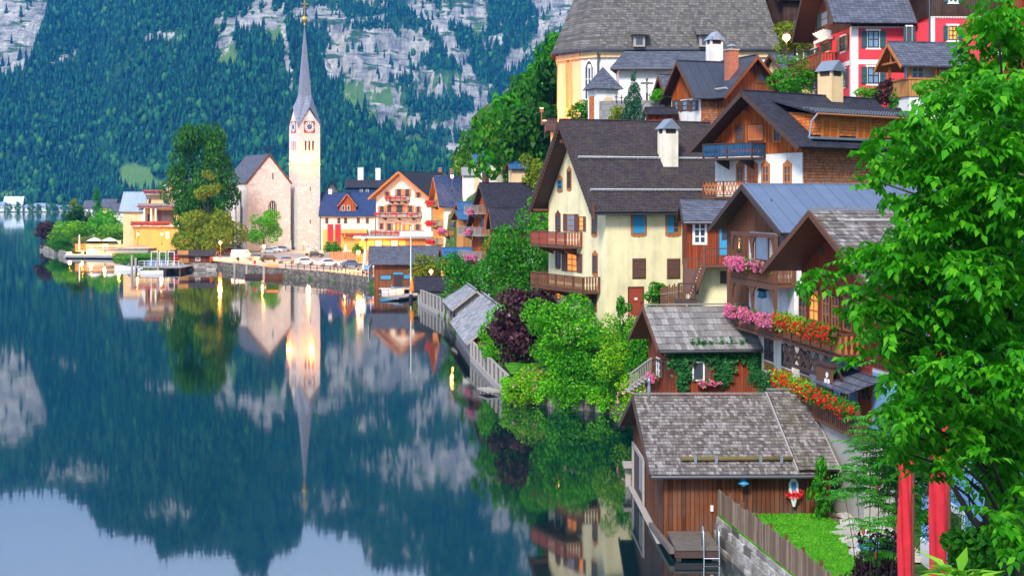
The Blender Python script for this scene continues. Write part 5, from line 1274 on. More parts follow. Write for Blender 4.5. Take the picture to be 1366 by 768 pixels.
        for i in range(7): a, b = pts[i], pts[(i + 1) % 7]; mb.beam((a[0], -.08, a[1]), (b[0], -.08, b[1]), .12, .16, up=(0, 1, 0))
        if mat2 is MT['pane']:
            for x in (-w_ / 6, w_ / 6): mb.box(x - .05, x + .05, -.09, -.045, .05, hh - w_ * .6)
            for z in np.arange(1, hh - w_, 1.0): mb.box(-w_ / 2, w_ / 2, -.07, -.045, z - .025, z + .025)
            mb.prism([(math.cos(q_) * w_ * .22, -.1, hh - w_ * .62 + math.sin(q_) * w_ * .22) for q_ in np.linspace(0, 6.28, 8, endpoint=False)], (0, .05, 0))
        mb.build('tracery', mat, pane); bpy.data.objects.remove(o)
    gothic('gothic_window', base[5], base[6], PZ(133, 149) - bz, PZ(80, 149) - bz, 1.0, MT['white'], MT['pane'])
    gothic('blind_window', base[4], base[5], PZ(145, 151) - bz, PZ(75, 151) - bz, .9, MT['ochre'], MT['peach'])
    gothic('blind_window', base[3], base[4], PZ(145, 155) - bz, PZ(80, 155) - bz, 1.6, MT['ochre'], MT['peach'])
    for (p, q) in (((4.9, 158.5), (4.6, 153)), ((4.6, 153), (6.75, 149.6))):
        d = Vector((q[0] - p[0], q[1] - p[1], 0)).normalized(); nn = Vector((-d.y, d.x, 0)) * -.04; nn = nn if nn.x < 0 else -nn
        MB().prism([(p[0], p[1], -6), (q[0], q[1], -6), (q[0], q[1], ez - .8), (p[0], p[1], ez - .8)], nn).build('lamplit_face', MT['peach'], t)  # orange lamplight on the apse painted as peach sheets over the white wall
    MB().prism([(x, y, -6) for x, y in [(4.4, 152.8), (6.6, 149.3), (8.2, 148.25), (8.5, 148.4), (6.9, 149.8), (4.8, 153.2)]], (0, 0, 6.6)).build('plinth', MT['peach'], t)
    MB().tube([(8.45, 148.2, ez - .7), (8.3, 148.3, ez - 1.5), (8.3, 148.3, -2)], .1).build('downpipe', MT['gutter'], t)
    # side aisle with its own lean-to roof
    ax0, ax1 = PX(826, 144.5), PX(975, 144.5); ze = PZ(92, 144) - bz; zt = PZ(66, 148.4) - bz
    MB().box(ax0, ax1, 144.6, 148.4, -6, ze).build('aisle_wall', MT['white'], t)
    MB().hexa([(ax0 - .9, 143.9, ze - .1), (ax1 + .5, 143.9, ze - .1), (ax1 + .5, 148.45, zt - .1), (ax0 + 1.0, 148.45, zt - .1), (ax0 - .9, 143.9, ze + .08), (ax1 + .5, 143.9, ze + .08), (ax1 + .5, 148.45, zt + .08), (ax0 + 1.0, 148.45, zt + .08)]).build('aisle_roof', MT['slate_grey'], t)
    MB().prism([(ax0 - .9, 143.9, ze - .1), (ax0 + 1.0, 148.45, zt - .1), (ax0 - .1, 148.45, ze - .1)], (0.02, .02, .16)).build('aisle_hip', MT['slate_grey'], t)
    MB().tube([(ax0 - .8, 143.85, ze - .02), (ax1 + .5, 143.85, ze - .02)], .12).build('aisle_gutter', MT['gutter'], t)
    # churchyard chapel
    cx, cy = PX(812, 139), 139; c = House('churchyard_chapel', 'tiny white chapel with pyramid slate roof and red fresco beside the church', 'chapel', (cx - 1.2, cy - 1.2, 20.2), 18, 2.1, 2.1, PZ(119, 138) - 20.2, 30); 
    c.part('wall', MB().box(0, 2.1, 0, 2.1, -2, c.ze), 'white'); z = c.ze; a = .42
    c.part('roof', MB().poly([(-a, -a, z), (2.1 + a, -a, z), (1.05, 1.05, z + 2.1)]).poly([(2.1 + a, -a, z), (2.1 + a, 2.1 + a, z), (1.05, 1.05, z + 2.1)]).poly([(2.1 + a, 2.1 + a, z), (-a, 2.1 + a, z), (1.05, 1.05, z + 2.1)]).poly([(-a, 2.1 + a, z), (-a, -a, z), (1.05, 1.05, z + 2.1)]).poly([(-a, -a, z), (-a, 2.1 + a, z), (2.1 + a, 2.1 + a, z), (2.1 + a, -a, z)]), 'slate_grey')
    c.part('fresco', MB().box(-.03, -.003, .5, 1.7, -.4, z - .6), 'shing_orange'); c.part('niche', MB().prism([(.5 + .65 + math.cos(q) * .6, -.03, z - 1.3 + math.sin(q) * .6) for q in np.linspace(0, math.pi, 9)] + [(.55, -.03, z - 2.4), (1.75, -.03, z - 2.4)], (0, .028, 0)), 'peach')
    # churchyard wall, crucifix, gravestones
    o = MB().prism([(PX(800, 136), 136, 17), (PX(893, 134), 134, 17), (PX(893, 134), 134.7, 17), (PX(800, 136), 136.7, 17)], (0, 0, PZ(134, 135) - 17)).build('churchyard_wall', MT['stone_dark']); tag(o, 'old grey stone churchyard wall behind the conifer', 'stone wall')
    t = thing('crucifix', 'dark wooden crucifix with pale figure above the churchyard wall', 'crucifix', P(863, 131, 137)); z = 1.75
    MB().box(-.09, .09, -.07, .07, -.6, z).box(-.55, .55, -.06, .06, z - .5, z - .34).build('cross', MT['timber_dark'], t); MB().tube([(0, -.12, z - 1.3), (0, -.14, z - .9), (0, -.14, z - .45)], .07, 7, .1).tube([(-.48, -.12, z - .38), (0, -.15, z - .5), (.48, -.12, z - .38)], .035).lathe([(.01, 0), (.07, .06), (.07, .12), (.02, .18)], (0, -.16, z - .42), 8).build('figure', MT['stone_pale'], t)
    for i, px in enumerate((822, 829, 835)):
        t = thing('grave_cross', 'small dark iron grave cross on top of the churchyard wall', 'grave cross', P(px, 133, 135.2), group='grave crosses on the churchyard wall'); MB().box(-.04, .04, -.03, .03, -.3, .45 - .08 * i).box(-.16, .16, -.02, .02, .18 - .05 * i, .25 - .05 * i).lathe([(.08, 0), (.08, .06)], (0, 0, .2 - .05 * i), 8).build('cross', MT['iron'], t)
    t = thing('stone_slab', 'pale leaning stone slab roof edge in front of the churchyard wall', 'stone', P(817, 160, 133), R(20)); MB().hexa([(-.5, -.1, 0), (.3, -.1, 0), (.3, .2, 0), (-.5, .2, 0), (.15, -.1, 1.1), (.6, -.1, 1.2), (.6, .2, 1.2), (.15, .2, 1.1)]).build('slab', MT['concrete'], t)
    h = House('tool_shed', 'little red brown shed roof below the crucifix', 'shed', P(866, 165, 131), 5, 2.2, 1.5, .8, 1.2, ridge='x', yr=.5); h.walls(-1, 3, 'wood_red'); h.roof('slate_dark', ov=.3, og=.2, barge='timber')

    # ---- red house
    bz = 20.6; h = House('red_house', 'big crimson red house with white corner bands, green shutters and dark wooden gable', 'house', (26.1, 118, bz), 2.5, 4.6, 12, 28.9 - bz, 34.5 - bz)
    h.walls(-2, 28.0 - bz, 'red'); h.walls(28.002 - bz, 30, 'wood_dark', 'upper_cladding', .06)
    h.roof('slate_grey', ov=.9, og=1.6, og2=.1, soffit='timber_dark', barge='timber_dark', bw=.4)
    zb = 25.3 - bz
    h.part('corner_band', MB().box(-.025, .5, -.025, .0, -2, 28 - bz).box(-.025, -.0, 0, .5, -2, 28 - bz), 'trim'); h.part('string_band', MB().box(.5, 4.6, -.024, -.0, zb - .2, zb + .15).box(-.024, -.0, .5, 12, zb - .2, zb + .15), 'trim'); h.part('rear_band', MB().box(-.024, 0, 11.6, 12.02, -2, 28 - bz), 'trim')
    mb = MB()
    for i in range(40): x = i * .115; mb.prism([(x, -.09, 28 - bz), (x + .1, -.09, 28 - bz), (x + .05, -.09, 27.82 - bz)], (0, .03, 0))
    h.part('scalloped_edge', mb, 'trim')
    for a in (42, 90): h.winpx('F', 1157, 1173, a, a + 22, pane='pane_blue', frame='timber_dark', nx=1, ny=1, surround='trim', sw=.14, shut='shut_green')
    for a, b, y0, y1 in ((1082, 1089, 66, 77), (1099, 1106, 57, 69), (1121, 1128, 48, 69), (1083, 1089, 108, 120), (1110, 1116, 98, 118), (1122, 1128, 94, 117)): h.winpx('L', a, b, y0, y1, pane='pane', frame='timber_dark', nx=1, ny=1, surround='trim', sw=.1, shut='shut_green')
    u, z = h.at('L', 1104, 113); p, rz = h.face('L', u, z, .02); MB().prism([(math.cos(q) * .32, -.03, math.sin(q) * .55) for q in np.linspace(0, 6.283, 14, endpoint=False)], (0, .03, 0)).build('oval_window', MT['trim'], h.t, p, rz)
    for a, b, y0, y1 in ((1097, 1106, 15, 35), (1107, 1113, 12, 32)): h.winpx('L', a, b, y0, y1, pane='pane_blue', frame='timber', nx=0, ny=1, shut='shut_green' if a < 1100 else None, out=.07)
    h.balpx('L', 1073, 1117, 97, 1.5, 1.1, mat='timber', rail='wood_brown', style='slats', brackets=2)
    mb = MB(); u, z = h.at('L', 1103, 52); p, rz = h.face('L', u, z, .06)
    for i in range(5): x = -1.6 + i * .8; mb.prism([(x - .07, 0, 0), (x - .07, -.7, .5), (x - .07, -.7, .62), (x - .07, 0, .5)], (.14, 0, 0))
    mb.box(-2.2, 2.2, -.5, 0, -.25, 0); mb.build('ledge_rack', MT['trim'], h.t, p, rz)
    k = House(None, None, None, None, 0, 5.6, 9, 33.6 - bz, 37 - bz, ridge='y', t=h.t, off=(5.6, -1.6, 0)); k.walls(-2, 28.6 - bz, 'red', 'wing_wall'); k.walls(28.602 - bz, 40, 'wood_dark', 'wing_cladding', .06); k.roof('slate_grey', ov=.6, og=.8)
    h.part('link_wall', MB().prism([(4.6, 0, -2), (5.62, -1.5, -2), (5.62, 3, -2), (4.6, 3, -2)], (0, 0, 30.2 - bz)), 'red'); h.part('wing_corner', MB().box(5.575, 5.95, -1.63, -1.6, -2, 28.6 - bz).box(10.8, 11.225, -1.63, -1.6, -2, 28.6 - bz), 'trim')
    mb = MB()
    for i in range(46): x = 5.6 + i * .121; mb.prism([(x, -1.7, 28.6 - bz), (x + .1, -1.7, 28.6 - bz), (x + .05, -1.7, 28.42 - bz)], (0, .03, 0))
    h.part('wing_scalloped_edge', mb, 'trim')
    k.winpx('F', 1265, 1277, 35, 54, pane='pane_lit', frame='timber_dark', nx=1, ny=2, surround='trim', sw=.14, shut='shut_green'); k.winpx('F', 1265, 1277, -8, 4, pane='pane', frame='trim', nx=1, ny=1, surround='trim', sw=.1, shut='shut_green', out=.07)
    h.winpx('F', 1205, 1211, 38, 60, pane='pane', frame='timber_dark', nx=0, ny=1, surround='trim', sw=.1, shut='shut_green', out=.9); h.part('downpipe', MB().tube([(5.5, -1.75, 34 - bz), (5.5, -1.75, 22 - bz)], .07), 'gutter')
    # wooden porch pavilion
    bz = 19.0; h = House('garden_pavilion', 'honey wooden pavilion with grey roof on a white arched base below the red house', 'pavilion', (PX(1213, 110), 110, bz), 12, 4.2, 3.4, 24.5 - bz, 25.9 - bz)
    h.part('base', MB().box(0, 4.2, 0, 3.4, -2, 22.2 - bz), 'white'); h.part('arch_shade', MB().prism([(-.02, 1.7 + math.cos(q) * .8, 1.6 + math.sin(q) * .8) for q in np.linspace(0, math.pi, 9)] + [(-.02, .9, -.5), (-.02, 2.5, -.5)], (.019, 0, 0)), 'cloth_and_shade')  # the arch is a dark sheet painted as the shade within
    for x in (.08, 2.1, 4.12):
        for y in (.08, 3.32): h.part('post', MB().box(x - .09, x + .09, y - .09, y + .09, 22.2 - bz, 24.5 - bz), 'timber_orange')
    h.part('parapet', MB().box(-.12, 4.3, -.1, -.02, 22.1 - bz, 23.3 - bz).box(-.12, -.02, -.02, 3.5, 22.1 - bz, 23.3 - bz), 'wood_honey'); h.part('parapet_rail', MB().box(-.2, 4.4, -.16, .04, 23.3 - bz, 23.42 - bz).box(-.2, .04, .04, 3.5, 23.3 - bz, 23.42 - bz), 'timber_orange')
    h.part('inner_wall', MB().box(1.5, 4.15, 1.2, 3.3, 22.2 - bz, 24.5 - bz), 'white'); h.win('F', 1.0, 23.45 - bz, 1.4, .95, 'pane_blue', 'trim', 2, 1, out=-1.15); h.win('F', 3.1, 23.45 - bz, 1.7, .95, 'pane', 'timber_orange', 2, 1, out=.02)
    h.roof('slate_grey', ov=.5, og=.8, og2=.5, soffit='timber_orange', barge='timber_orange')
    h.part('gable_truss', MB().beam((-.6, 0, 24.6 - bz), (-.6, 3.4, 24.6 - bz), .1, .14).beam((-.6, 1.7, 24.6 - bz), (-.6, 1.7, 25.8 - bz), .1, .1), 'timber_orange')
    # roof glimpsed beyond the pavilion and the lane lamp house
    h = House('upper_lane_house', 'pale ochre house with grey roof on the upper lane beside the lit lamp', 'house', (PX(1052, 142), 142, 22.5), 28, 6, 4, 26.4 - 22.5, 28.2 - 22.5); h.walls(-3, 20, 'peach'); h.roof('slate_grey', ov=.5, og=.6); h.winpx('F', 1064, 1071, 66, 78, surround='trim')
    h = House('hillside_cabin', 'grey roofed cabin high behind the lamp at the top of the slope', 'house', (PX(1045, 150), 150, 32), 10, 5, 5, 2.6, 5.2); h.walls(-3, 20, 'wood_dark'); h.roof('slate_grey', ov=.5, og=.6)
    h = House('far_right_house', 'dark brown house with grey shingle roof at the right edge behind the leaves', 'house', (PX(1318, 118), 118, 21), 5, 9, 6, 11.5, 15); h.walls(-3, 20, 'wood_red'); h.roof('slate_grey', ov=.6, og=.8); 
build_hill()

def street_lamp(label, x, y, z, h=4.2, power=500, group='street lamps', bracket=False, r=.22):
    t = thing('street_lamp', label, 'street lamp', (x, y, z), 0, group)
    MB().lathe([(.14, 0), (.14, .4), (.07, .5), (.05, h - .5), (.08, h - .45), (.05, h - .3)], n=8).build('pole', MT['iron'], t, smooth=True)
    MB().lathe([(.03, h - .28), (r, h - .05), (r * 1.1, h + .1), (r * .8, h + .3), (.02, h + .4)], n=10).build('lantern', MT['lamp'], t, smooth=True)
    MB().lathe([(r * 1.25, h + .3), (r * .9, h + .48), (.02, h + .62)], n=10).build('lamp_cap', MT['iron'], t)
    L = bpy.data.lights.new('lamp_light', 'POINT'); L.energy = power; L.color = (1.0, .36, .06); L.shadow_soft_size = .3
    o = bpy.data.objects.new('lamp_light', L); COL.objects.link(o); o.parent = t; o.location = (0, -r - .25, h + .1)
    return t
def glow(x, y, z, power, parent=None, col=(1.0, .55, .18), size=.4, name='lamp_light'):
    L = bpy.data.lights.new(name, 'POINT'); L.energy = power; L.color = col; L.shadow_soft_size = size
    o = bpy.data.objects.new(name, L); COL.objects.link(o); o.location = (x, y, z); o.parent = parent; return o
def spot(p, q, power, ang=60, col=(1.0, .58, .2), blend=.6):
    L = bpy.data.lights.new('floodlight_beam', 'SPOT'); L.energy = power; L.color = col; L.spot_size = R(ang); L.spot_blend = blend; L.shadow_soft_size = .3
    o = bpy.data.objects.new('floodlight_beam', L); COL.objects.link(o); o.location = p; o.rotation_euler = (Vector(q) - Vector(p)).to_track_quat('-Z', 'Y').to_euler(); return o
# ================================================================== village round the bay
def simple(name, label, cat, px, Y, base, ang, L, W, ez, rz, wall, roof, ridge='x', ov=.5, og=.6, wins=(), up=None, barge='timber', soffit='timber_dark', **k):
    """ez / rz are picture rows of the eave at the near corner and of the ridge; base is a picture row or None"""
    z0 = base; x = PX(px, Y)
    za = PZ(ez, Y) - z0; ym = Y + (math.cos(R(ang)) * W / 2 if ridge == 'x' else math.sin(R(ang)) * L / 2); zb = PZ(rz, ym) - z0
    h = House(name, label, cat, (x, Y, z0), ang, L, W, za, zb, ridge=ridge)
    if up: h.walls(-3, up[0] - z0, wall); h.walls(up[0] - z0 + .002, 60, up[1], 'cladding', .05)
    else: h.walls(-3, 60, wall)
    h.roof(roof, ov=ov, og=og, barge=barge, soffit=soffit, **k)
    for q in wins: h.winpx(*q[:5], **(q[5] if len(q) > 5 else {}))
    return h

def build_village():
    S = dict(surround='shut_orange', sw=.08); SH = dict(shut='shut_orange', frame='timber', nx=0, ny=1)
    # hotel with three rows of balconies
    h = House('balcony_hotel', 'cream hotel with three flower balconies on its broad gable and dark slate roof', 'hotel', (PX(575, 365), 365, 1.8), 55, 15, 17, PZ(262, 365) - 1.8, PZ(230, 370) - 1.8)
    h.walls(-3, 60, 'warmwhite'); h.roof('slate_dark', ov=1.0, og=1.8, og2=.3, barge='timber_orange', soffit='timber_orange', bw=.5)
    for a, b, y0, y1 in ((515, 519, 256, 264), (530, 535, 252, 262), (541, 546, 252, 262), (556, 560, 257, 264), (507, 512, 275, 283), (517, 522, 273, 283), (529, 537, 273, 283), (545, 550, 274, 283), (556, 560, 275, 283), (507, 511, 298, 306), (517, 522, 298, 307), (529, 533, 297, 307), (540, 546, 299, 307), (555, 560, 299, 307)): h.winpx('L', a, b, y0, y1, pane='pane_lit' if a in (540, 529) and y0 > 290 else 'pane', **SH)
    for a, b, y in ((520, 547, 268), (506, 563, 290), (500, 566, 314)): h.balpx('L', a, b, y, 1.6, 1.2, mat='timber', rail='wood_grey', style='slats', brackets=3)
    for i, (a, b, y, lab) in enumerate(((520, 547, 264, 'red flowers along the top gable balcony of the cream hotel'), (506, 563, 285, 'red flowers along the middle balcony of the cream hotel'), (500, 566, 310, 'flower pots along the lowest wide balcony of the cream hotel'))):
        u0, z = h.at('L', a, y); u1, _ = h.at('L', b, y); flower_box(lab, h.world((-1.75, h.W - u0, z)), h.world((-1.75, h.W - u1, z)), 'fl_red', .4, .3, 160, 34, seed=70 + i, bs=.25)
    # house with the blue roof
    h = House('blue_roof_house', 'white house with long deep blue tin roof and ochre balcony gable', 'house', (PX(592, 300), 300, 3.0), 15, 17, 10, PZ(273, 300) - 3, PZ(237, 304.5) - 3)
    h.walls(-3, 60, 'white'); h.part('ochre_gable', MB().prism([(-.05, 0.0, -2), (-.05, 10, -2), (-.05, 10, h.ze), (-.05, 5, h.zr - .1), (-.05, 0, h.ze)], (.048, 0, 0)), 'ochre')
    h.roof('slate_blue', ov=.6, og=1.0, og2=.4, barge='timber_orange', soffit='timber_orange', ridgecap='tin_blue'); h.part('roof_edge', MB().box(-1.05, -.2, -.7, -.6, h.ze - .3, h.ze - .1), 'tin_blue')
    for y, rh in ((275, 1.2), (302, 1.2), (326, 1.2)): h.balpx('L', 577, 591, y, 1.3, rh, mat='timber', rail='wood_grey', style='slats', brackets=1)
    for a, y0, y1 in ((578, 262, 271), (578, 290, 299), (578, 314, 323)): h.winpx('L', a, a + 5, y0, y1, pane='pane_lit', frame='timber', nx=0, ny=1)
    for i, y in enumerate((270, 297, 321)):
        u0, z = h.at('L', 578, y); u1, _ = h.at('L', 590, y); flower_box(['upper', 'middle', 'lowest'][i] + ' red flower box on the ochre gable of the blue roofed house', h.world((-1.45, h.W - u0, z)), h.world((-1.45, h.W - u1, z)), 'fl_red', .5, .3, 120, 40, seed=80 + i, bs=.22)
    # wooden balcony wing in front
    h = simple('wooden_bay_house', 'honey wooden bay house with small blue roofs and pink flowers', 'house', 618, 268, 3.0, 22, 4.5, 3.4, 291, 282, 'wood_honey', 'tin_blue', ov=.6, og=.9)
    h.winpx('L', 600, 606, 296, 304, pane='pane', frame='timber', nx=0); h.balpx('L', 594, 606, 314, 1.2, 1.0, mat='timber', rail='wood_honey', style='boards', brackets=1)
    u0, z = h.at('L', 594, 308); u1, _ = h.at('L', 604, 308); flower_box('bright pink flower clump on the honey wooden bay', h.world((-1.3, h.W - u0, z)), h.world((-1.3, h.W - u1, z)), 'fl_pink', .4, .5, 160, 70, seed=90, bs=.25)
    h = simple('small_blue_gable', 'tiny blue roofed gable between the white house and the brown wooden house', 'house', 616, 276, 4.0, 20, 4, 3, 284, 271, 'wood_honey', 'tin_blue', ov=.4, og=.5)
    h = simple('blue_roof_shed', 'orange plank shed with bright blue sloping roof above the hedge', 'shed', 594, 235, 2.0, 12, 6.8, 4, 343, 332, 'wood_orange', 'tin_blue', ov=.4, og=.4)
    h.winpx('L', 585, 589, 340, 350, frame='timber', nx=0)
    # brown timber house with steep gable
    h = simple('steep_gable_house', 'brown timber house with steep open gable, flower balconies and blue grey roof', 'house', 664, 198, 2.5, 25, 7, 8, 300, 247, 'white', 'slate_dark', ov=.6, og=.8, up=(6.2, 'wood_orange'), barge='timber_dark', bw=.35)
    h.winpx('L', 634, 639, 266, 280, pane='pane', frame='timber', nx=0, out=.06); h.winpx('L', 626, 631, 290, 304, pane='pane_lit', frame='timber', nx=0, out=.06); h.winpx('L', 641, 646, 290, 304, pane='pane', frame='timber', nx=0, out=.06); h.winpx('L', 630, 635, 320, 334, frame='timber', nx=0); h.winpx('L', 643, 648, 320, 334, frame='timber', nx=0); h.winpx('L', 640, 645, 355, 368, frame='timber', nx=0)
    for a, b, y in ((630, 648, 284), (622, 652, 313), (622, 652, 345)): h.balpx('L', a, b, y, 1.2, 1.0, mat='timber_grey', rail='wood_grey', style='bars', brackets=2)
    for i, (a, b, y, w_) in enumerate(((638, 644, 282, 'uppermost'), (634, 642, 308, 'middle'), (633, 648, 342, 'lowest'))):
        u0, z = h.at('L', a, y); u1, _ = h.at('L', b, y); flower_box('%s pink flowers on the steep brown timber gable' % w_, h.world((-1.35, h.W - u0, z)), h.world((-1.35, h.W - u1, z)), 'fl_pink', .6, .3, 110, 40, seed=95 + i, bs=.16)
    h = simple('grey_roof_house', 'dark house with weathered grey roof behind the steep brown gable', 'house', 676, 206, 4, 8, 5.6, 5.5, 270, 247, 'slate_dark', 'church_roof', ov=.5, og=.3, wins=(('F', 695, 700, 271, 279, dict(pane='pane_lit', frame='trim', nx=0, ny=0)),))
    h = simple('low_slate_house', 'low house with dark slate roof and white gable strip behind the big tree', 'house', 660, 188, 2.2, 8, 5.4, 4.5, 302, 280, 'wood_dark', 'slate_dark', ov=.5, og=.4); h.part('white_strip', MB().box(3.9, 5.4, -.05, -.002, -2, h.ze), 'white'); h.winpx('F', 701, 708, 310, 320, frame='timber', nx=1, out=.06)
    # long pale house with orange dormer left of the hotel
    h = simple('orange_dormer_house', 'long pale house with slate blue roof and orange gabled dormer', 'house', 428, 425, 1.8, 0, 15, 11, 286, 258, 'warmwhite', 'slate_blue', ov=.6, og=.5)
    for a in (434, 450, 459, 476, 488): h.winpx('F', a, a + 4, 291, 298, pane='pane', frame='timber', nx=0, **S)
    k = House(None, None, None, None, 0, 4.6, 5, PZ(273, 424) - 1.8, PZ(259, 424) - 1.8, ridge='y', t=h.t, off=(PX(452, 425) - PX(428, 425), .6, 0)); k.walls(PZ(284, 425) - 1.8, 60, 'wood_orange', 'dormer_wall'); k.roof('slate_blue', ov=.4, og=.6, barge='timber_orange', name='dormer_roof')
    k.winpx('F', 456, 460, 274, 281, frame='trim', nx=0, ny=0); k.winpx('F', 463, 467, 274, 281, frame='trim', nx=0, ny=0)
    h.part('ground_floor', MB().box(1, 13, -3, -.05, -2, PZ(306, 424) - 1.8), 'ochre'); h.part('canopy', MB().hexa([(6, -5, 3.9), (13, -5, 3.9), (13, -.06, 4.6), (6, -.06, 4.6), (6, -5, 4.0), (13, -5, 4.0), (13, -.06, 4.7), (6, -.06, 4.7)]), 'canvas_red')
    h.chimney(2, 5.5, 12, 16.4, 1, 1, 'white', style='flat')
    h = simple('dark_hip_house', 'dark slate roofed house with two white chimneys behind the pale house', 'house', 462, 480, 3, 0, 17, 10, 250, 240, 'slate_blue', 'slate_dark', ov=.5, og=.4); h.chimney(4, 5, 18, 22.5, 1.8, 1.2, 'white', style='flat'); h.chimney(9.5, 5, 18, 22.3, 1.6, 1.2, 'white', style='flat')
    h.winpx('F', 480, 484, 252, 257, frame='trim', nx=0); h.winpx('F', 488, 492, 252, 257, frame='trim', nx=0)
    h = simple('brown_eave_house', 'house with brown projecting eave just right of the church tower', 'house', 429, 440, 3, 6, 6, 10, 262, 243, 'warmwhite', 'slate_brown', ridge='y', ov=1.0, og=.6); h.winpx('F', 433, 437, 258, 263, frame='timber', nx=0)
    h = simple('far_slate_house', 'wide dark roof with two brick chimneys behind the hotel', 'house', 556, 400, 4, 2, 18, 9, 246, 237, 'warmwhite', 'slate_dark', ov=.4, og=.4); h.chimney(6, 4.5, 16, 19.5, .9, .9, 'brick', style='flat'); h.chimney(9, 4.5, 16, 19.3, .9, .9, 'brick', style='flat')
    # restaurant pavilion with lit glazing
    t = thing('glass_restaurant', 'low warmly lit restaurant pavilion with flat pale roof beside the hotel', 'restaurant', (PX(475, 330), 330, 1.7), R(3)); MB().box(0, 15, 0, 8, -1, 5.1).build('wall', MT['wood_honey'], t); MB().box(-.6, 16, -.8, 8.4, 5.1, 5.5).build('roof', MT['tin_light'], t)
    for i in range(6):
        o = MB().box(.7 + i * 1.7, 2.1 + i * 1.7, -.04, -.002, 2.6, 4.6).build('window', MT['pane_glow' if i in (2, 4) else 'pane_lit'], t); MB().box(.6 + i * 1.7, .7 + i * 1.7, -.08, 0, 2.5, 4.7).build('frame', MT['timber_orange'], o)
    MB().box(9.4, 17.5, -.9, 7, 5.502, 6.4).build('terrace_parapet', MT['white'], t)
    # wooden boathouse by the quay
    h = House('quay_boathouse', 'long brown boathouse with light slate roof and blue open doors', 'boathouse', (PX(499, 258), 258, .2), 4, 10.4, 7.0, PZ(350, 258) - .2, PZ(330, 261) - .2); h.walls(-2, 60, 'wood_brown'); h.roof('slate_grey', ov=.7, og=.9, og2=.5, barge='timber', th=.1)
    for a, b, y0, y1 in ((507, 522, 367, 373), (538, 548, 366, 372)): h.winpx('F', a, b, y0, y1, pane='shut_blue', frame='timber', nx=0, ny=0, surround='timber_dark', sw=.08)
    u, z = h.at('F', 531, 382); h.part('doorway', MB().box(u - .7, u + .7, -.03, -.002, z, z + 2.0), 'cloth_and_shade'); h.part('door_head', MB().box(u - .8, u + .8, -.05, -.002, z + 2.002, z + 2.35), 'shut_blue'); h.winpx('L', 492, 495, 355, 372, frame='trim', nx=0, ny=1)  # doorway is a dark sheet carrying the interior shade as colour
    h.part('gable_brace', MB().box(-.6, -.5, -.3, .0, 1.5, 3.8), 'trim')
    t = thing('boathouse_jetty', 'narrow grey plank jetty in front of the quay boathouse', 'jetty', (PX(505, 250), 250, 0)); MB().box(0, 8, 0, 3, .35, .5).build('planking', MT['timber_grey'], t)
    for x in (.3, 3, 5, 7.6): MB().box(x - .12, x + .12, .2, .45, -3, .35).build('pile', MT['timber_dark'], t)
    t = thing('floating_jetty', 'pale floating jetty with railing and yellow flower tub near the flagpole', 'jetty', (PX(528, 233), 233, 0), R(-20)); MB().box(0, 3.2, -6, 6, .25, .45).build('planking', MT['wshing2'], t); mb = MB()
    for i in range(5): mb.box(.1, .18, -5.5 + i * 2.6, -5.42 + i * 2.6, .45, 1.5)
    mb.box(.1, .18, -5.5, 5, 1.4, 1.48); mb.build('railing', MT['timber_grey'], t)
    h = House('water_shed', 'small dark roofed boat shed on posts at the waterline', 'shed', (PX(557, 217), 217, .1), 3, 4.3, 3.6, PZ(387, 217) - .1, PZ(371, 219) - .1); h.walls(.1, 9, 'wood_grey'); h.roof('slate_dark', ov=.3, og=.4, barge='timber_dark')
    for x in (.2, 2.1, 4.1): h.part('pile', MB().box(x - .12, x + .12, -.08, .12, -3, .12), 'timber_grey')
    # plank bulkheads and long shingled sheds along the shore
    def bulk(label, a, b, z1, n):
        a, b = Vector((*a, 0)), Vector((*b, 0)); d = (b - a); ln = d.length; d /= ln; nn = Vector((d.y, -d.x, 0)); t = thing('plank_bulkhead', label, 'bulkhead', a, math.atan2(d.y, d.x))
        mb = MB(); k = int(ln / .34); rng = random.Random(n)
        for i in range(k): mb.box(i * .34, i * .34 + .325, -.05 - rng.random() * .03, .05, .5, z1 + rng.uniform(-.06, .05))
        mb.build('plank', MT['old_plank'], t); MB().box(-.1, ln, -.22, .1, -1.5, .5).build('sill', MT['timber_grey'], t); MB().box(0, ln, -.12, .1, z1 - .02, z1 + .07).build('coping', MT['timber_grey'], t)
        for i in range(int(ln / 3) + 1): MB().box(i * 3 - .1, i * 3 + .1, -.24, -.06, -2, z1 + .1).build('post', MT['timber_grey'], t)
    bulk('weathered plank bulkhead between the dark boat shed and the shingled sheds', (-12.6, 215), (-7.6, 190), 2.2, 1)
    bulk('long weathered plank bulkhead leading from the shingled shed to the garden hedge', (-3.6, 140.5), (-.3, 113.2), 1.75, 2)
    h = House('shore_shed', 'shorter grey shingled shed with open boarded front further along the shore', 'shed', (-8.0, 192, .3), -84, 16, 4.4, 2.3, 4.0); h.walls(-1.5, 9, 'wood_grey'); h.roof('wshing2', ov=.6, og=.4, shingles=(8, .5, 3), barge='timber_grey', soffit='timber'); h.part('opening_shade', MB().box(9, 13, -.04, -.002, .6, 1.9), 'cloth_and_shade')  # dark sheet on the front, its inner shade put into the colour
    h = House('long_shore_shed', 'longer grey shingled shed with plank wall standing along the water', 'shed', (-5.9, 166, .3), -84.5, 25, 5.6, 1.8, 4.15); h.walls(-1.5, 9, 'wood_boat'); h.roof('wshing2', ov=.7, og=.4, shingles=(10, .5, 4), barge='timber_grey', soffit='timber')
    h.part('lower_planks', MB().box(0, 25, -.12, -.003, -1.5, .7), 'wood_grey')
    t = thing('landing_step', 'little floating landing step at the foot of the plank bulkhead', 'jetty', P(655, 519, 118), R(-70)); MB().box(0, 2.2, -1.1, -.1, -.1, .05).build('planking', MT['timber_grey'], t)
    tag(t, 'little floating landing step at the foot of the plank bulkhead', 'jetty'); t.location.z = .3
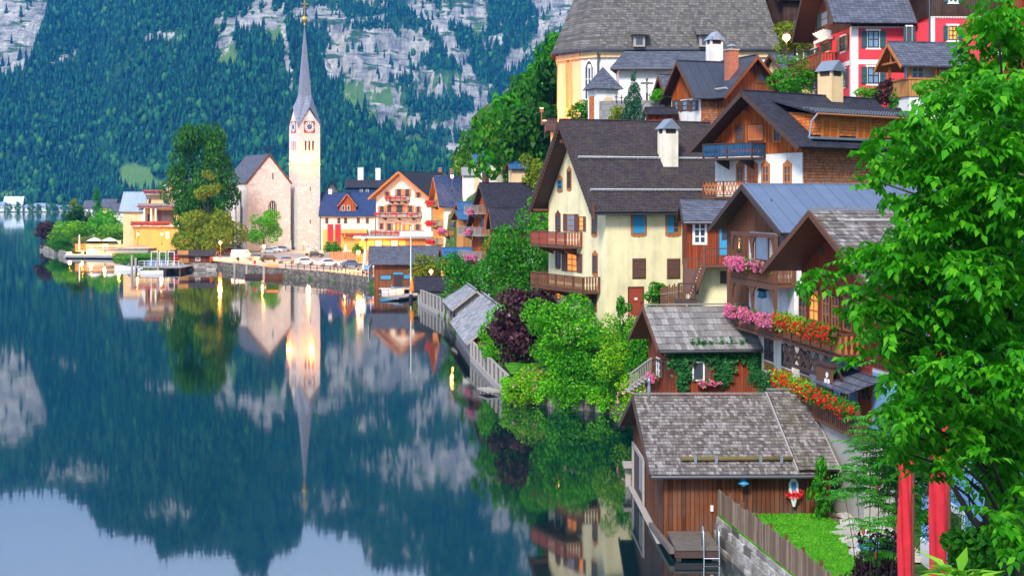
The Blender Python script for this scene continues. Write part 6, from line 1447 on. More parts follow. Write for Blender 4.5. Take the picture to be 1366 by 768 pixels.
    o = stone_blocks('garden_wall', m_rub, (-.2, 112.4), (7.8, 105.0), 1.5, -1.0, .5, 9, 'mossy stone wall at the waterline under the garden hedge', 'stone wall', .1)
    # small houses on the slope
    W2 = dict(frame='timber', nx=0, shut='shut_brown')
    h = simple('pale_hill_house', 'small pale hillside house with blue grey tin roof behind a thin cypress', 'house', 656, 260, 18, 6, 5, 5, 213, 199, 'warmwhite', 'tin_light', ov=.5, og=.4, wins=(('F', 661, 667, 213, 218, W2), ('F', 661, 668, 228, 233, dict(pane='pane_lit', shut='shut_orange', nx=0)), ('F', 683, 686, 214, 219, W2))); h.chimney(2.6, 2.5, 8, 10.4, .7, .7, 'peach', style='flat')
    h = simple('blue_gable_house', 'narrow house with steep blue roof beside the pale hillside house', 'house', 648, 266, 17, 10, 2.5, 5, 225, 199, 'wood_dark', 'tin_blue', ov=.5, og=.6)
    h = simple('lit_hill_cottage', 'tiny blue roofed cottage lit orange by a lamp on the hillside', 'house', 633, 285, 18, 6, 3.2, 4, 216, 208, 'peach', 'tin_blue', ov=.4, og=.3)
    h = simple('white_hill_box', 'small white flat fronted hillside house above the blue roof', 'house', 640, 270, 15, 4, 4, 4, 226, 222, 'white', 'tin_light', ov=.3, og=.3)
    h = simple('shingled_hill_roof', 'low pale shingled roof on the slope left of the white hillside house', 'house', 618, 285, 14, 4, 3.4, 4, 234, 225, 'white', 'wshing2', ov=.3, og=.3)
    h = simple('dark_hill_barn', 'dark boarded hillside barn with grey roof below the lamp', 'barn', 696, 225, 17, 12, 6, 5, 222, 209, 'wood_dark', 'slate_grey', ridge='y', ov=.6, og=.6); h.winpx('F', 702, 707, 225, 230, frame='timber', nx=0)
    h = simple('honey_hill_chalet', 'honey coloured hillside chalet with bright blue tin roof and white ground floor', 'house', 707, 235, 18, 14, 5.6, 5, 188, 173, 'white', 'tin_blue', ov=.5, og=.9, up=(22.8, 'wood_honey')); h.winpx('F', 713, 719, 190, 196, pane='pane_lit', frame='timber', nx=1, out=.06); h.winpx('F', 722, 729, 188, 195, frame='timber', nx=1, out=.06); h.winpx('F', 712, 716, 203, 211, frame='timber', nx=0); h.balpx('F', 716, 745, 197, 1.0, .9, mat='timber', rail='wood_honey', style='slats', brackets=2)
    h = simple('grey_tower_house', 'grey shingled upper house behind the honey hillside chalet', 'house', 720, 243, 20, 10, 3, 4, 172, 163, 'slate_grey', 'slate_grey', ov=.2, og=.2)
    h = simple('orange_terrace_house', 'orange lit terrace wall house directly under the apse of the big church', 'house', 735, 160, 14, 0, 1.6, 2.4, 172, 162, 'peach', 'slate_brown', ov=.5, og=.5)
    h = simple('blue_pepper_house', 'narrow peach house with small blue pointed roof in front of the dark barn', 'house', 683, 215, 13, 14, 1.9, 2, 224, 217, 'peach', 'tin_blue', ov=.4, og=.4)
build_village()

# ================================================================== lakeside church
def build_church():
    Y0 = 418; bz = 1.8
    h = House('lakeside_church', 'pale stone lakeside church with steep gable, arched window and slate roof', 'church', (PX(330, Y0), Y0, bz), 31, 12.6, 17, PZ(243, Y0) - bz, PZ(207, Y0 + 4) - bz, ridge='y')
    h.walls(-2, 60, 'stone', 'gable_wall'); h.roof('slate_grey', ov=.3, og=.05, og2=0, barge='timber', soffit='timber', bw=.5)
    h.win('F', h.at('F', 363.5, 290)[0], PZ(304, Y0 + 3) - bz, 2.0, 7.2, 'pane', 'trim', 2, 4, surround='timber_red', sw=.25, arch=True)
    h.win('F', h.at('F', 364, 240)[0], PZ(240, Y0 + 3) - bz, .5, 2.0, 'pane', 'stone', 0, 0, surround='stone', sw=.2)
    for u_ in (4.0, 8.5, 13.0): h.win('L', u_, 5.0, 1.3, 6.5, 'pane', 'trim', 1, 3, surround='stone', sw=.25, arch=True)
    h.part('plinth', MB().box(-.15, 12.75, -.18, 17, -2, 2.2), 'stone'); h.part('downpipe', MB().tube([(-.3, 4.2, 16), (-.3, 4.2, 0)], .14), 'gutter')
    z = h.zr + .5; h.part('gable_cross', MB().box(6.22, 6.38, -.1, .06, z, z + 2.2).box(5.8, 6.8, -.08, .04, z + 1.3, z + 1.5), 'iron')
    # tower
    Yt = 424; w_ = 6.5; t = House('church_tower', 'tall floodlit stone church tower with clock gables and slender grey spire', 'tower', (PX(398, Yt), Yt, bz), 31, w_, w_, PZ(168, Yt) - bz, 60); ze = t.ze
    t.part('wall', MB().box(0, w_, 0, w_, -2, ze), 'stone'); zg = PZ(145, Yt) - bz; tip = PZ(32, Yt + 4) - bz
    # four gables
    mb = MB()
    for f in range(4):
        a = [(0, 0), (w_, 0), (w_, w_), (0, w_)][f]; b = [(0, 0), (w_, 0), (w_, w_), (0, w_)][(f + 1) % 4]; m = ((a[0] + b[0]) / 2, (a[1] + b[1]) / 2); c = (w_ / 2, w_ / 2); inn = Vector((c[0] - m[0], c[1] - m[1], 0)).normalized() * .6
        mb.prism([(*a, ze), (*b, ze), (*m, zg)], inn)
    t.part('clock_gable', mb, 'stone')
    mb = MB(); ap = (w_ / 2, w_ / 2, tip); e = .35; q = w_ / 2
    cor = [(-e, -e), (w_ + e, -e), (w_ + e, w_ + e), (-e, w_ + e)]; mids = [(q, -e), (w_ + e, q), (q, w_ + e), (-e, q)]
    z2 = zg + 4; k2 = .40; inner = [(q + (x - q) * k2, q + (y - q) * k2, z2) for x, y in cor]; innm = [(q + (x - q) * k2 * 1.05, q + (y - q) * k2 * 1.05, z2) for x, y in mids]
    for f in range(4):
        A = (*cor[f], ze - .3); M_ = (*mids[f], zg + .5); B = (*cor[(f + 1) % 4], ze - .3)
        mb.poly([A, M_, innm[f], inner[f]]); mb.poly([M_, B, inner[(f + 1) % 4], innm[f]]); mb.poly([inner[f], innm[f], ap]); mb.poly([innm[f], inner[(f + 1) % 4], ap])
    t.part('spire', mb, 'spire')
    t.part('finial', MB().lathe([(.25, -.4), (.2, .4), (.7, .8), (.85, 1.3), (.6, 1.9), (.12, 2.2), (.1, 3.0)], (q, q, tip), 12).box(q - .12, q + .12, q - .12, q + .12, tip + 2.2, tip + 7.4).box(q - 1.1, q + 1.1, q - .1, q + .1, tip + 5.4, tip + 5.75).box(q - .7, q + .7, q - .1, q + .1, tip + 4.5, tip + 4.75), 'gold')
    zc = PZ(169, Yt) - bz
    for f in ('F', 'L'):
        p, rz = t.face(f, q, zc, .0)
        b = MB().box(-1.6, 1.6, -.12, .02, -1.6, 1.6).build('clock', MT['timber_red'], t.t, p, rz)
        MB().prism([(math.cos(a) * 1.45, -.2, math.sin(a) * 1.45) for a in np.linspace(0, 6.283, 24, endpoint=False)], (0, .079, 0)).build('dial', MT['trim'], b)
        mb = MB()
        for a in range(12):
            an = a * math.pi / 6; mb.beam((math.cos(an) * 1.0, -.22, math.sin(an) * 1.0), (math.cos(an) * 1.35, -.22, math.sin(an) * 1.35), .2, .03, up=(0, 1, 0))
        mb.build('numeral_marks', MT['iron'], b)
        MB().prism([(math.cos(a) * .75, -.225, math.sin(a) * .75) for a in np.linspace(0, 6.283, 16, endpoint=False)], (0, .02, 0)).build('dial_centre', MT['cloth_blue'], b)
        MB().beam((0, -.26, 0), (.55, -.26, .75), .14, .03, up=(0, 1, 0)).beam((0, -.28, 0), (-.95, -.28, .5), .1, .03, up=(0, 1, 0)).build('hands', MT['gold'], b)
        for i in range(3): t.win(f, q - 1.1 + 1.1 * i, PZ(201, Yt) - bz, .75, 2.7, 'pane', 'stone', 0, 0, surround='stone', sw=.16, arch=True)
        for py in (255, 299): t.win(f, q + .3, PZ(py, Yt) - bz, .4, 1.3, 'pane', 'stone', 0, 0, surround='stone', sw=.1)
    mb = MB(); mb.box(-.12, w_ + .12, -.12, -.0, PZ(219, Yt) - bz - .15, PZ(219, Yt) - bz + .15).box(-.12, 0, -.0, w_ + .12, PZ(219, Yt) - bz - .15, PZ(219, Yt) - bz + .15); t.part('string_course', mb, 'stone')
    # floodlights standing near the tower
    for i, (dx, dy, lab) in enumerate(((4.3, -20, 'ground floodlight in front of the church tower'), (-16, 6, 'ground floodlight left of the church tower'))):
        p = (PX(385.5, Yt) + dx, Yt + dy, 2.0) if i == 0 else (PX(385.5, Yt) - 11, Yt - 16, 2.0)
        fl = thing('floodlight', lab, 'floodlight', p); MB().box(-.25, .25, -.2, .2, .3, .7).build('housing', MT['iron'], fl); MB().box(-.2, .2, .2, .22, .35, .65).build('lens', MT['lamp'], fl); MB().box(-.04, .04, -.04, .04, 0, .3).build('stand', MT['iron'], fl)
        o = spot((p[0], p[1] - .1, p[2] + 1), (PX(406, Yt), Yt, 32), 5000 if i == 0 else 2000, 26, blend=.9); o.location.y += 0
    # the lit band on the tower: lamps mounted on the string course
    for x, y in ((w_ / 2, -1.6), (-1.4, w_ / 2)):
        p = t.world((x, y, PZ(213, Yt) - bz)); glow(p.x, p.y, p.z, 2600 if y < 0 else 1700, size=.6, col=(1, .24, .02), name='tower_uplight')
        fl = thing('tower_lamp', 'small bracket lamp on the %s face of the church tower' % ('front' if y < 0 else 'left hand'), 'floodlight', (p.x, p.y + (.6 if y < 0 else 0), p.z - .6)); MB().box(-.2, .2, -.2, .2, 0, .3).build('housing', MT['iron'], fl); MB().beam((0, 0, .1), (.9, 1.1, .1) if y < 0 else (1.4, .6, .1), .08, .08).build('arm', MT['iron'], fl)
build_church()
def apse_light():
    for x, y, z, pw, lab in ((3.2, 151.2, 23.0, 1100, 'ground lamp lighting the left apse face of the big church'), (3.0, 155.5, 24.5, 900, 'ground lamp lighting the rear apse face of the big church')):
        t = thing('apse_lamp', lab, 'floodlight', (x, y, z - 1.2)); MB().box(-.2, .2, -.2, .2, .3, .7).box(-.05, .05, -.05, .05, -1, .3).build('housing', MT['iron'], t); MB().box(-.15, .15, -.15, .15, .701, .75).build('lens', MT['lamp'], t); glow(x, y, z, pw, col=(1, .22, .02), name='apse_light')
apse_light()

# ================================================================== ochre hotel at the left
def build_ochre():
    Y = 420; bz = 1.8; X = lambda px: PX(px, Y); Z = lambda py: PZ(py, Y) - bz
    t = thing('ochre_hotel', 'terraced ochre hotel with red flower balconies on the lakeside', 'hotel', (0, 0, bz))
    def b(name, px0, px1, y0, y1, z0, z1, mat, parent=t): return MB().box(X(px0), X(px1), y0, y1, z0, z1).build(name, MT[mat], parent)
    b('wall', 178, 250, Y, Y + 14, -1, Z(302), 'ochre'); b('terrace_slab', 174, 252, Y - .8, Y + 14, Z(302) + .002, Z(302) + .35, 'trim')
    b('first_floor', 190, 250, Y + 3.5, Y + 14, Z(302) + .352, Z(278), 'ochre'); b('first_floor_slab', 184, 250, Y + 1.2, Y + 14, Z(278) + .002, Z(278) + .3, 'timber_grey')
    b('second_floor', 190, 250, Y + 5, Y + 14, Z(278) + .302, Z(260), 'peach'); b('second_slab', 188, 250, Y + 3.5, Y + 14, Z(260) + .002, Z(260) + .25, 'timber_grey')
    for nm, px0, px1, py, y in (('lower_railing', 175, 228, 302, Y - .7), ('middle_railing', 182, 238, 278, Y + 1.25), ('top_railing', 188, 226, 260, Y + 3.55)):
        mb = MB(); mb.box(X(px0), X(px1), y, y + .08, Z(py) + .3, Z(py) + 1.4); mb.build(nm, MT['wood_grey' if nm != 'lower_railing' else 'timber_red'], t)
    b('loggia', 206, 228, Y + 3.4, Y + 3.49, Z(298), Z(281), 'shut_brown')
    for px in (190, 199, 205): b('column', px, px + 2, Y + 1.3, Y + 1.7, Z(302) + .352, Z(278), 'trim')
    for a, c, y0, y1, y, m in ((221, 226, 318, 309, Y, 'pane_glow'), (181, 184, 318, 308, Y, 'pane_lit'), (192, 195, 297, 286, Y + 3.5, 'pane'), (192, 195, 275, 265, Y + 5, 'pane'), (214, 219, 272, 266, Y + 5, 'pane')):
        o = MB().box(X(a), X(c), y - .05, y - .002, Z(y0), Z(y1)).build('window', MT[m], t); MB().box(X(a) - .15, X(a), y - .08, y - .002, Z(y0) - .1, Z(y1) + .1).box(X(c), X(c) + .15, y - .08, y - .002, Z(y0) - .1, Z(y1) + .1).build('frame', MT['timber'], o)
    h = House(None, None, None, None, 0, X(252) - X(213), 9, Z(258) + 2, Z(231), ridge='y', t=t, off=(X(213), Y + 6, 0)); h.walls(Z(262), 60, 'white', 'attic_wall'); h.roof('tin_light', ov=.4, og=.8, barge='trim', name='attic_roof'); b('attic_window', 219, 226, Y + 5.9, Y + 5.99, Z(257), Z(243), 'ochre')
    h = House(None, None, None, None, 0, X(194) - X(163), 9, Z(280), Z(257), t=t, off=(X(162), Y + 2, 0)); h.walls(-1, 60, 'peach', 'annex_wall'); h.roof('tin_light', ov=.6, og=1.0, og2=-.5, barge='timber_orange', name='annex_roof')
    o = MB().box(X(187), X(189), Y + 1.9, Y + 1.99, Z(299), Z(284)).build('annex_window', MT['trim'], t)
    for i, (a, c, py, y, w_, m) in enumerate(((176, 226, 299.5, Y - .9, 'lowest', 'fl_red'), (181, 236, 275.5, Y + 1.05, 'middle', 'fl_pink'), (187, 224, 255.5, Y + 3.3, 'topmost', 'fl_red'))):
        flower_box('%s row of flowers along the terraces of the ochre hotel' % w_, (X(a), y, PZ(py, Y)), (X(c), y, PZ(py, Y)), m, .3, .5, 420, 40, 'lf_mid', seed=110 + i, bs=.2)
    # gangway roof / terrace in front
    tt = thing('lakeside_terrace', 'long grey planked lakeside terrace with railing below the ochre hotel', 'terrace', (X(140), 402, 0)); MB().box(0, 16, 0, 10, -1, 2.3).build('terrace_wall', MT['concrete'], tt); MB().box(-.2, 16.2, -.3, 10, 2.3, 2.45).build('planking', MT['wshing2'], tt); mb = MB()
    for i in range(12): mb.box(i * 1.4, i * 1.4 + .08, -.2, -.12, 2.45, 3.5)
    mb.box(0, 15.6, -.2, -.1, 3.45, 3.55).box(0, 15.6, -.19, -.12, 2.9, 3.2); mb.build('railing', MT['timber_grey'], tt)
    # evening terrace with parasols and lamps on the spit
    for i, px in enumerate((126, 146)):
        x = PX(px, 408); u = thing('parasol', ['white open parasol over the left lit terrace tables', 'white open parasol nearer to the ochre hotel on the lit terrace'][i], 'parasol', (x, 408, 1.7)); MB().lathe([(.05, 0), (.05, 3.3)], n=6).build('pole', MT['timber'], u); MB().lathe([(2.3, 2.6), (1.2, 3.15), (.05, 3.5)], n=8, closed=False).build('canopy', MT['canvas'], u)
    for i, (px, py, lab) in enumerate(((94, 337, 'low glowing lantern at the left end of the lit lake terrace'), (110, 335, 'glowing lantern in the middle of the lit lake terrace'), (122, 332, 'bright glowing lantern below the left parasol'), (140, 327, 'glowing lantern between the two parasols'), (159, 322, 'glowing lantern beside the ochre hotel wall'))):
        x, y, z = P(px, py, 402); street_lamp(lab, x, y, z - 1.9, 1.7, 1600, group='lanterns of the lake terrace', r=.3)
    w_ = MB().box(PX(100, 405), PX(140, 405), 405, 405.4, 1.5, PZ(325, 405)).build('lit_screen_wall', MT['wood_honey']); tag(w_, 'ochre garden wall glowing behind the lit lake terrace', 'wall')
    o = MB().prism([(PX(86, 398), 398, .3), (PX(150, 394), 394, .3), (PX(150, 404), 404, .3), (PX(88, 408), 408, .3)], (0, 0, .6)).build('swim_terrace', MT['wshing2']); tag(o, 'pale plank swimming terrace at the waterline of the garden spit', 'deck')
    stone_blocks('spit_wall', m_rub, (PX(54, 470), 470), (PX(90, 402), 402), 1.5, -.5, .6, 15, 'low rubble wall round the tip of the garden spit', 'stone wall', .1)
    tag(MB().tube([(PX(106, 404), 404, 1.6), (PX(106, 404), 404, PZ(313, 404))], .15).build('white_mast', MT['trim']), 'short white mast standing on the garden spit', 'mast')
build_ochre()

# ================================================================== quay: cars, railing, lamps, boats
def make_car(mat, name='parked_car', estate=False, van=False):
    t = bpy.data.objects.new(name, None); COL.objects.link(t); L, W = 4.2, 1.75
    prof = [(0, .35), (.05, .75), (.9, .92), (1.5, 1.42), (2.9, 1.46), (3.9 if estate else 3.6, 1.05 if not estate else 1.35), (4.15, .9), (4.2, .4)]
    if van: prof = [(0, .4), (.05, 1.0), (.6, 1.2), (1.1, 2.0), (4.1, 2.1), (4.6, 2.05), (4.7, .5)]
    body = [(x, z) for x, z in prof]
    mb = MB(); lo = [(body[0][0], .3)] + body + [(body[-1][0], .3)]
    # lower body is full width, the cabin narrows
    b = 0; pts = lo; n = len(pts); vs_ = []
    for sgn in (-1, 1):
        for x, z in pts:
            vs_.append((x, sgn * (W / 2 - max(0, z - .9) * .28), z))
    mb.v = vs_; mb.f = [tuple(range(n)), tuple(range(2 * n - 1, n - 1, -1))] + [(i, n + i, n + (i + 1) % n, (i + 1) % n) for i in range(n)]
    mb.build('body', MT[mat], t)
    a, c = (1.05, 3.65) if not van else (.75, 2.2); g = MB(); zt = 1.36 if not van else 1.85; zl = .96 if not van else 1.25
    for sgn in (-1, 1):
        g.prism([(a + .05, sgn * (W / 2 - .01), zl), (c, sgn * (W / 2 - .01), zl), (c - .6, sgn * (W / 2 - .13), zt), (a + .5, sgn * (W / 2 - .13), zt)], (0, sgn * .02, 0))
    g.build('side_window', MT['pane'], t)
    MB().hexa([(.93, -.7, .95 if not van else 1.25), (.95, -.7, .96 if not van else 1.26), (.95, .7, .96 if not van else 1.26), (.93, .7, .95 if not van else 1.25), (1.44, -.6, 1.40), (1.46, -.6, 1.41), (1.46, .6, 1.41), (1.44, .6, 1.40)] if not van else [(.62, -.75, 1.25), (.66, -.75, 1.25), (.66, .75, 1.25), (.62, .75, 1.25), (1.05, -.65, 1.9), (1.09, -.65, 1.9), (1.09, .65, 1.9), (1.05, .65, 1.9)]).build('windscreen', MT['pane_blue'], t)
    for x in (.8, 3.35 if not van else 3.7):
        for sgn in (-1, 1):
            y = sgn * (W / 2 - .08); wv = MB()
            wv.prism([(x + math.cos(q) * .32, y - .09, .32 + math.sin(q) * .32) for q in np.linspace(0, 6.283, 14, endpoint=False)], (0, .19, 0)); o = wv.build('wheel', MT['tyre'], t)
            MB().prism([(x + math.cos(q) * .19, y + sgn * .1 - .01, .32 + math.sin(q) * .19) for q in np.linspace(0, 6.283, 10, endpoint=False)], (0, .02, 0)).build('rim', MT['rim'], o)
    for sgn in (-1, 1): MB().box(-.02, .06, sgn * .6 - .17, sgn * .6 + .17, .6, .76).build('headlight', MT['steel'], t)
    for sgn in (-1, 1): MB().box((4.13 if not van else 4.66), (4.22 if not van else 4.73), sgn * .65 - .12, sgn * .65 + .12, .7, .9).build('tail_light', MT['car_red'], t)
    return t
def copy_tree(o, mats=None):
    c = o.copy(); COL.objects.link(c)
    for ch in o.children:
        k = ch.copy(); COL.objects.link(k); k.parent = c
        if mats and ch.name.split('.')[0] == 'body': k.material_slots[0].link = 'OBJECT'; k.material_slots[0].material = mats
        for g2 in ch.children: q = g2.copy(); COL.objects.link(q); q.parent = k
    return c
m_quay = m_island('dark_quay_stone', (.10, .085, .065), (.19, .165, .14), (.30, .27, .24), moss=(.06, .05, .025), mossamt=.6)
def build_quay():
    # paving
    xs = [(-24.5, 264), (-34, 286), (-44.5, 299.5), (-66, 339), (-74, 348), (-82, 372), (-60, 416), (-20, 416), (-14, 330), (-13, 270)]
    o = MB().prism([(x, y, 1.2) for x, y in xs], (0, 0, .45)).build('quay_paving', MT['asphalt']); tag(o, kind='structure')
    edge = [(-24.3, 263.5), (-33.9, 285.4), (-44.2, 299), (-66, 338.4), (-74.2, 346.5)]
    for i in range(4): stone_blocks('quay_wall', m_quay, edge[i], edge[i + 1], 1.66, -1, .5, 20 + i, ['low stone quay wall beside the quay boathouse', 'stone quay wall below the row of white cars', 'long stone quay wall left of the mooring posts', 'stone quay wall under the little dock hut'][i], 'quay wall', .05)
    t = thing('quay_railing', 'dark post and rail fence along the edge of the car park', 'railing', (0, 0, 0)); rl = MB(); 
    for i in range(2):
        a, b = Vector((*edge[i], 1.66)), Vector((*edge[i + 1], 1.66)); n = int((b - a).length / 2.2)
        for j in range(n + (i == 1)):
            c = a.lerp(b, j / n) + Vector((.1, .25, 0)); MB().box(c.x - .07, c.x + .07, c.y - .07, c.y + .07, 1.6, 2.75).build('post', MT['timber_dark'], t)
        for z in (.5, 1.0): rl.beam(a + Vector((.1, .25, z)), b + Vector((.1, .25, z)), .06, .09)
    rl.build('rail', MT['timber_dark'], t)
    proto = make_car('car_white'); est = make_car('car_white', estate=True); van = make_car('car_white', van=True)
    used = set()
    cars = [(515, 356, 300, 198, 'e', 'car_white', 'white hatchback at the right end of the front parking row'), (482, 353, 306, 200, 'p', 'car_blue', 'steel blue car second from the right in the front row'), (452, 351, 311, 200, 'p', 'car_white', 'white car between the steel blue car and the low white car'), (420, 349, 318, 202, 'p', 'car_white', 'white low car in the middle of the front row'), (395, 346, 326, 204, 'p', 'car_silver', 'silver car in the front row behind the white low car'), (372, 343, 334, 206, 'p', 'car_dark', 'dark car half hidden behind the mooring post'), (354, 341, 342, 208, 'e', 'car_blue', 'blue car near the white van'),
            (336, 338, 350, 207, 'v', 'car_white', 'white van parked at the left of the front row'), (318, 329, 385, 190, 'p', 'car_red', 'red car below the bushes at the church'), (328, 327, 392, 175, 'v', 'car_silver', 'silver van beside the red car'), (371, 333, 388, 185, 'p', 'car_silver', 'silver hatchback in the rear row'), (377, 331, 396, 184, 'p', 'car_white', 'white car in the rear row near the round tree'), (389, 329, 402, 183, 'e', 'car_silver', 'silver estate car in the rear row below the tower'), (432, 340, 360, 178, 'p', 'car_dark', 'dark car with red tail lights near the terrace fence'), (492, 366, 278, 100, 'e', 'car_silver', 'silver car cut off beside the quay boathouse')]
    for px, py, Y, a, k, m, lab in cars:
        src = {'p': proto, 'e': est, 'v': van}[k]
        if k in used: c = copy_tree(src, MT[m])
        else:
            c = src; used.add(k)
            for ch in c.children:
                if ch.name.split('.')[0] == 'body': ch.material_slots[0].link = 'OBJECT'; ch.material_slots[0].material = MT[m]
        c.location = (PX(px, Y), Y, 1.66); c.rotation_euler = (0, 0, R(a)); tag(c, lab, 'car' if k != 'v' else 'van', 'cars parked on the quay')
    for px, py, Y, lab, pw in ((578 - 97 - 3, 341, 290, 'lit street lamp by the white hatchback on the quay', 650), (412, 337, 330, 'lit street lamp in the middle of the car park', 900), (352, 333, 345, 'lit street lamp above the white van', 900), (294, 328, 352, 'lit street lamp beside the little dock hut', 900)):
        street_lamp(lab, PX(px, Y), Y, 1.66, PZ(py - 4, Y) - 1.66, pw * 14, r=.34)
    for px, py, Y, lab, pw in ((422, 330, 395, 'bright lamp at the foot of the church tower', 110), (460, 303, 408, 'wall lamp on the pale house behind the pink banners', 900), (405, 323, 405, 'lamp on the church forecourt', 80), (575, 362, 245, 'small lit lamp beside the honey shed by the quay boathouse', 300), (650, 226, 272, 'lit lamp on the hillside lane above the blue roof', 500), (704, 202, 229, 'bright lamp in front of the honey hillside chalet', 500), (1049, 50, 126, 'glowing lamp on the upper lane beside the red house', 350), (484, 318, 326, 'lit lamp in front of the low glass restaurant', 500), (528, 322, 334, 'lit lamp under the terrace of the cream hotel', 500), (556, 318, 352, 'lamp at the right corner of the cream hotel terrace', 500), (216, 312, 412, 'lamp in front of the ochre hotel ground floor', 190), (184, 312, 412, 'lamp at the left corner of the ochre hotel', 150), (603, 235, 300, 'small lit lamp at the end of the blue roof', 150)):
        x, y, z = P(px, py, Y); street_lamp(lab, x, y, z - 3.0, 2.9, pw * (12 if Y > 200 else 1.2), r=.28)
    # ochre hedge lit terrace wall near the tower
    t = thing('terrace_fence', 'warmly lit wooden terrace fence in front of the restaurant', 'fence', (PX(440, 345), 345, 1.66)); mb = MB()
    for i in range(26): mb.box(i * .4, i * .4 + .3, 0, .08, 0, 1.8)
    mb.build('pale', MT['wood_honey'], t); MB().box(0, 10.4, .08, .14, 1.4, 1.5).build('rail', MT['timber_orange'], t)
    for px, lab in ((437, 'left pink hanging banner beside the tower'), (447, 'right pink hanging banner beside the tower')):
        t = thing('banner', lab, 'banner', (PX(px, 398), 398, 1.8)); MB().lathe([(.07, 0), (.07, PZ(297, 398) - 1.8)], n=6).build('pole', MT['iron'], t); MB().box(.1, 1.5, -.03, .03, PZ(326, 398) - 1.8, PZ(299, 398) - 1.8).build('cloth', MT['canvas_red'], t)
    for px, Y, py, lab in ((461, 350, 343, 'closed white parasol near the terrace fence'), (487, 285, 349, 'tall closed white parasol beside the quay boathouse')):
        z = 1.66; t = thing('closed_parasol', lab, 'parasol', (PX(px, Y), Y, z)); hh = PZ(330 if Y < 300 else 326, Y) - z; MB().lathe([(.05, 0), (.05, hh)], n=6).build('pole', MT['timber'], t); MB().lathe([(.12, hh * .28), (.42, hh * .34), (.3, hh * .7), (.05, hh * 1.02)], n=9).build('canopy', MT['canvas'], t, smooth=True)
    # person by the tower
    x, y, z = P(421, 334, 396); z = 1.7; t = thing('person', 'person in blue trousers and brown top standing near the tower lamp', 'person', (x, y, z))
    J = [(0, 0, .95, .15), (0, 0, 1.2, .16), (0, 0, 1.42, .15), (0, 0, 1.53, .065), (0, -.02, 1.62, .095), (0, -.02, 1.72, .09), (.2, 0, 1.40, .065), (.26, -.02, 1.14, .05), (.24, -.1, .9, .04), (-.2, 0, 1.40, .065), (-.27, .02, 1.14, .05), (-.26, -.04, .9, .04), (.1, 0, .88, .1), (.11, -.03, .48, .075), (.11, .02, .08, .055), (.11, -.14, .04, .045), (-.1, 0, .88, .1), (-.11, .03, .48, .075), (-.11, .08, .08, .055), (-.11, -.08, .04, .045)]
    Ed = [(0, 1), (1, 2), (2, 3), (3, 4), (4, 5), (2, 6), (6, 7), (7, 8), (2, 9), (9, 10), (10, 11), (0, 12), (12, 13), (13, 14), (14, 15), (0, 16), (16, 17), (17, 18), (18, 19)]
    me = bpy.data.meshes.new('body'); me.from_pydata([j[:3] for j in J], Ed, []); o = link('body', me, MT['cloth_and_shade'], t); md = o.modifiers.new('skin', 'SKIN'); me.skin_vertices or o.data
    if not me.skin_vertices: bpy.context.view_layer.update()
    sv = me.skin_vertices[0].data if me.skin_vertices else []
    for q, j in zip(sv, J): q.radius = (j[3], j[3])
    if sv: sv[0].use_root = True
    o.modifiers.new('smooth', 'SUBSURF').render_levels = 2
    MB().lathe([(.12, .93), (.17, .86), (.18, .8), (.13, .55)], n=10).build('trousers', MT['cloth_blue'], t, smooth=True); MB().lathe([(.1, 1.66), (.105, 1.74), (.06, 1.82), (.01, 1.83)], (0, 0, 0), 10).build('hair', MT['cloth_and_shade'], t, smooth=True)
    # mooring posts and boats
    for px, py0, py1, Y, lab in ((329, 346, 372, 298, 'mooring post at the bow of the dark barge'), (352, 352, 374, 292, 'mooring post in front of the orange canopy boat'), (313, 351, 366, 318, 'thin mooring post left of the barge'), (176, 344, 366, 322, 'left mooring post of the boat dock'), (181, 347, 366, 320, 'second mooring post of the boat dock'), (211, 340, 367, 318, 'tall mooring post at the right of the boat dock')):
        t = MB().lathe([(.24, -3), (.24, 2.4 if px in (329, 352) else (Y * (py1 - py0) / F - .3)), (.16, 2.6 if px in (329, 352) else (Y * (py1 - py0) / F))], n=9).build('mooring_post', MT['timber_grey'], None, (PX(px, Y), Y, 0)); tag(t, lab, 'post', 'mooring posts in the lake')
    def boat(name, label, x, y, L, W, rz, mat, cab=None, h=.8):
        t = thing(name, label, 'boat', (x, y, 0), rz); mb = MB(); n = 9; rings = []
        for i in range(n):
            q = i / (n - 1); wv = W / 2 * (1 - max(0, (q - .55) / .45) ** 2) * (1 if q > .02 else .85); zz = h * (1 + .25 * max(0, q - .5) * 2); b = len(mb.v); xx = L * q
            mb.v += [(xx, -wv, zz), (xx * .98 + .1, -wv * .7, -.25), (xx * .98 + .1, wv * .7, -.25), (xx, wv, zz), (xx, wv * .86, zz - .02), (xx, wv * .8, .25), (xx, -wv * .8, .25), (xx, -wv * .86, zz - .02)]; rings.append(b)
        for i in range(n - 1):
            for k in range(8): mb.f.append((rings[i] + k, rings[i] + (k + 1) % 8, rings[i + 1] + (k + 1) % 8, rings[i + 1] + k))
        mb.f.append(tuple(rings[0] + k for k in range(7, -1, -1))); mb.f.append(tuple(rings[-1] + k for k in range(8))); mb.build('hull', MT[mat], t)
        for q in (.25, .5, .7): MB().box(L * q - .15, L * q + .15, -W * .36, W * .36, h * .55, h * .62).build('seat', MT['timber'], t)
        if cab == 'canopy':
            MB().hexa([(L * .15, -W * .42, 2.2), (L * .75, -W * .42, 2.2), (L * .75, W * .42, 2.2), (L * .15, W * .42, 2.2), (L * .15, -W * .2, 2.6), (L * .75, -W * .2, 2.6), (L * .75, W * .2, 2.6), (L * .15, W * .2, 2.6)]).build('canopy', MT['canvas_orange'], t)
            for q in (.17, .73):
                for s_ in (-.4, .4): MB().box(L * q - .04, L * q + .04, W * s_ - .04, W * s_ + .04, h * .6, 2.2).build('post', MT['timber'], t)
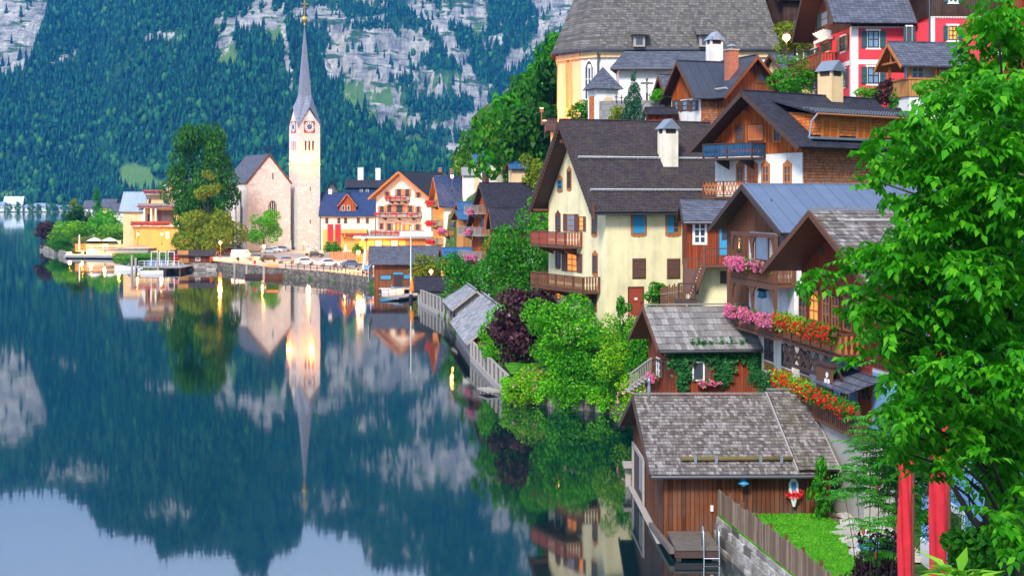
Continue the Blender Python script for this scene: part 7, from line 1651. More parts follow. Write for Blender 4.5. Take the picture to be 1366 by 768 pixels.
        if cab == 'screen': MB().hexa([(L * .5, -W * .35, h), (L * .54, -W * .35, h), (L * .54, W * .35, h), (L * .5, W * .35, h), (L * .42, -W * .3, h + .6), (L * .45, -W * .3, h + .6), (L * .45, W * .3, h + .6), (L * .42, W * .3, h + .6)]).build('windscreen', MT['pane_blue'], t)
        return t
    boat('barge', 'long dark wooden barge moored between two posts at the quay', PX(328, 297), 297, 4.6, 1.6, R(-8), 'timber_dark', h=.7); boat('canopy_boat', 'wooden boat with an orange canopy moored at the quay', PX(352, 293), 293, 3.6, 1.7, R(4), 'timber', 'canopy')
    boat('motor_boat', 'small white motor boat at the left side of the boat dock', PX(158, 330), 330, 6, 2.0, R(175), 'boat_white', 'screen').location.x += 5; boat('rowing_boat', 'white rowing boat with dark edge under the boat dock', PX(188, 312), 312, 4.5, 1.6, R(2), 'boat_white', h=.6); boat('electric_boat', 'pale blue motor boat lifted beside the dock gate', PX(196, 334), 334, 4.5, 1.8, R(10), 'boat_blue', 'screen', .9).location.z = 1.0
    boat('dinghy', 'small white dinghy with blue edge in front of the quay boathouse', PX(509, 247), 247, 3.6, 1.4, R(8), 'boat_white', 'screen', .6); boat('blue_dinghy', 'turquoise dinghy lying in the boathouse doorway', PX(524, 252), 252, 3, 1.3, R(4), 'boat_blue', None, .6)
    t = thing('boat_dock', 'grey wooden boat dock on piles with white railings left of the dock hut', 'dock', (PX(180, 318), 318, 0)); MB().box(0, 9.5, 0, 12, .9, 1.1).build('planking', MT['wshing2'], t)
    for x in (.3, 3.2, 6.2, 9.2): MB().box(x - .14, x + .14, .1, .38, -3, .9).build('pile', MT['timber_dark'], t)
    mb = MB()
    for i in range(8): mb.box(i * 1.2, i * 1.2 + .08, 2.9, 2.98, 1.1, 2.3)
    mb.box(0, 8.5, 2.9, 2.98, 2.22, 2.3).box(0, 8.5, 2.91, 2.97, 1.7, 1.76).build('railing', MT['trim'], t)
    for i, x in enumerate((1.2, 3.0, 4.8)):
        g = thing('boat_lift', ['left', 'middle', 'right'][i] + ' white metal boat lift frame on the boat dock', 'boat lift', (PX(180, 318) + x, 327, 1.1), 0, 'boat lifts on the dock'); MB().box(0, .1, 0, .1, 0, 3).box(1.3, 1.4, 0, .1, 0, 3).box(.1, 1.3, .01, .09, 2.85, 3).build('frame', MT['trim'], g); MB().tube([(.7, .05, 2.85), (.7, .05, 1.6)], .03).build('hook', MT['iron'], g)
    h = House('dock_hut', 'small orange brown wooden hut with grey roof on the dock', 'hut', (PX(229, 333), 333, 1.5), 2, 8.2, 4.4, PZ(341, 333) - 1.5, PZ(335, 335) - 1.5); h.walls(-1, 9, 'wood_boat'); h.roof('slate_brown', ov=.5, og=.7, og2=1.2, barge='timber'); h.part('orange_boards', MB().box(1.3, 3.6, -.05, -.002, 0, 2.6), 'wood_honey'); h.winpx('F', 244, 250, 343, 348, frame='timber', nx=0); h.winpx('F', 261, 267, 342, 348, pane='pane', frame='trim', nx=0)
    t = thing('lifebuoy', 'red lifebuoy hanging at the corner of the dock hut', 'lifebuoy', (PX(233, 332), 332.6, PZ(343, 332))); mb = MB(); n = 14
    mb.tube([(math.cos(a) * .5, 0, math.sin(a) * .5) for a in np.linspace(0, 6.283, n + 1)], .15, 7); mb.build('ring', MT['canvas_red'], t, smooth=True); MB().box(-.3, .3, .05, .12, -.3, .3).build('board', MT['canvas_red'], t)
    stone_blocks('dock_wall', m_rub, (PX(210, 330), 330), (PX(290, 330), 330), 1.5, -1, .5, 31, 'stone footing wall under the dock hut', 'stone wall', .05)
    # flagpole
    t = thing('flagpole', 'tall white flagpole standing on the jetty by the small dark shed', 'flagpole', (PX(548, 228), 228, .3)); MB().lathe([(.1, 0), (.08, PZ(303, 228) - .3), (.02, PZ(302, 228) - .3)], n=8).build('pole', MT['trim'], t); MB().lathe([(.3, -.3), (.3, .5), (.12, .6)], n=8).build('base', MT['iron'], t)
    t = thing('orange_parasol', 'small folded orange parasol at the foot of the flagpole', 'parasol', (PX(549.5, 226), 226, .5)); MB().lathe([(.04, 0), (.04, 3)], n=6).build('pole', MT['iron'], t); MB().lathe([(.35, .9), (.38, 1.4), (.2, 2.4), (.03, 3.2)], n=9).build('canopy', MT['canvas_orange'], t)
    # two red litter bins / signs on the quay edge
    for px, Y, lab in ((340, 305, 'small red sign post between the mooring posts'), (318, 322, 'small dark notice post at the left quay edge')):
        t = thing('sign_post', lab, 'sign', (PX(px, Y), Y, 1.66)); MB().box(-.05, .05, -.05, .05, 0, 1.0).build('post', MT['iron'], t); MB().box(-.25, .25, -.07, -.051, .7, 1.4).build('panel', MT['canvas_red' if px == 340 else 'iron'], t)
build_quay()

def build_far_shore():
    rng = random.Random(9)
    spec = [(0, 5, 14, 10, 2300), (5, 30, 22, 12, 2330), (33, 48, 10, 7, 2290), (46, 62, 12, 8, 2320), (60, 75, 10, 7, 2290), (78, 90, 9, 6, 2290), (-20, -4, 14, 8, 2300), (92, 101, 8, 5, 2295), (-45, -25, 12, 8, 2300)]
    words = ['small grey house at the far left of the opposite shore', 'large white house with broad pale roof across the lake', 'white boat house row on the opposite shore', 'pale long roofed hall across the lake', 'white cottage across the lake right of the long hall', 'small cream cottage on the opposite shore by the poplar', 'white house on the opposite shore left of the large one', 'tiny white hut at the right end of the opposite shore', 'pale house at the far edge of the opposite shore']
    for (a, b, hh, e, Y), lab in zip(spec, words):
        x0, x1 = PX(a, Y), PX(b, Y); h = House('shore_house', lab, 'house', (x0, Y, 1), rng.uniform(-6, 6), x1 - x0, 12, e, hh, group='houses on the opposite shore'); h.walls(-3, 60, 'white'); h.roof('tin_light', ov=1.2, og=1.2, barge=None, th=.3)
        n = max(2, int((x1 - x0) / 7))
        for i in range(n): h.win('F', (x1 - x0) * (i + .5) / n, e * .45, 1.8, 2.2, 'pane', 'trim', 0, 0)
    for i, (px, hh, wd) in enumerate(((24, 13, 9), (65, 16, 9), (72, 12, 8), (86, 14, 10), (12, 11, 8), (52, 10, 8), (99, 12, 9), (41, 12, 9), (-12, 14, 10))):
        plant('shore_tree', 'small light green tree between the houses on the opposite shore', 'tree', PX(px, 2280), 2280, .6, wd, hh, 'tall', 'lf_mid', 300, 40 + i % 3, 'trees on the opposite shore', trunk=1)
    sh = [(PX(px, 2300 - (px % 7) * 3), 2275 + (px % 5) * 3, -1) for px in range(-120, 140, 13)]
    o = MB().prism(sh + [(PX(140, 2400), 2420, -1), (PX(-120, 2400), 2420, -1)], (0, 0, 2)).build('far_shore_ground', MT['lf_mid']); o.material_slots[0].material = m_plain('far_meadow', (.08, .14, .05), .9); tag(o, kind='structure')
build_far_shore()
# ================================================================== vegetation
MT['lf_linden'] = m_leaf('linden_leaves', (.012, .08, .006), (.03, .15, .01), (.09, .26, .015))
MT['lf_lime2'] = m_leaf('fresh_green_leaves', (.05, .27, .006), (.11, .42, .01), (.24, .58, .02))
def build_green():
    B = pplant
    # garden below the cream house
    B('cone_shrub', 'bright green conical shrub next to the purple beech', 'shrub', 643, 684, 412, 486, 127, kind='column', mat='lf_bright', n=2600, seed=3)
    B('purple_beech', 'dark purple beech bush standing between two green shrubs', 'tree', 660, 746, 390, 492, 121, kind='linden', mat='lf_purple', n=4200, seed=4)
    B('garden_bush', 'big bright green bush in front of the lake gable of the cream house', 'bush', 708, 806, 400, 492, 110.5, kind='round', mat='lf_bright', n=4200, seed=5)
    B('garden_tree', 'dense dark green tree left of the cream house balconies', 'tree', 650, 738, 292, 412, 150, kind='round', mat='lf_mid', n=5200, seed=6, trunkf=.12)
    B('garden_tree', 'slim green tree top rising behind the dense garden tree beside the cream house', 'tree', 706, 738, 262, 330, 160, kind='tall', mat='lf_bright', n=1500, seed=7, trunkf=.1)
    B('garden_tree', 'spreading green tree over the dark boat shed', 'tree', 592, 660, 342, 404, 192, kind='low', mat='lf_mid', n=3000, seed=8)
    B('ivy_mound', 'ivy covered mound right under the blue shed roof', 'bush', 598, 640, 340, 372, 224, kind='low', mat='lf_ivy', n=2000, seed=9, trunk=None) if False else B('ivy_mound', 'ivy covered mound right under the blue shed roof', 'bush', 598, 642, 341, 376, 222, kind='low', mat='lf_ivy', n=2000, seed=9)
    B('quay_tree', 'small lit green tree in front of the quay boathouse', 'tree', 549, 588, 341, 372, 252, kind='round', mat='lf_olive', n=1200, seed=10)
    B('lime_hedge', 'mid green hedge mound at the waterline below the cream house', 'hedge', 745, 815, 470, 546, 107.5, kind='low', mat='lf_mid', n=3600, seed=11)
    B('lime_hedge', 'yellow green bush spilling over the wall beside the red hut', 'bush', 800, 872, 425, 500, 101, kind='low', mat='lf_lime', n=3600, seed=12)
    B('lime_hedge', 'bright bush with pink blossoms at the wall corner nearest the water', 'bush', 681, 745, 490, 545, 111, kind='low', mat='lf_lime', n=3000, seed=13, blossom='fl_rose', nb=26)
    B('lime_hedge', 'green bush between the blossoming corner bush and the lime hedge', 'bush', 722, 790, 466, 535, 109.3, kind='low', mat='lf_bright', n=3200, seed=14)
    B('lime_hedge', 'tall fresh green shrub against the lower wall of the cream house', 'bush', 790, 850, 440, 528, 105, kind='round', mat='lf_mid', n=3400, seed=15)
    B('lime_hedge', 'dark green shrub under the side stair of the red hut', 'bush', 836, 872, 430, 500, 98, kind='round', mat='lf_mid', n=1800, seed=16)
    B('rose_bush', 'rose bush with pale pink blossoms beside the boathouse roof', 'bush', 822, 868, 503, 560, 96, kind='low', mat='lf_lime', n=2200, seed=17, blossom='fl_rose', nb=34)
    B('climbing_rose', 'tall climbing rose with pink blooms beside the red cellar door', 'rose', 820, 842, 398, 446, 107, kind='tall', mat='lf_mid', n=900, seed=18, blossom='fl_pink', nb=14)
    B('climbing_rose', 'leggy rose bush with pale blooms right of the red cellar door', 'rose', 862, 898, 378, 412, 107, kind='tall', mat='lf_mid', n=800, seed=19, blossom='fl_rose', nb=16)
    B('corner_shrub', 'dark ivy shrub between the red hut and the white chalet wall', 'bush', 1002, 1052, 494, 526, 80, kind='low', mat='lf_ivy', n=2600, seed=20)
    B('stair_shrub', 'small green shrub under the annex stair', 'bush', 905, 930, 392, 412, 103, kind='low', mat='lf_mid', n=700, seed=21)
    # hanging creepers on the garden wall
    rng = np.random.RandomState(30); a, b = np.array([-.4, 112.2]), np.array([7.6, 104.7]); n = 14000
    t_ = rng.rand(n, 1); xy = a + (b - a) * t_ + rng.normal(0, .12, (n, 2)) - np.array([.25, .3]); dep = (np.sin(t_[:, 0] * 60) * .25 + np.sin(t_[:, 0] * 23 + 1) * .35 + .75); z = 1.75 - rng.rand(n) ** 1.3 * dep * 1.3
    v, f = leaves_np(np.column_stack([xy, z]), np.tile([-.5, -.7, .4], (n, 1)), .20, rng, .75, .5); tag(link('wall_creeper', np_mesh('wall_creeper', v, f), MT['lf_lime2']), 'green creeper hanging over the stone garden wall into the lake', 'creeper')
    # garden turf strip
    mb = MB(); pts = [(-.1, 113), (1.2, 112.2), (5, 112), (4, 119), (1.5, 122), (-.6, 119)]; g = MT['lf_bright']; o = mb.prism([(x, y, 1.9) for x, y in pts], (0, 0, .12)).build('garden_lawn', bpy.data.objects['lawn'].active_material); tag(o, kind='structure')
    # hill side plants
    B('church_bush', 'round bush at the foot of the lit church apse', 'bush', 757, 792, 135, 166, 143, kind='round', mat='lf_mid', n=1600, seed=31)
    B('churchyard_fir', 'young blue green fir in front of the churchyard wall', 'fir', 832, 858, 102, 166, 130, kind='cone', mat='lf_con', n=2600, seed=32)
    B('churchyard_shrub', 'light green shrub right of the crucifix', 'bush', 868, 892, 119, 134, 133.5, kind='low', mat='lf_bright', n=700, seed=33)
    B('wall_shrub', 'yellowish shrub at the wall left of the fir', 'bush', 812, 836, 143, 168, 131, kind='low', mat='lf_olive', n=700, seed=34)
    B('lane_bush', 'dark green bush below the lane lamp next to the red house', 'bush', 1030, 1082, 78, 130, 124, kind='round', mat='lf_mid', n=2200, seed=35)
    B('lane_bush', 'yellow lit tree crown behind the lane lamp', 'tree', 1036, 1084, 22, 76, 133, kind='round', mat='lf_olive', n=2000, seed=36, trunkf=.1)
    B('lane_bush', 'small round light bush at the corner of the red house', 'bush', 1143, 1178, 116, 142, 114, kind='low', mat='lf_bright', n=1200, seed=37)
    B('purple_bush', 'purple leaved bush in front of the red house wall', 'bush', 1166, 1200, 108, 144, 113, kind='tall', mat='lf_purple', n=1300, seed=38)
    B('rose_bush', 'flowering shrub with a pink rose beside the purple bush', 'bush', 1188, 1206, 118, 144, 112, kind='tall', mat='lf_mid', n=600, seed=39, blossom='fl_pink', nb=6)
    B('pavilion_bush', 'pale green bush in front of the wooden pavilion', 'bush', 1232, 1300, 90, 135, 96, kind='round', mat='lf_bright', n=2400, seed=40)
    B('slope_bush', 'yellow green bush lit by a lamp on the slope left of the cream house roof', 'bush', 696, 736, 210, 262, 205, kind='round', mat='lf_olive', n=1800, seed=41)
    B('cypress', 'dark slender cypress in front of the pale hillside house', 'tree', 670, 683, 194, 236, 252, kind='column', mat='lf_dark', n=1400, seed=42)
    for i, (x, y, wd, hh, lab) in enumerate(((33, 92, 4, 3, 'rounded bush low on the bank behind the tin roofed chalet'), (38, 98, 5, 4, 'broad bush higher on the bank right of the red house'), (30, 96, 3, 2.4, 'small bush beside the shingled side of the blue balcony chalet'), (36, 88, 4.5, 3.6, 'dense bush on the bank above the flower chalet roof'), (42, 90, 5, 4.5, 'tall bush at the right end of the bank'), (34, 105, 4, 3, 'bush below the garden pavilion'))):
        plant('bank_bush', lab, 'bush', x, y, gz(x, y) - .3, wd, hh, 'low' if i % 2 else 'round', ('lf_mid', 'lf_bright', 'lf_dark')[i % 3], 1400, 131 + i % 3, 'bushes on the right bank', trunk=0)
    # woods on the near slope: separate trees sharing a few crowns
    rng = random.Random(77); spots = []
    for i in range(95):
        px = rng.uniform(640, 790); top = 205 - (px - 648) * 1.18 if px < 752 else 72 - (px - 752) * .9
        yb = 188 if px < 706 else 215; spots.append((px, top + rng.uniform(0, 1) ** .8 * (yb - top) * .95, rng.uniform(292, 350) if px < 706 else rng.uniform(235, 345)))
    spots += [(rng.uniform(1000, 1080), rng.uniform(-40, 60), rng.uniform(170, 230)) for i in range(16)]
    for i in range(34):
        px = rng.uniform(676, 765); top = 205 - (px - 648) * 1.18 if px < 752 else 72; spots.append((px, top + rng.uniform(-14, 26), rng.uniform(215, 300)))
    spots.sort(key=lambda s: -s[2])
    words = ['broad leaved tree with dense crown in the steep wood beside the big church', 'lighter rounded tree in the steep wood beside the big church', 'tall tree with loose crown in the steep wood beside the big church']
    for i, (px, py, Y) in enumerate(spots):
        k = i % 3; kind = ('round', 'round', 'tall')[k]; m = ('lf_mid', 'lf_linden', 'lf_dark')[(i * 7) % 3] if px < 900 else 'lf_dark'
        s = rng.uniform(6.5, 10.5); x = PX(px, Y); z = PZ(py, Y) - s * .75
        plant('slope_tree', words[k], 'tree', x, Y, z - 1, s, s * 1.15, kind, m, 700, 60 + k, 'trees of the steep wood', trunk=1.2)
    # left bank
    B('lakeside_linden', 'tall dark green linden towering beside the lakeside church', 'tree', 230, 308, 172, 338, 398, kind='linden', mat='lf_linden', n=12000, seed=45, trunkf=.1)
    B('lit_maple', 'olive yellow tree lit by a street lamp below the tall linden', 'tree', 236, 320, 236, 340, 378, kind='cone', mat='lf_olive', n=6500, seed=46, trunkf=.05)
    B('church_tree', 'round clipped tree in front of the lakeside church gable', 'tree', 332, 371, 282, 328, 398, kind='round', mat='lf_lime2', n=2600, seed=47, trunkf=.1)
    B('lamp_bush', 'orange lit bush beside the lamp under the lindens', 'bush', 272, 306, 300, 336, 368, kind='low', mat='lf_olive', n=1500, seed=48)
    B('spit_purple_bush', 'purple bush at the tip of the garden spit', 'bush', 50, 76, 297, 332, 462, kind='round', mat='lf_purple', n=1600, seed=49)
    for a, b, c, d, Y, m, k, s, lab in ((72, 118, 296, 326, 452, 'lf_lime', 'low', 50, 'lime green bush next to the purple bush on the spit'), (88, 127, 277, 318, 470, 'lf_dark', 'round', 51, 'dark green tree behind the lime bush on the spit'), (117, 160, 281, 322, 458, 'lf_bright', 'round', 52, 'fresh green tree on the spit near the ochre hotel'), (130, 178, 300, 322, 440, 'lf_lime', 'low', 53, 'yellow green hedge in front of the ochre hotel annex'), (94, 110, 266, 290, 620, 'lf_olive', 'tall', 54, 'slim yellow tree far behind the spit'), (124, 134, 252, 290, 600, 'lf_mid', 'tall', 55, 'slender poplar far behind the spit'), (60, 96, 318, 334, 425, 'lf_mid', 'low', 56, 'low garden planting along the spit wall'), (100, 150, 316, 326, 412, 'lf_olive', 'low', 57, 'orange lit planting behind the lit terrace'), (150, 230, 338, 350, 372, 'lf_bright', 'low', 58, 'reedy green bank between the terrace and the boat dock')):
        if s == 58:
            B('reed_bank', lab, 'plants', a, b, c, d, Y, kind=k, mat=m, n=2600, seed=s, depth=10)
        else: B('spit_bush' if k == 'low' else 'spit_tree', lab, 'bush' if k == 'low' else 'tree', a, b, c, d, Y, kind=k, mat=m, n=1700, seed=s)
    for px, Y, lab in ((440, 372, 'small potted palm left of the terrace fence'), (449, 368, 'small potted palm right beside the other palm'), (478, 320, 'round topped potted tree by the restaurant')):
        B('potted_tree', lab, 'plant', px - 7, px + 7, 322 if px < 470 else 325, 345, Y, kind='round', mat='lf_mid', n=500, seed=59, trunkf=.35)
    o = MB().prism([(PX(120, 700), 690, 1), (PX(240, 650), 640, 1), (PX(240, 900), 900, 1), (PX(100, 950), 940, 1)], (0, 0, .8)).build('spit_meadow', bpy.data.objects['lawn'].active_material); tag(o, kind='structure')
    for i, (px0, px1, e, r_, Y, wl, lab) in enumerate(((136, 152, 276, 266, 660, 'peach', 'cream house with grey roof far behind the garden spit'), (150, 168, 282, 272, 560, 'warmwhite', 'dark grey roofed house behind the spit trees'), (112, 126, 277, 268, 680, 'white', 'small pale house half hidden behind the slender poplar'))):
        h = simple('spit_house', lab, 'house', px0, Y, 1.8, 4, PX(px1, Y) - PX(px0, Y), 9, e, r_, wl, 'slate_grey'); h.winpx('F', (px0 + px1) / 2 - 2, (px0 + px1) / 2 + 2, e + 2, e + 6, frame='trim', nx=0)
build_green()

# ------------------------------------------------------------------ near tree, shrub, banners
def ovate(pts, d, n, size, rng, w=.30):
    """broad pointed leaf folded along the midrib, tip bent down: two quads"""
    s = size * rng.uniform(.7, 1.25, (len(pts), 1)); b = np.cross(n, d)
    a0 = pts; m1 = pts + d * s * .55 - n * s * .02; tip = pts + d * s - n * s * .16
    l = pts + d * s * .42 + b * s * w + n * s * .09; r = pts + d * s * .42 - b * s * w + n * s * .09
    v = np.stack([a0, l, tip, m1, r], 1).reshape(-1, 3); k = np.arange(len(pts))[:, None] * 5
    f = np.concatenate([k + np.array([[0, 3, 2, 1]]), k + np.array([[0, 4, 2, 3]])]); return v, f
def build_big_tree():
    base = Vector((8.9, 27.5, gz(8.9, 27.5) if gz(8.9, 27.5) > 1 else 1.5)); t = thing('broadleaf_tree', 'big bright green broadleaf tree filling the right edge of the view', 'tree', base)
    rng = np.random.RandomState(5); rr = random.Random(5)
    C_ = [(1330, 30, 46), (1362, 60, 50), (1300, 95, 36), (1345, 120, 55), (1262, 130, 36), (1225, 165, 36), (1180, 172, 30), (1155, 195, 24), (1290, 170, 55), (1340, 190, 60), (1200, 215, 42), (1165, 240, 24), (1245, 225, 55), (1310, 245, 60), (1360, 260, 55), (1215, 270, 36), (1270, 290, 52), (1335, 310, 60),
          (1210, 318, 36), (1165, 335, 34), (1130, 352, 28), (1098, 370, 24), (1072, 378, 16), (1190, 360, 45), (1240, 350, 55), (1290, 365, 55), (1350, 375, 60), (1140, 385, 26), (1170, 405, 34), (1220, 410, 52), (1275, 425, 55), (1330, 440, 60), (1135, 412, 14), (1165, 445, 30), (1142, 475, 22), (1205, 460, 46), (1255, 480, 52), (1310, 500, 56), (1358, 500, 52),
          (1185, 492, 26), (1225, 510, 40), (1270, 535, 42), (1320, 555, 52), (1362, 570, 45), (1240, 550, 30), (1295, 590, 34), (1345, 610, 38), (1365, 640, 28), (1305, 620, 22), (1205, 545, 34), (1212, 580, 36), (1198, 600, 27), (1240, 622, 28), (1225, 545, 40), (1345, 690, 36), (1366, 720, 36), (1240, 590, 34), (1215, 560, 28), (1270, 610, 30), (1330, 640, 34), (1300, 560, 50), (1350, 600, 46), (1250, 520, 40), (1330, 20, 30), (1290, 60, 22), (1310, 130, 40), (1262, 190, 40), (1362, 430, 50), (1362, 150, 50), (1250, 300, 46)]
    br = MB(); fork = Vector((.2, .3, 7.0)); br.tube([(0, 0, -1.5), (.05, 0, 1.5), (.0, .1, 4), (.2, .3, 7), (.1, .5, 10), (.3, .4, 13.5)], .30, 9, .05); tr = br.build('trunk', MT['bark'], t, smooth=True)
    lb = MB(); P_, D_, N_ = [], [], []
    for i, (px, py, r) in enumerate(C_):
        for rep in range(2 if r > 30 else 1):
            Y = 27.5 + rr.uniform(-3.2, 2.6) if px > 1150 else 27 + rr.uniform(-.6, .8); c = np.array([PX(px, Y), Y, PZ(py, Y)]); R_ = (r - 7 if r > 26 else r * .68) * Y / F
            q = Vector(c) - base; hz = math.hypot(q.x, q.y); az_ = min(13, max(3.6, q.z - .55 * hz)); a = Vector((.1, .25, az_)); mid = a.lerp(q, .5) + Vector((0, 0, .25)); lb.tube([a, mid, q], .05, 5, .01) if rep == 0 else None
            ns = max(5, int(R_ * R_ * 125))
            for k in range(ns):   # sprays: a twig pointing outwards with leaves in two rows
                o = c + rng.normal(0, .42, 3) * R_ * np.array([1.15, 1.3, .85]); az = rng.rand() * 6.28; el = rng.uniform(-.5, .2); dd = np.array([math.cos(az) * math.cos(el), math.sin(az) * math.cos(el), math.sin(el)])
                n_ = np.array([-math.cos(az) * math.sin(el), -math.sin(az) * math.sin(el), math.cos(el)]) + rng.normal(0, .18, 3); n_ -= dd * (n_ @ dd); n_ /= np.linalg.norm(n_); b_ = np.cross(n_, dd)
                m = 9; ln = rng.uniform(.35, .6)
                for j in range(m):
                    s_ = 1 if j % 2 else -1; p = o + dd * ln * (j / m - .3) - np.array([0, 0, .10]) * (j / m) ** 2; dv = dd * .65 + b_ * s_ * (.8 if j < m - 1 else 0) - np.array([0, 0, .45]); dv /= np.linalg.norm(dv); nn = n_ + rng.normal(0, .22, 3); nn -= dv * (nn @ dv); nn /= np.linalg.norm(nn)
                    P_.append(p); D_.append(dv); N_.append(nn)
    P_, D_, N_ = np.array(P_), np.array(D_), np.array(N_); v, f = ovate(P_, D_, N_, .185, rng, .28); v -= np.array(base)
    lb.build('branch', MT['bark'], t, smooth=True); tag(t.children[-1], kind='stuff'); link('crown', np_mesh('crown', v, f), MT['lf_tree'], t); print('big tree leaves', len(P_))
    # second bare dark stem with fork showing in front of the blue wall
    o = thing('forked_tree', 'thin dark forked tree stem in front of the blue wall', 'tree', (PX(1330, 36), 36, 1.5)); st = MB(); q = lambda px, py: Vector(P(px, py, 36)) - o.location
    st.tube([(0, 0, -1), q(1318, 715), q(1296, 690), q(1275, 655), q(1262, 630)], .13, 7, .04).tube([q(1318, 712), q(1322, 670), q(1328, 620), q(1330, 560)], .17, 7, .1).tube([q(1296, 690), q(1292, 660), q(1298, 640)], .04, 5, .02); st.build('trunk', MT['bark'], o, smooth=True)
    cl = [(*(q(px, py)), r) for px, py, r in ((1330, 540, 1.0), (1355, 700, .7), (1320, 735, .8), (1345, 745, .9), (1300, 745, .6), (1360, 660, .5), (1275, 722, .35))]
    rng = np.random.RandomState(9); p, d = cloud(rng, cl, 5200); v, f = leaves_np(p, d + np.array([0, 0, .4]), .19, rng, .6, .6); link('crown', np_mesh('crown', v, f), MT['lf_mid'], o)
MT['lf_tree'] = m_leaf('chestnut_leaves', (.016, .15, .004), (.042, .29, .006), (.13, .46, .015), trans=.4)
build_big_tree()

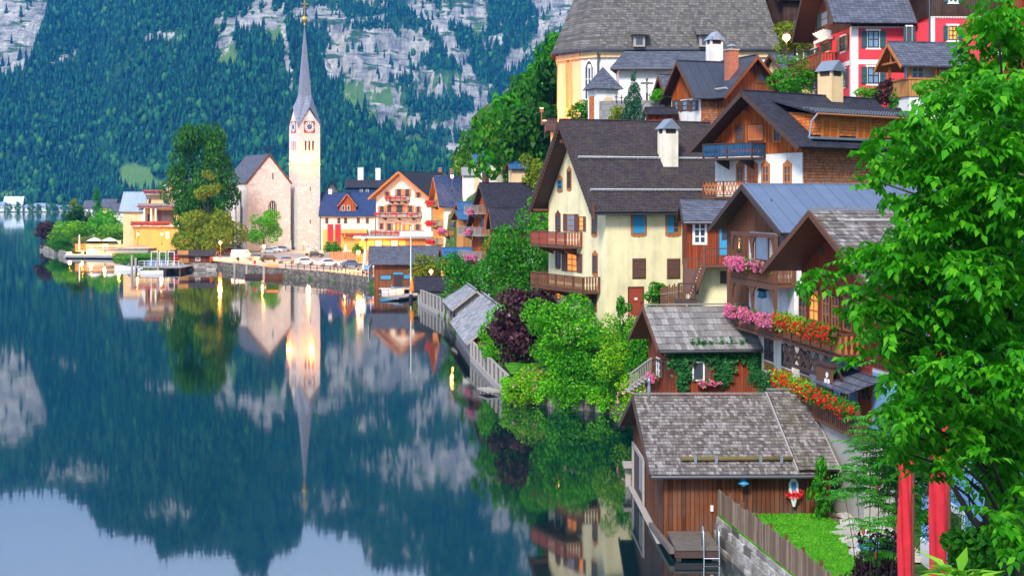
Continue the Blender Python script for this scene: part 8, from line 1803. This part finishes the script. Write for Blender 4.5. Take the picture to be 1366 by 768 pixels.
def build_sumac():
    t = thing('feathery_shrub', 'feathery light green sumac shrub at the edge of the small lawn', 'shrub', (11.0, 47.5, 1.3)); rng = np.random.RandomState(12); V, Fc, n0 = [], [], 0; loc = np.array(t.location); st = MB(); P_, D_, N_ = [], [], []
    for px, py, r in ((1160, 560, 34), (1195, 590, 40), (1140, 600, 30), (1120, 640, 28), (1165, 630, 42), (1205, 640, 44), (1105, 660, 14), (1215, 545, 28), (1225, 690, 34), (1190, 690, 26), (1160, 668, 22), (1150, 740, 20), (1142, 700, 12), (1185, 530, 22), (1205, 500, 16), (1230, 620, 30), (1225, 590, 30)):
        Y = 47.5 + rng.uniform(-2, 2); c = np.array([PX(px + 22, Y), Y, PZ(py, Y)]); R_ = r * .82 * Y / F; st.tube([tuple((c - loc) * np.array([.45, .45, .15])), tuple((c - loc) * np.array([.6, .6, .6])), tuple(c - loc)], .02, 5, .008)
        for k in range(max(8, int(R_ * R_ * 130))):
            o = c + rng.normal(0, .5, 3) * R_; az = rng.rand() * 6.28; dd = np.array([math.cos(az), math.sin(az), .35]); ln = rng.uniform(.5, .85)
            side = np.array([-math.sin(az), math.cos(az), 0])
            for j in range(9):
                q = j / 8; p = o + dd * ln * q + np.array([0, 0, -.42 * q * q * ln])
                for s_ in (-1, 1):
                    dv = side * s_ + dd * .45 - np.array([0, 0, .35]); dv /= np.linalg.norm(dv); nn = np.array([0, 0, 1.]) + rng.normal(0, .15, 3); nn -= dv * (nn @ dv); nn /= np.linalg.norm(nn); P_.append(p); D_.append(dv * (1 - .5 * q)); N_.append(nn)
    v, f = ovate(np.array(P_), np.array(D_), np.array(N_), .27, rng, .17); link('crown', np_mesh('crown', v - loc, f), MT['lf_sumac'], t); st.build('stem', MT['bark'], t, smooth=True)
    rr = random.Random(3); ms = m_plain('rusty_seed_heads', (.40, .09, .04), .8)
    for i in range(14):
        k = rr.randrange(len(P_)); c = Vector(P_[k]) - Vector(loc); MB().lathe([(.02, 0), (.06, .08), (.05, .2), (.01, .3)], c + Vector((0, 0, .05)), 6).build('seed_cone', ms, t, smooth=True)
    plant('purple_shrub', 'dark purple shrub beside the flagstones under the feathery shrub', 'shrub', PX(1176, 51), 51, 1.2, 1.6, 2.4, 'round', 'lf_purple', 1600, 71, trunk=0)
    plant('purple_shrub', 'small purple ground plant at the corner of the lawn by the fence', 'shrub', PX(1132, 53), 52, 1.2, 1.2, .8, 'low', 'lf_purple', 700, 72, trunk=0)
    plant('corner_vine', 'green climber at the corner post of the boathouse', 'shrub', PX(1094, 64.5), 64.5, 1.1, .9, 2.6, 'tall', 'lf_mid', 700, 73, trunk=0)
    for i, (px, Y, py0, wd, lab) in enumerate(((1207, 44, 560, .40, 'shorter red cloth banner hanging left of the longer one'), (1252, 43, 440, .52, 'long red cloth banner hanging in front of the blue house'))):
        z0 = PZ(768 + 30, Y); z1 = PZ(py0, Y); t = thing('banner', lab, 'banner', (PX(px, Y), Y, 1.4)); mb = MB(); n = 26; m = 6
        for s_ in (0, 1):
            for j in range(n + 1):
                for k in range(m + 1):
                    a = (k / m - .5) * wd; z = z0 + (z1 - z0) * j / n - 1.4; mb.v.append((a * (1 - .08 * math.sin(j * .5)), math.sin(k * 1.9 + j * .25 + i) * .07 + s_ * .012, z))
        W_ = m + 1
        for j in range(n):
            for k in range(m):
                a = j * W_ + k; mb.f.append((a, a + 1, a + W_ + 1, a + W_)); a += (n + 1) * W_; mb.f.append((a, a + W_, a + W_ + 1, a + 1))
        mb.build('cloth', MT['canvas_red'], t, smooth=True); MB().tube([(wd / 2 + .05, .05, 0), (wd / 2 + .05, .05, z1 - 1.2)], .05, 8).tube([(-wd / 2 - .1, .02, z1 - 1.4), (wd / 2 + .1, .02, z1 - 1.4)], .03, 6).build('pole', MT['timber'], t)
    # garden table in the shade and broad leaves close to the viewer
    t = thing('garden_table', 'blue covered garden table under the feathery shrub', 'table', (PX(1188, 56), 57, 1.2)); MB().hexa([(-.9, -.5, .45), (.9, -.5, .45), (.9, .5, .45), (-.9, .5, .45), (-.75, -.4, .75), (.75, -.4, .75), (.75, .4, .75), (-.75, .4, .75)]).build('cloth', MT['boat_blue'], t)
    for x in (-.6, .6):
        for y in (-.3, .3): MB().box(x - .04, x + .04, y - .04, y + .04, 0, .46).build('leg', MT['iron'], t)
    t = thing('foreground_shrub', 'shrub with broad lime green leaves at the bottom edge', 'shrub', (PX(1285, 11.2), 11.2, gz(3.3, 11.2))); rng = np.random.RandomState(2); top = np.array([0, 0, PZ(776, 11.2) - t.location.z]); P_, D_, N_ = [], [], []
    for i in range(46):
        az = rng.rand() * 6.28; el = rng.uniform(-.1, .9) if i < 26 else rng.uniform(-.6, .2); d = np.array([math.cos(az) * math.cos(el), math.sin(az) * math.cos(el), math.sin(el)]); n = np.array([0, 0, 1.]) - d * d[2]; n /= np.linalg.norm(n); P_.append(top + d * .04 + np.array([rng.normal(0, .05), rng.normal(0, .08), -.0 - (i > 26) * rng.rand() * .5])); D_.append(d); N_.append(n)
    v, f = ovate(np.array(P_), np.array(D_), np.array(N_), .27, rng, .15); link('leaf', np_mesh('leaf', v, f), MT['lf_fore'], t); tag(t.children[-1], kind='stuff'); MB().tube([(0, 0, -.1), (.03, 0, top[2] * .5), tuple(top)], .05, 6, .012).build('stem', MT['bark'], t)
MT['lf_sumac'] = m_leaf('sumac_leaves', (.03, .20, .02), (.065, .32, .03), (.14, .46, .06), trans=.4)
MT['lf_fore'] = m_leaf('lime_broad_leaves', (.12, .34, .02), (.20, .46, .03), (.30, .56, .05), trans=.35)
build_sumac()
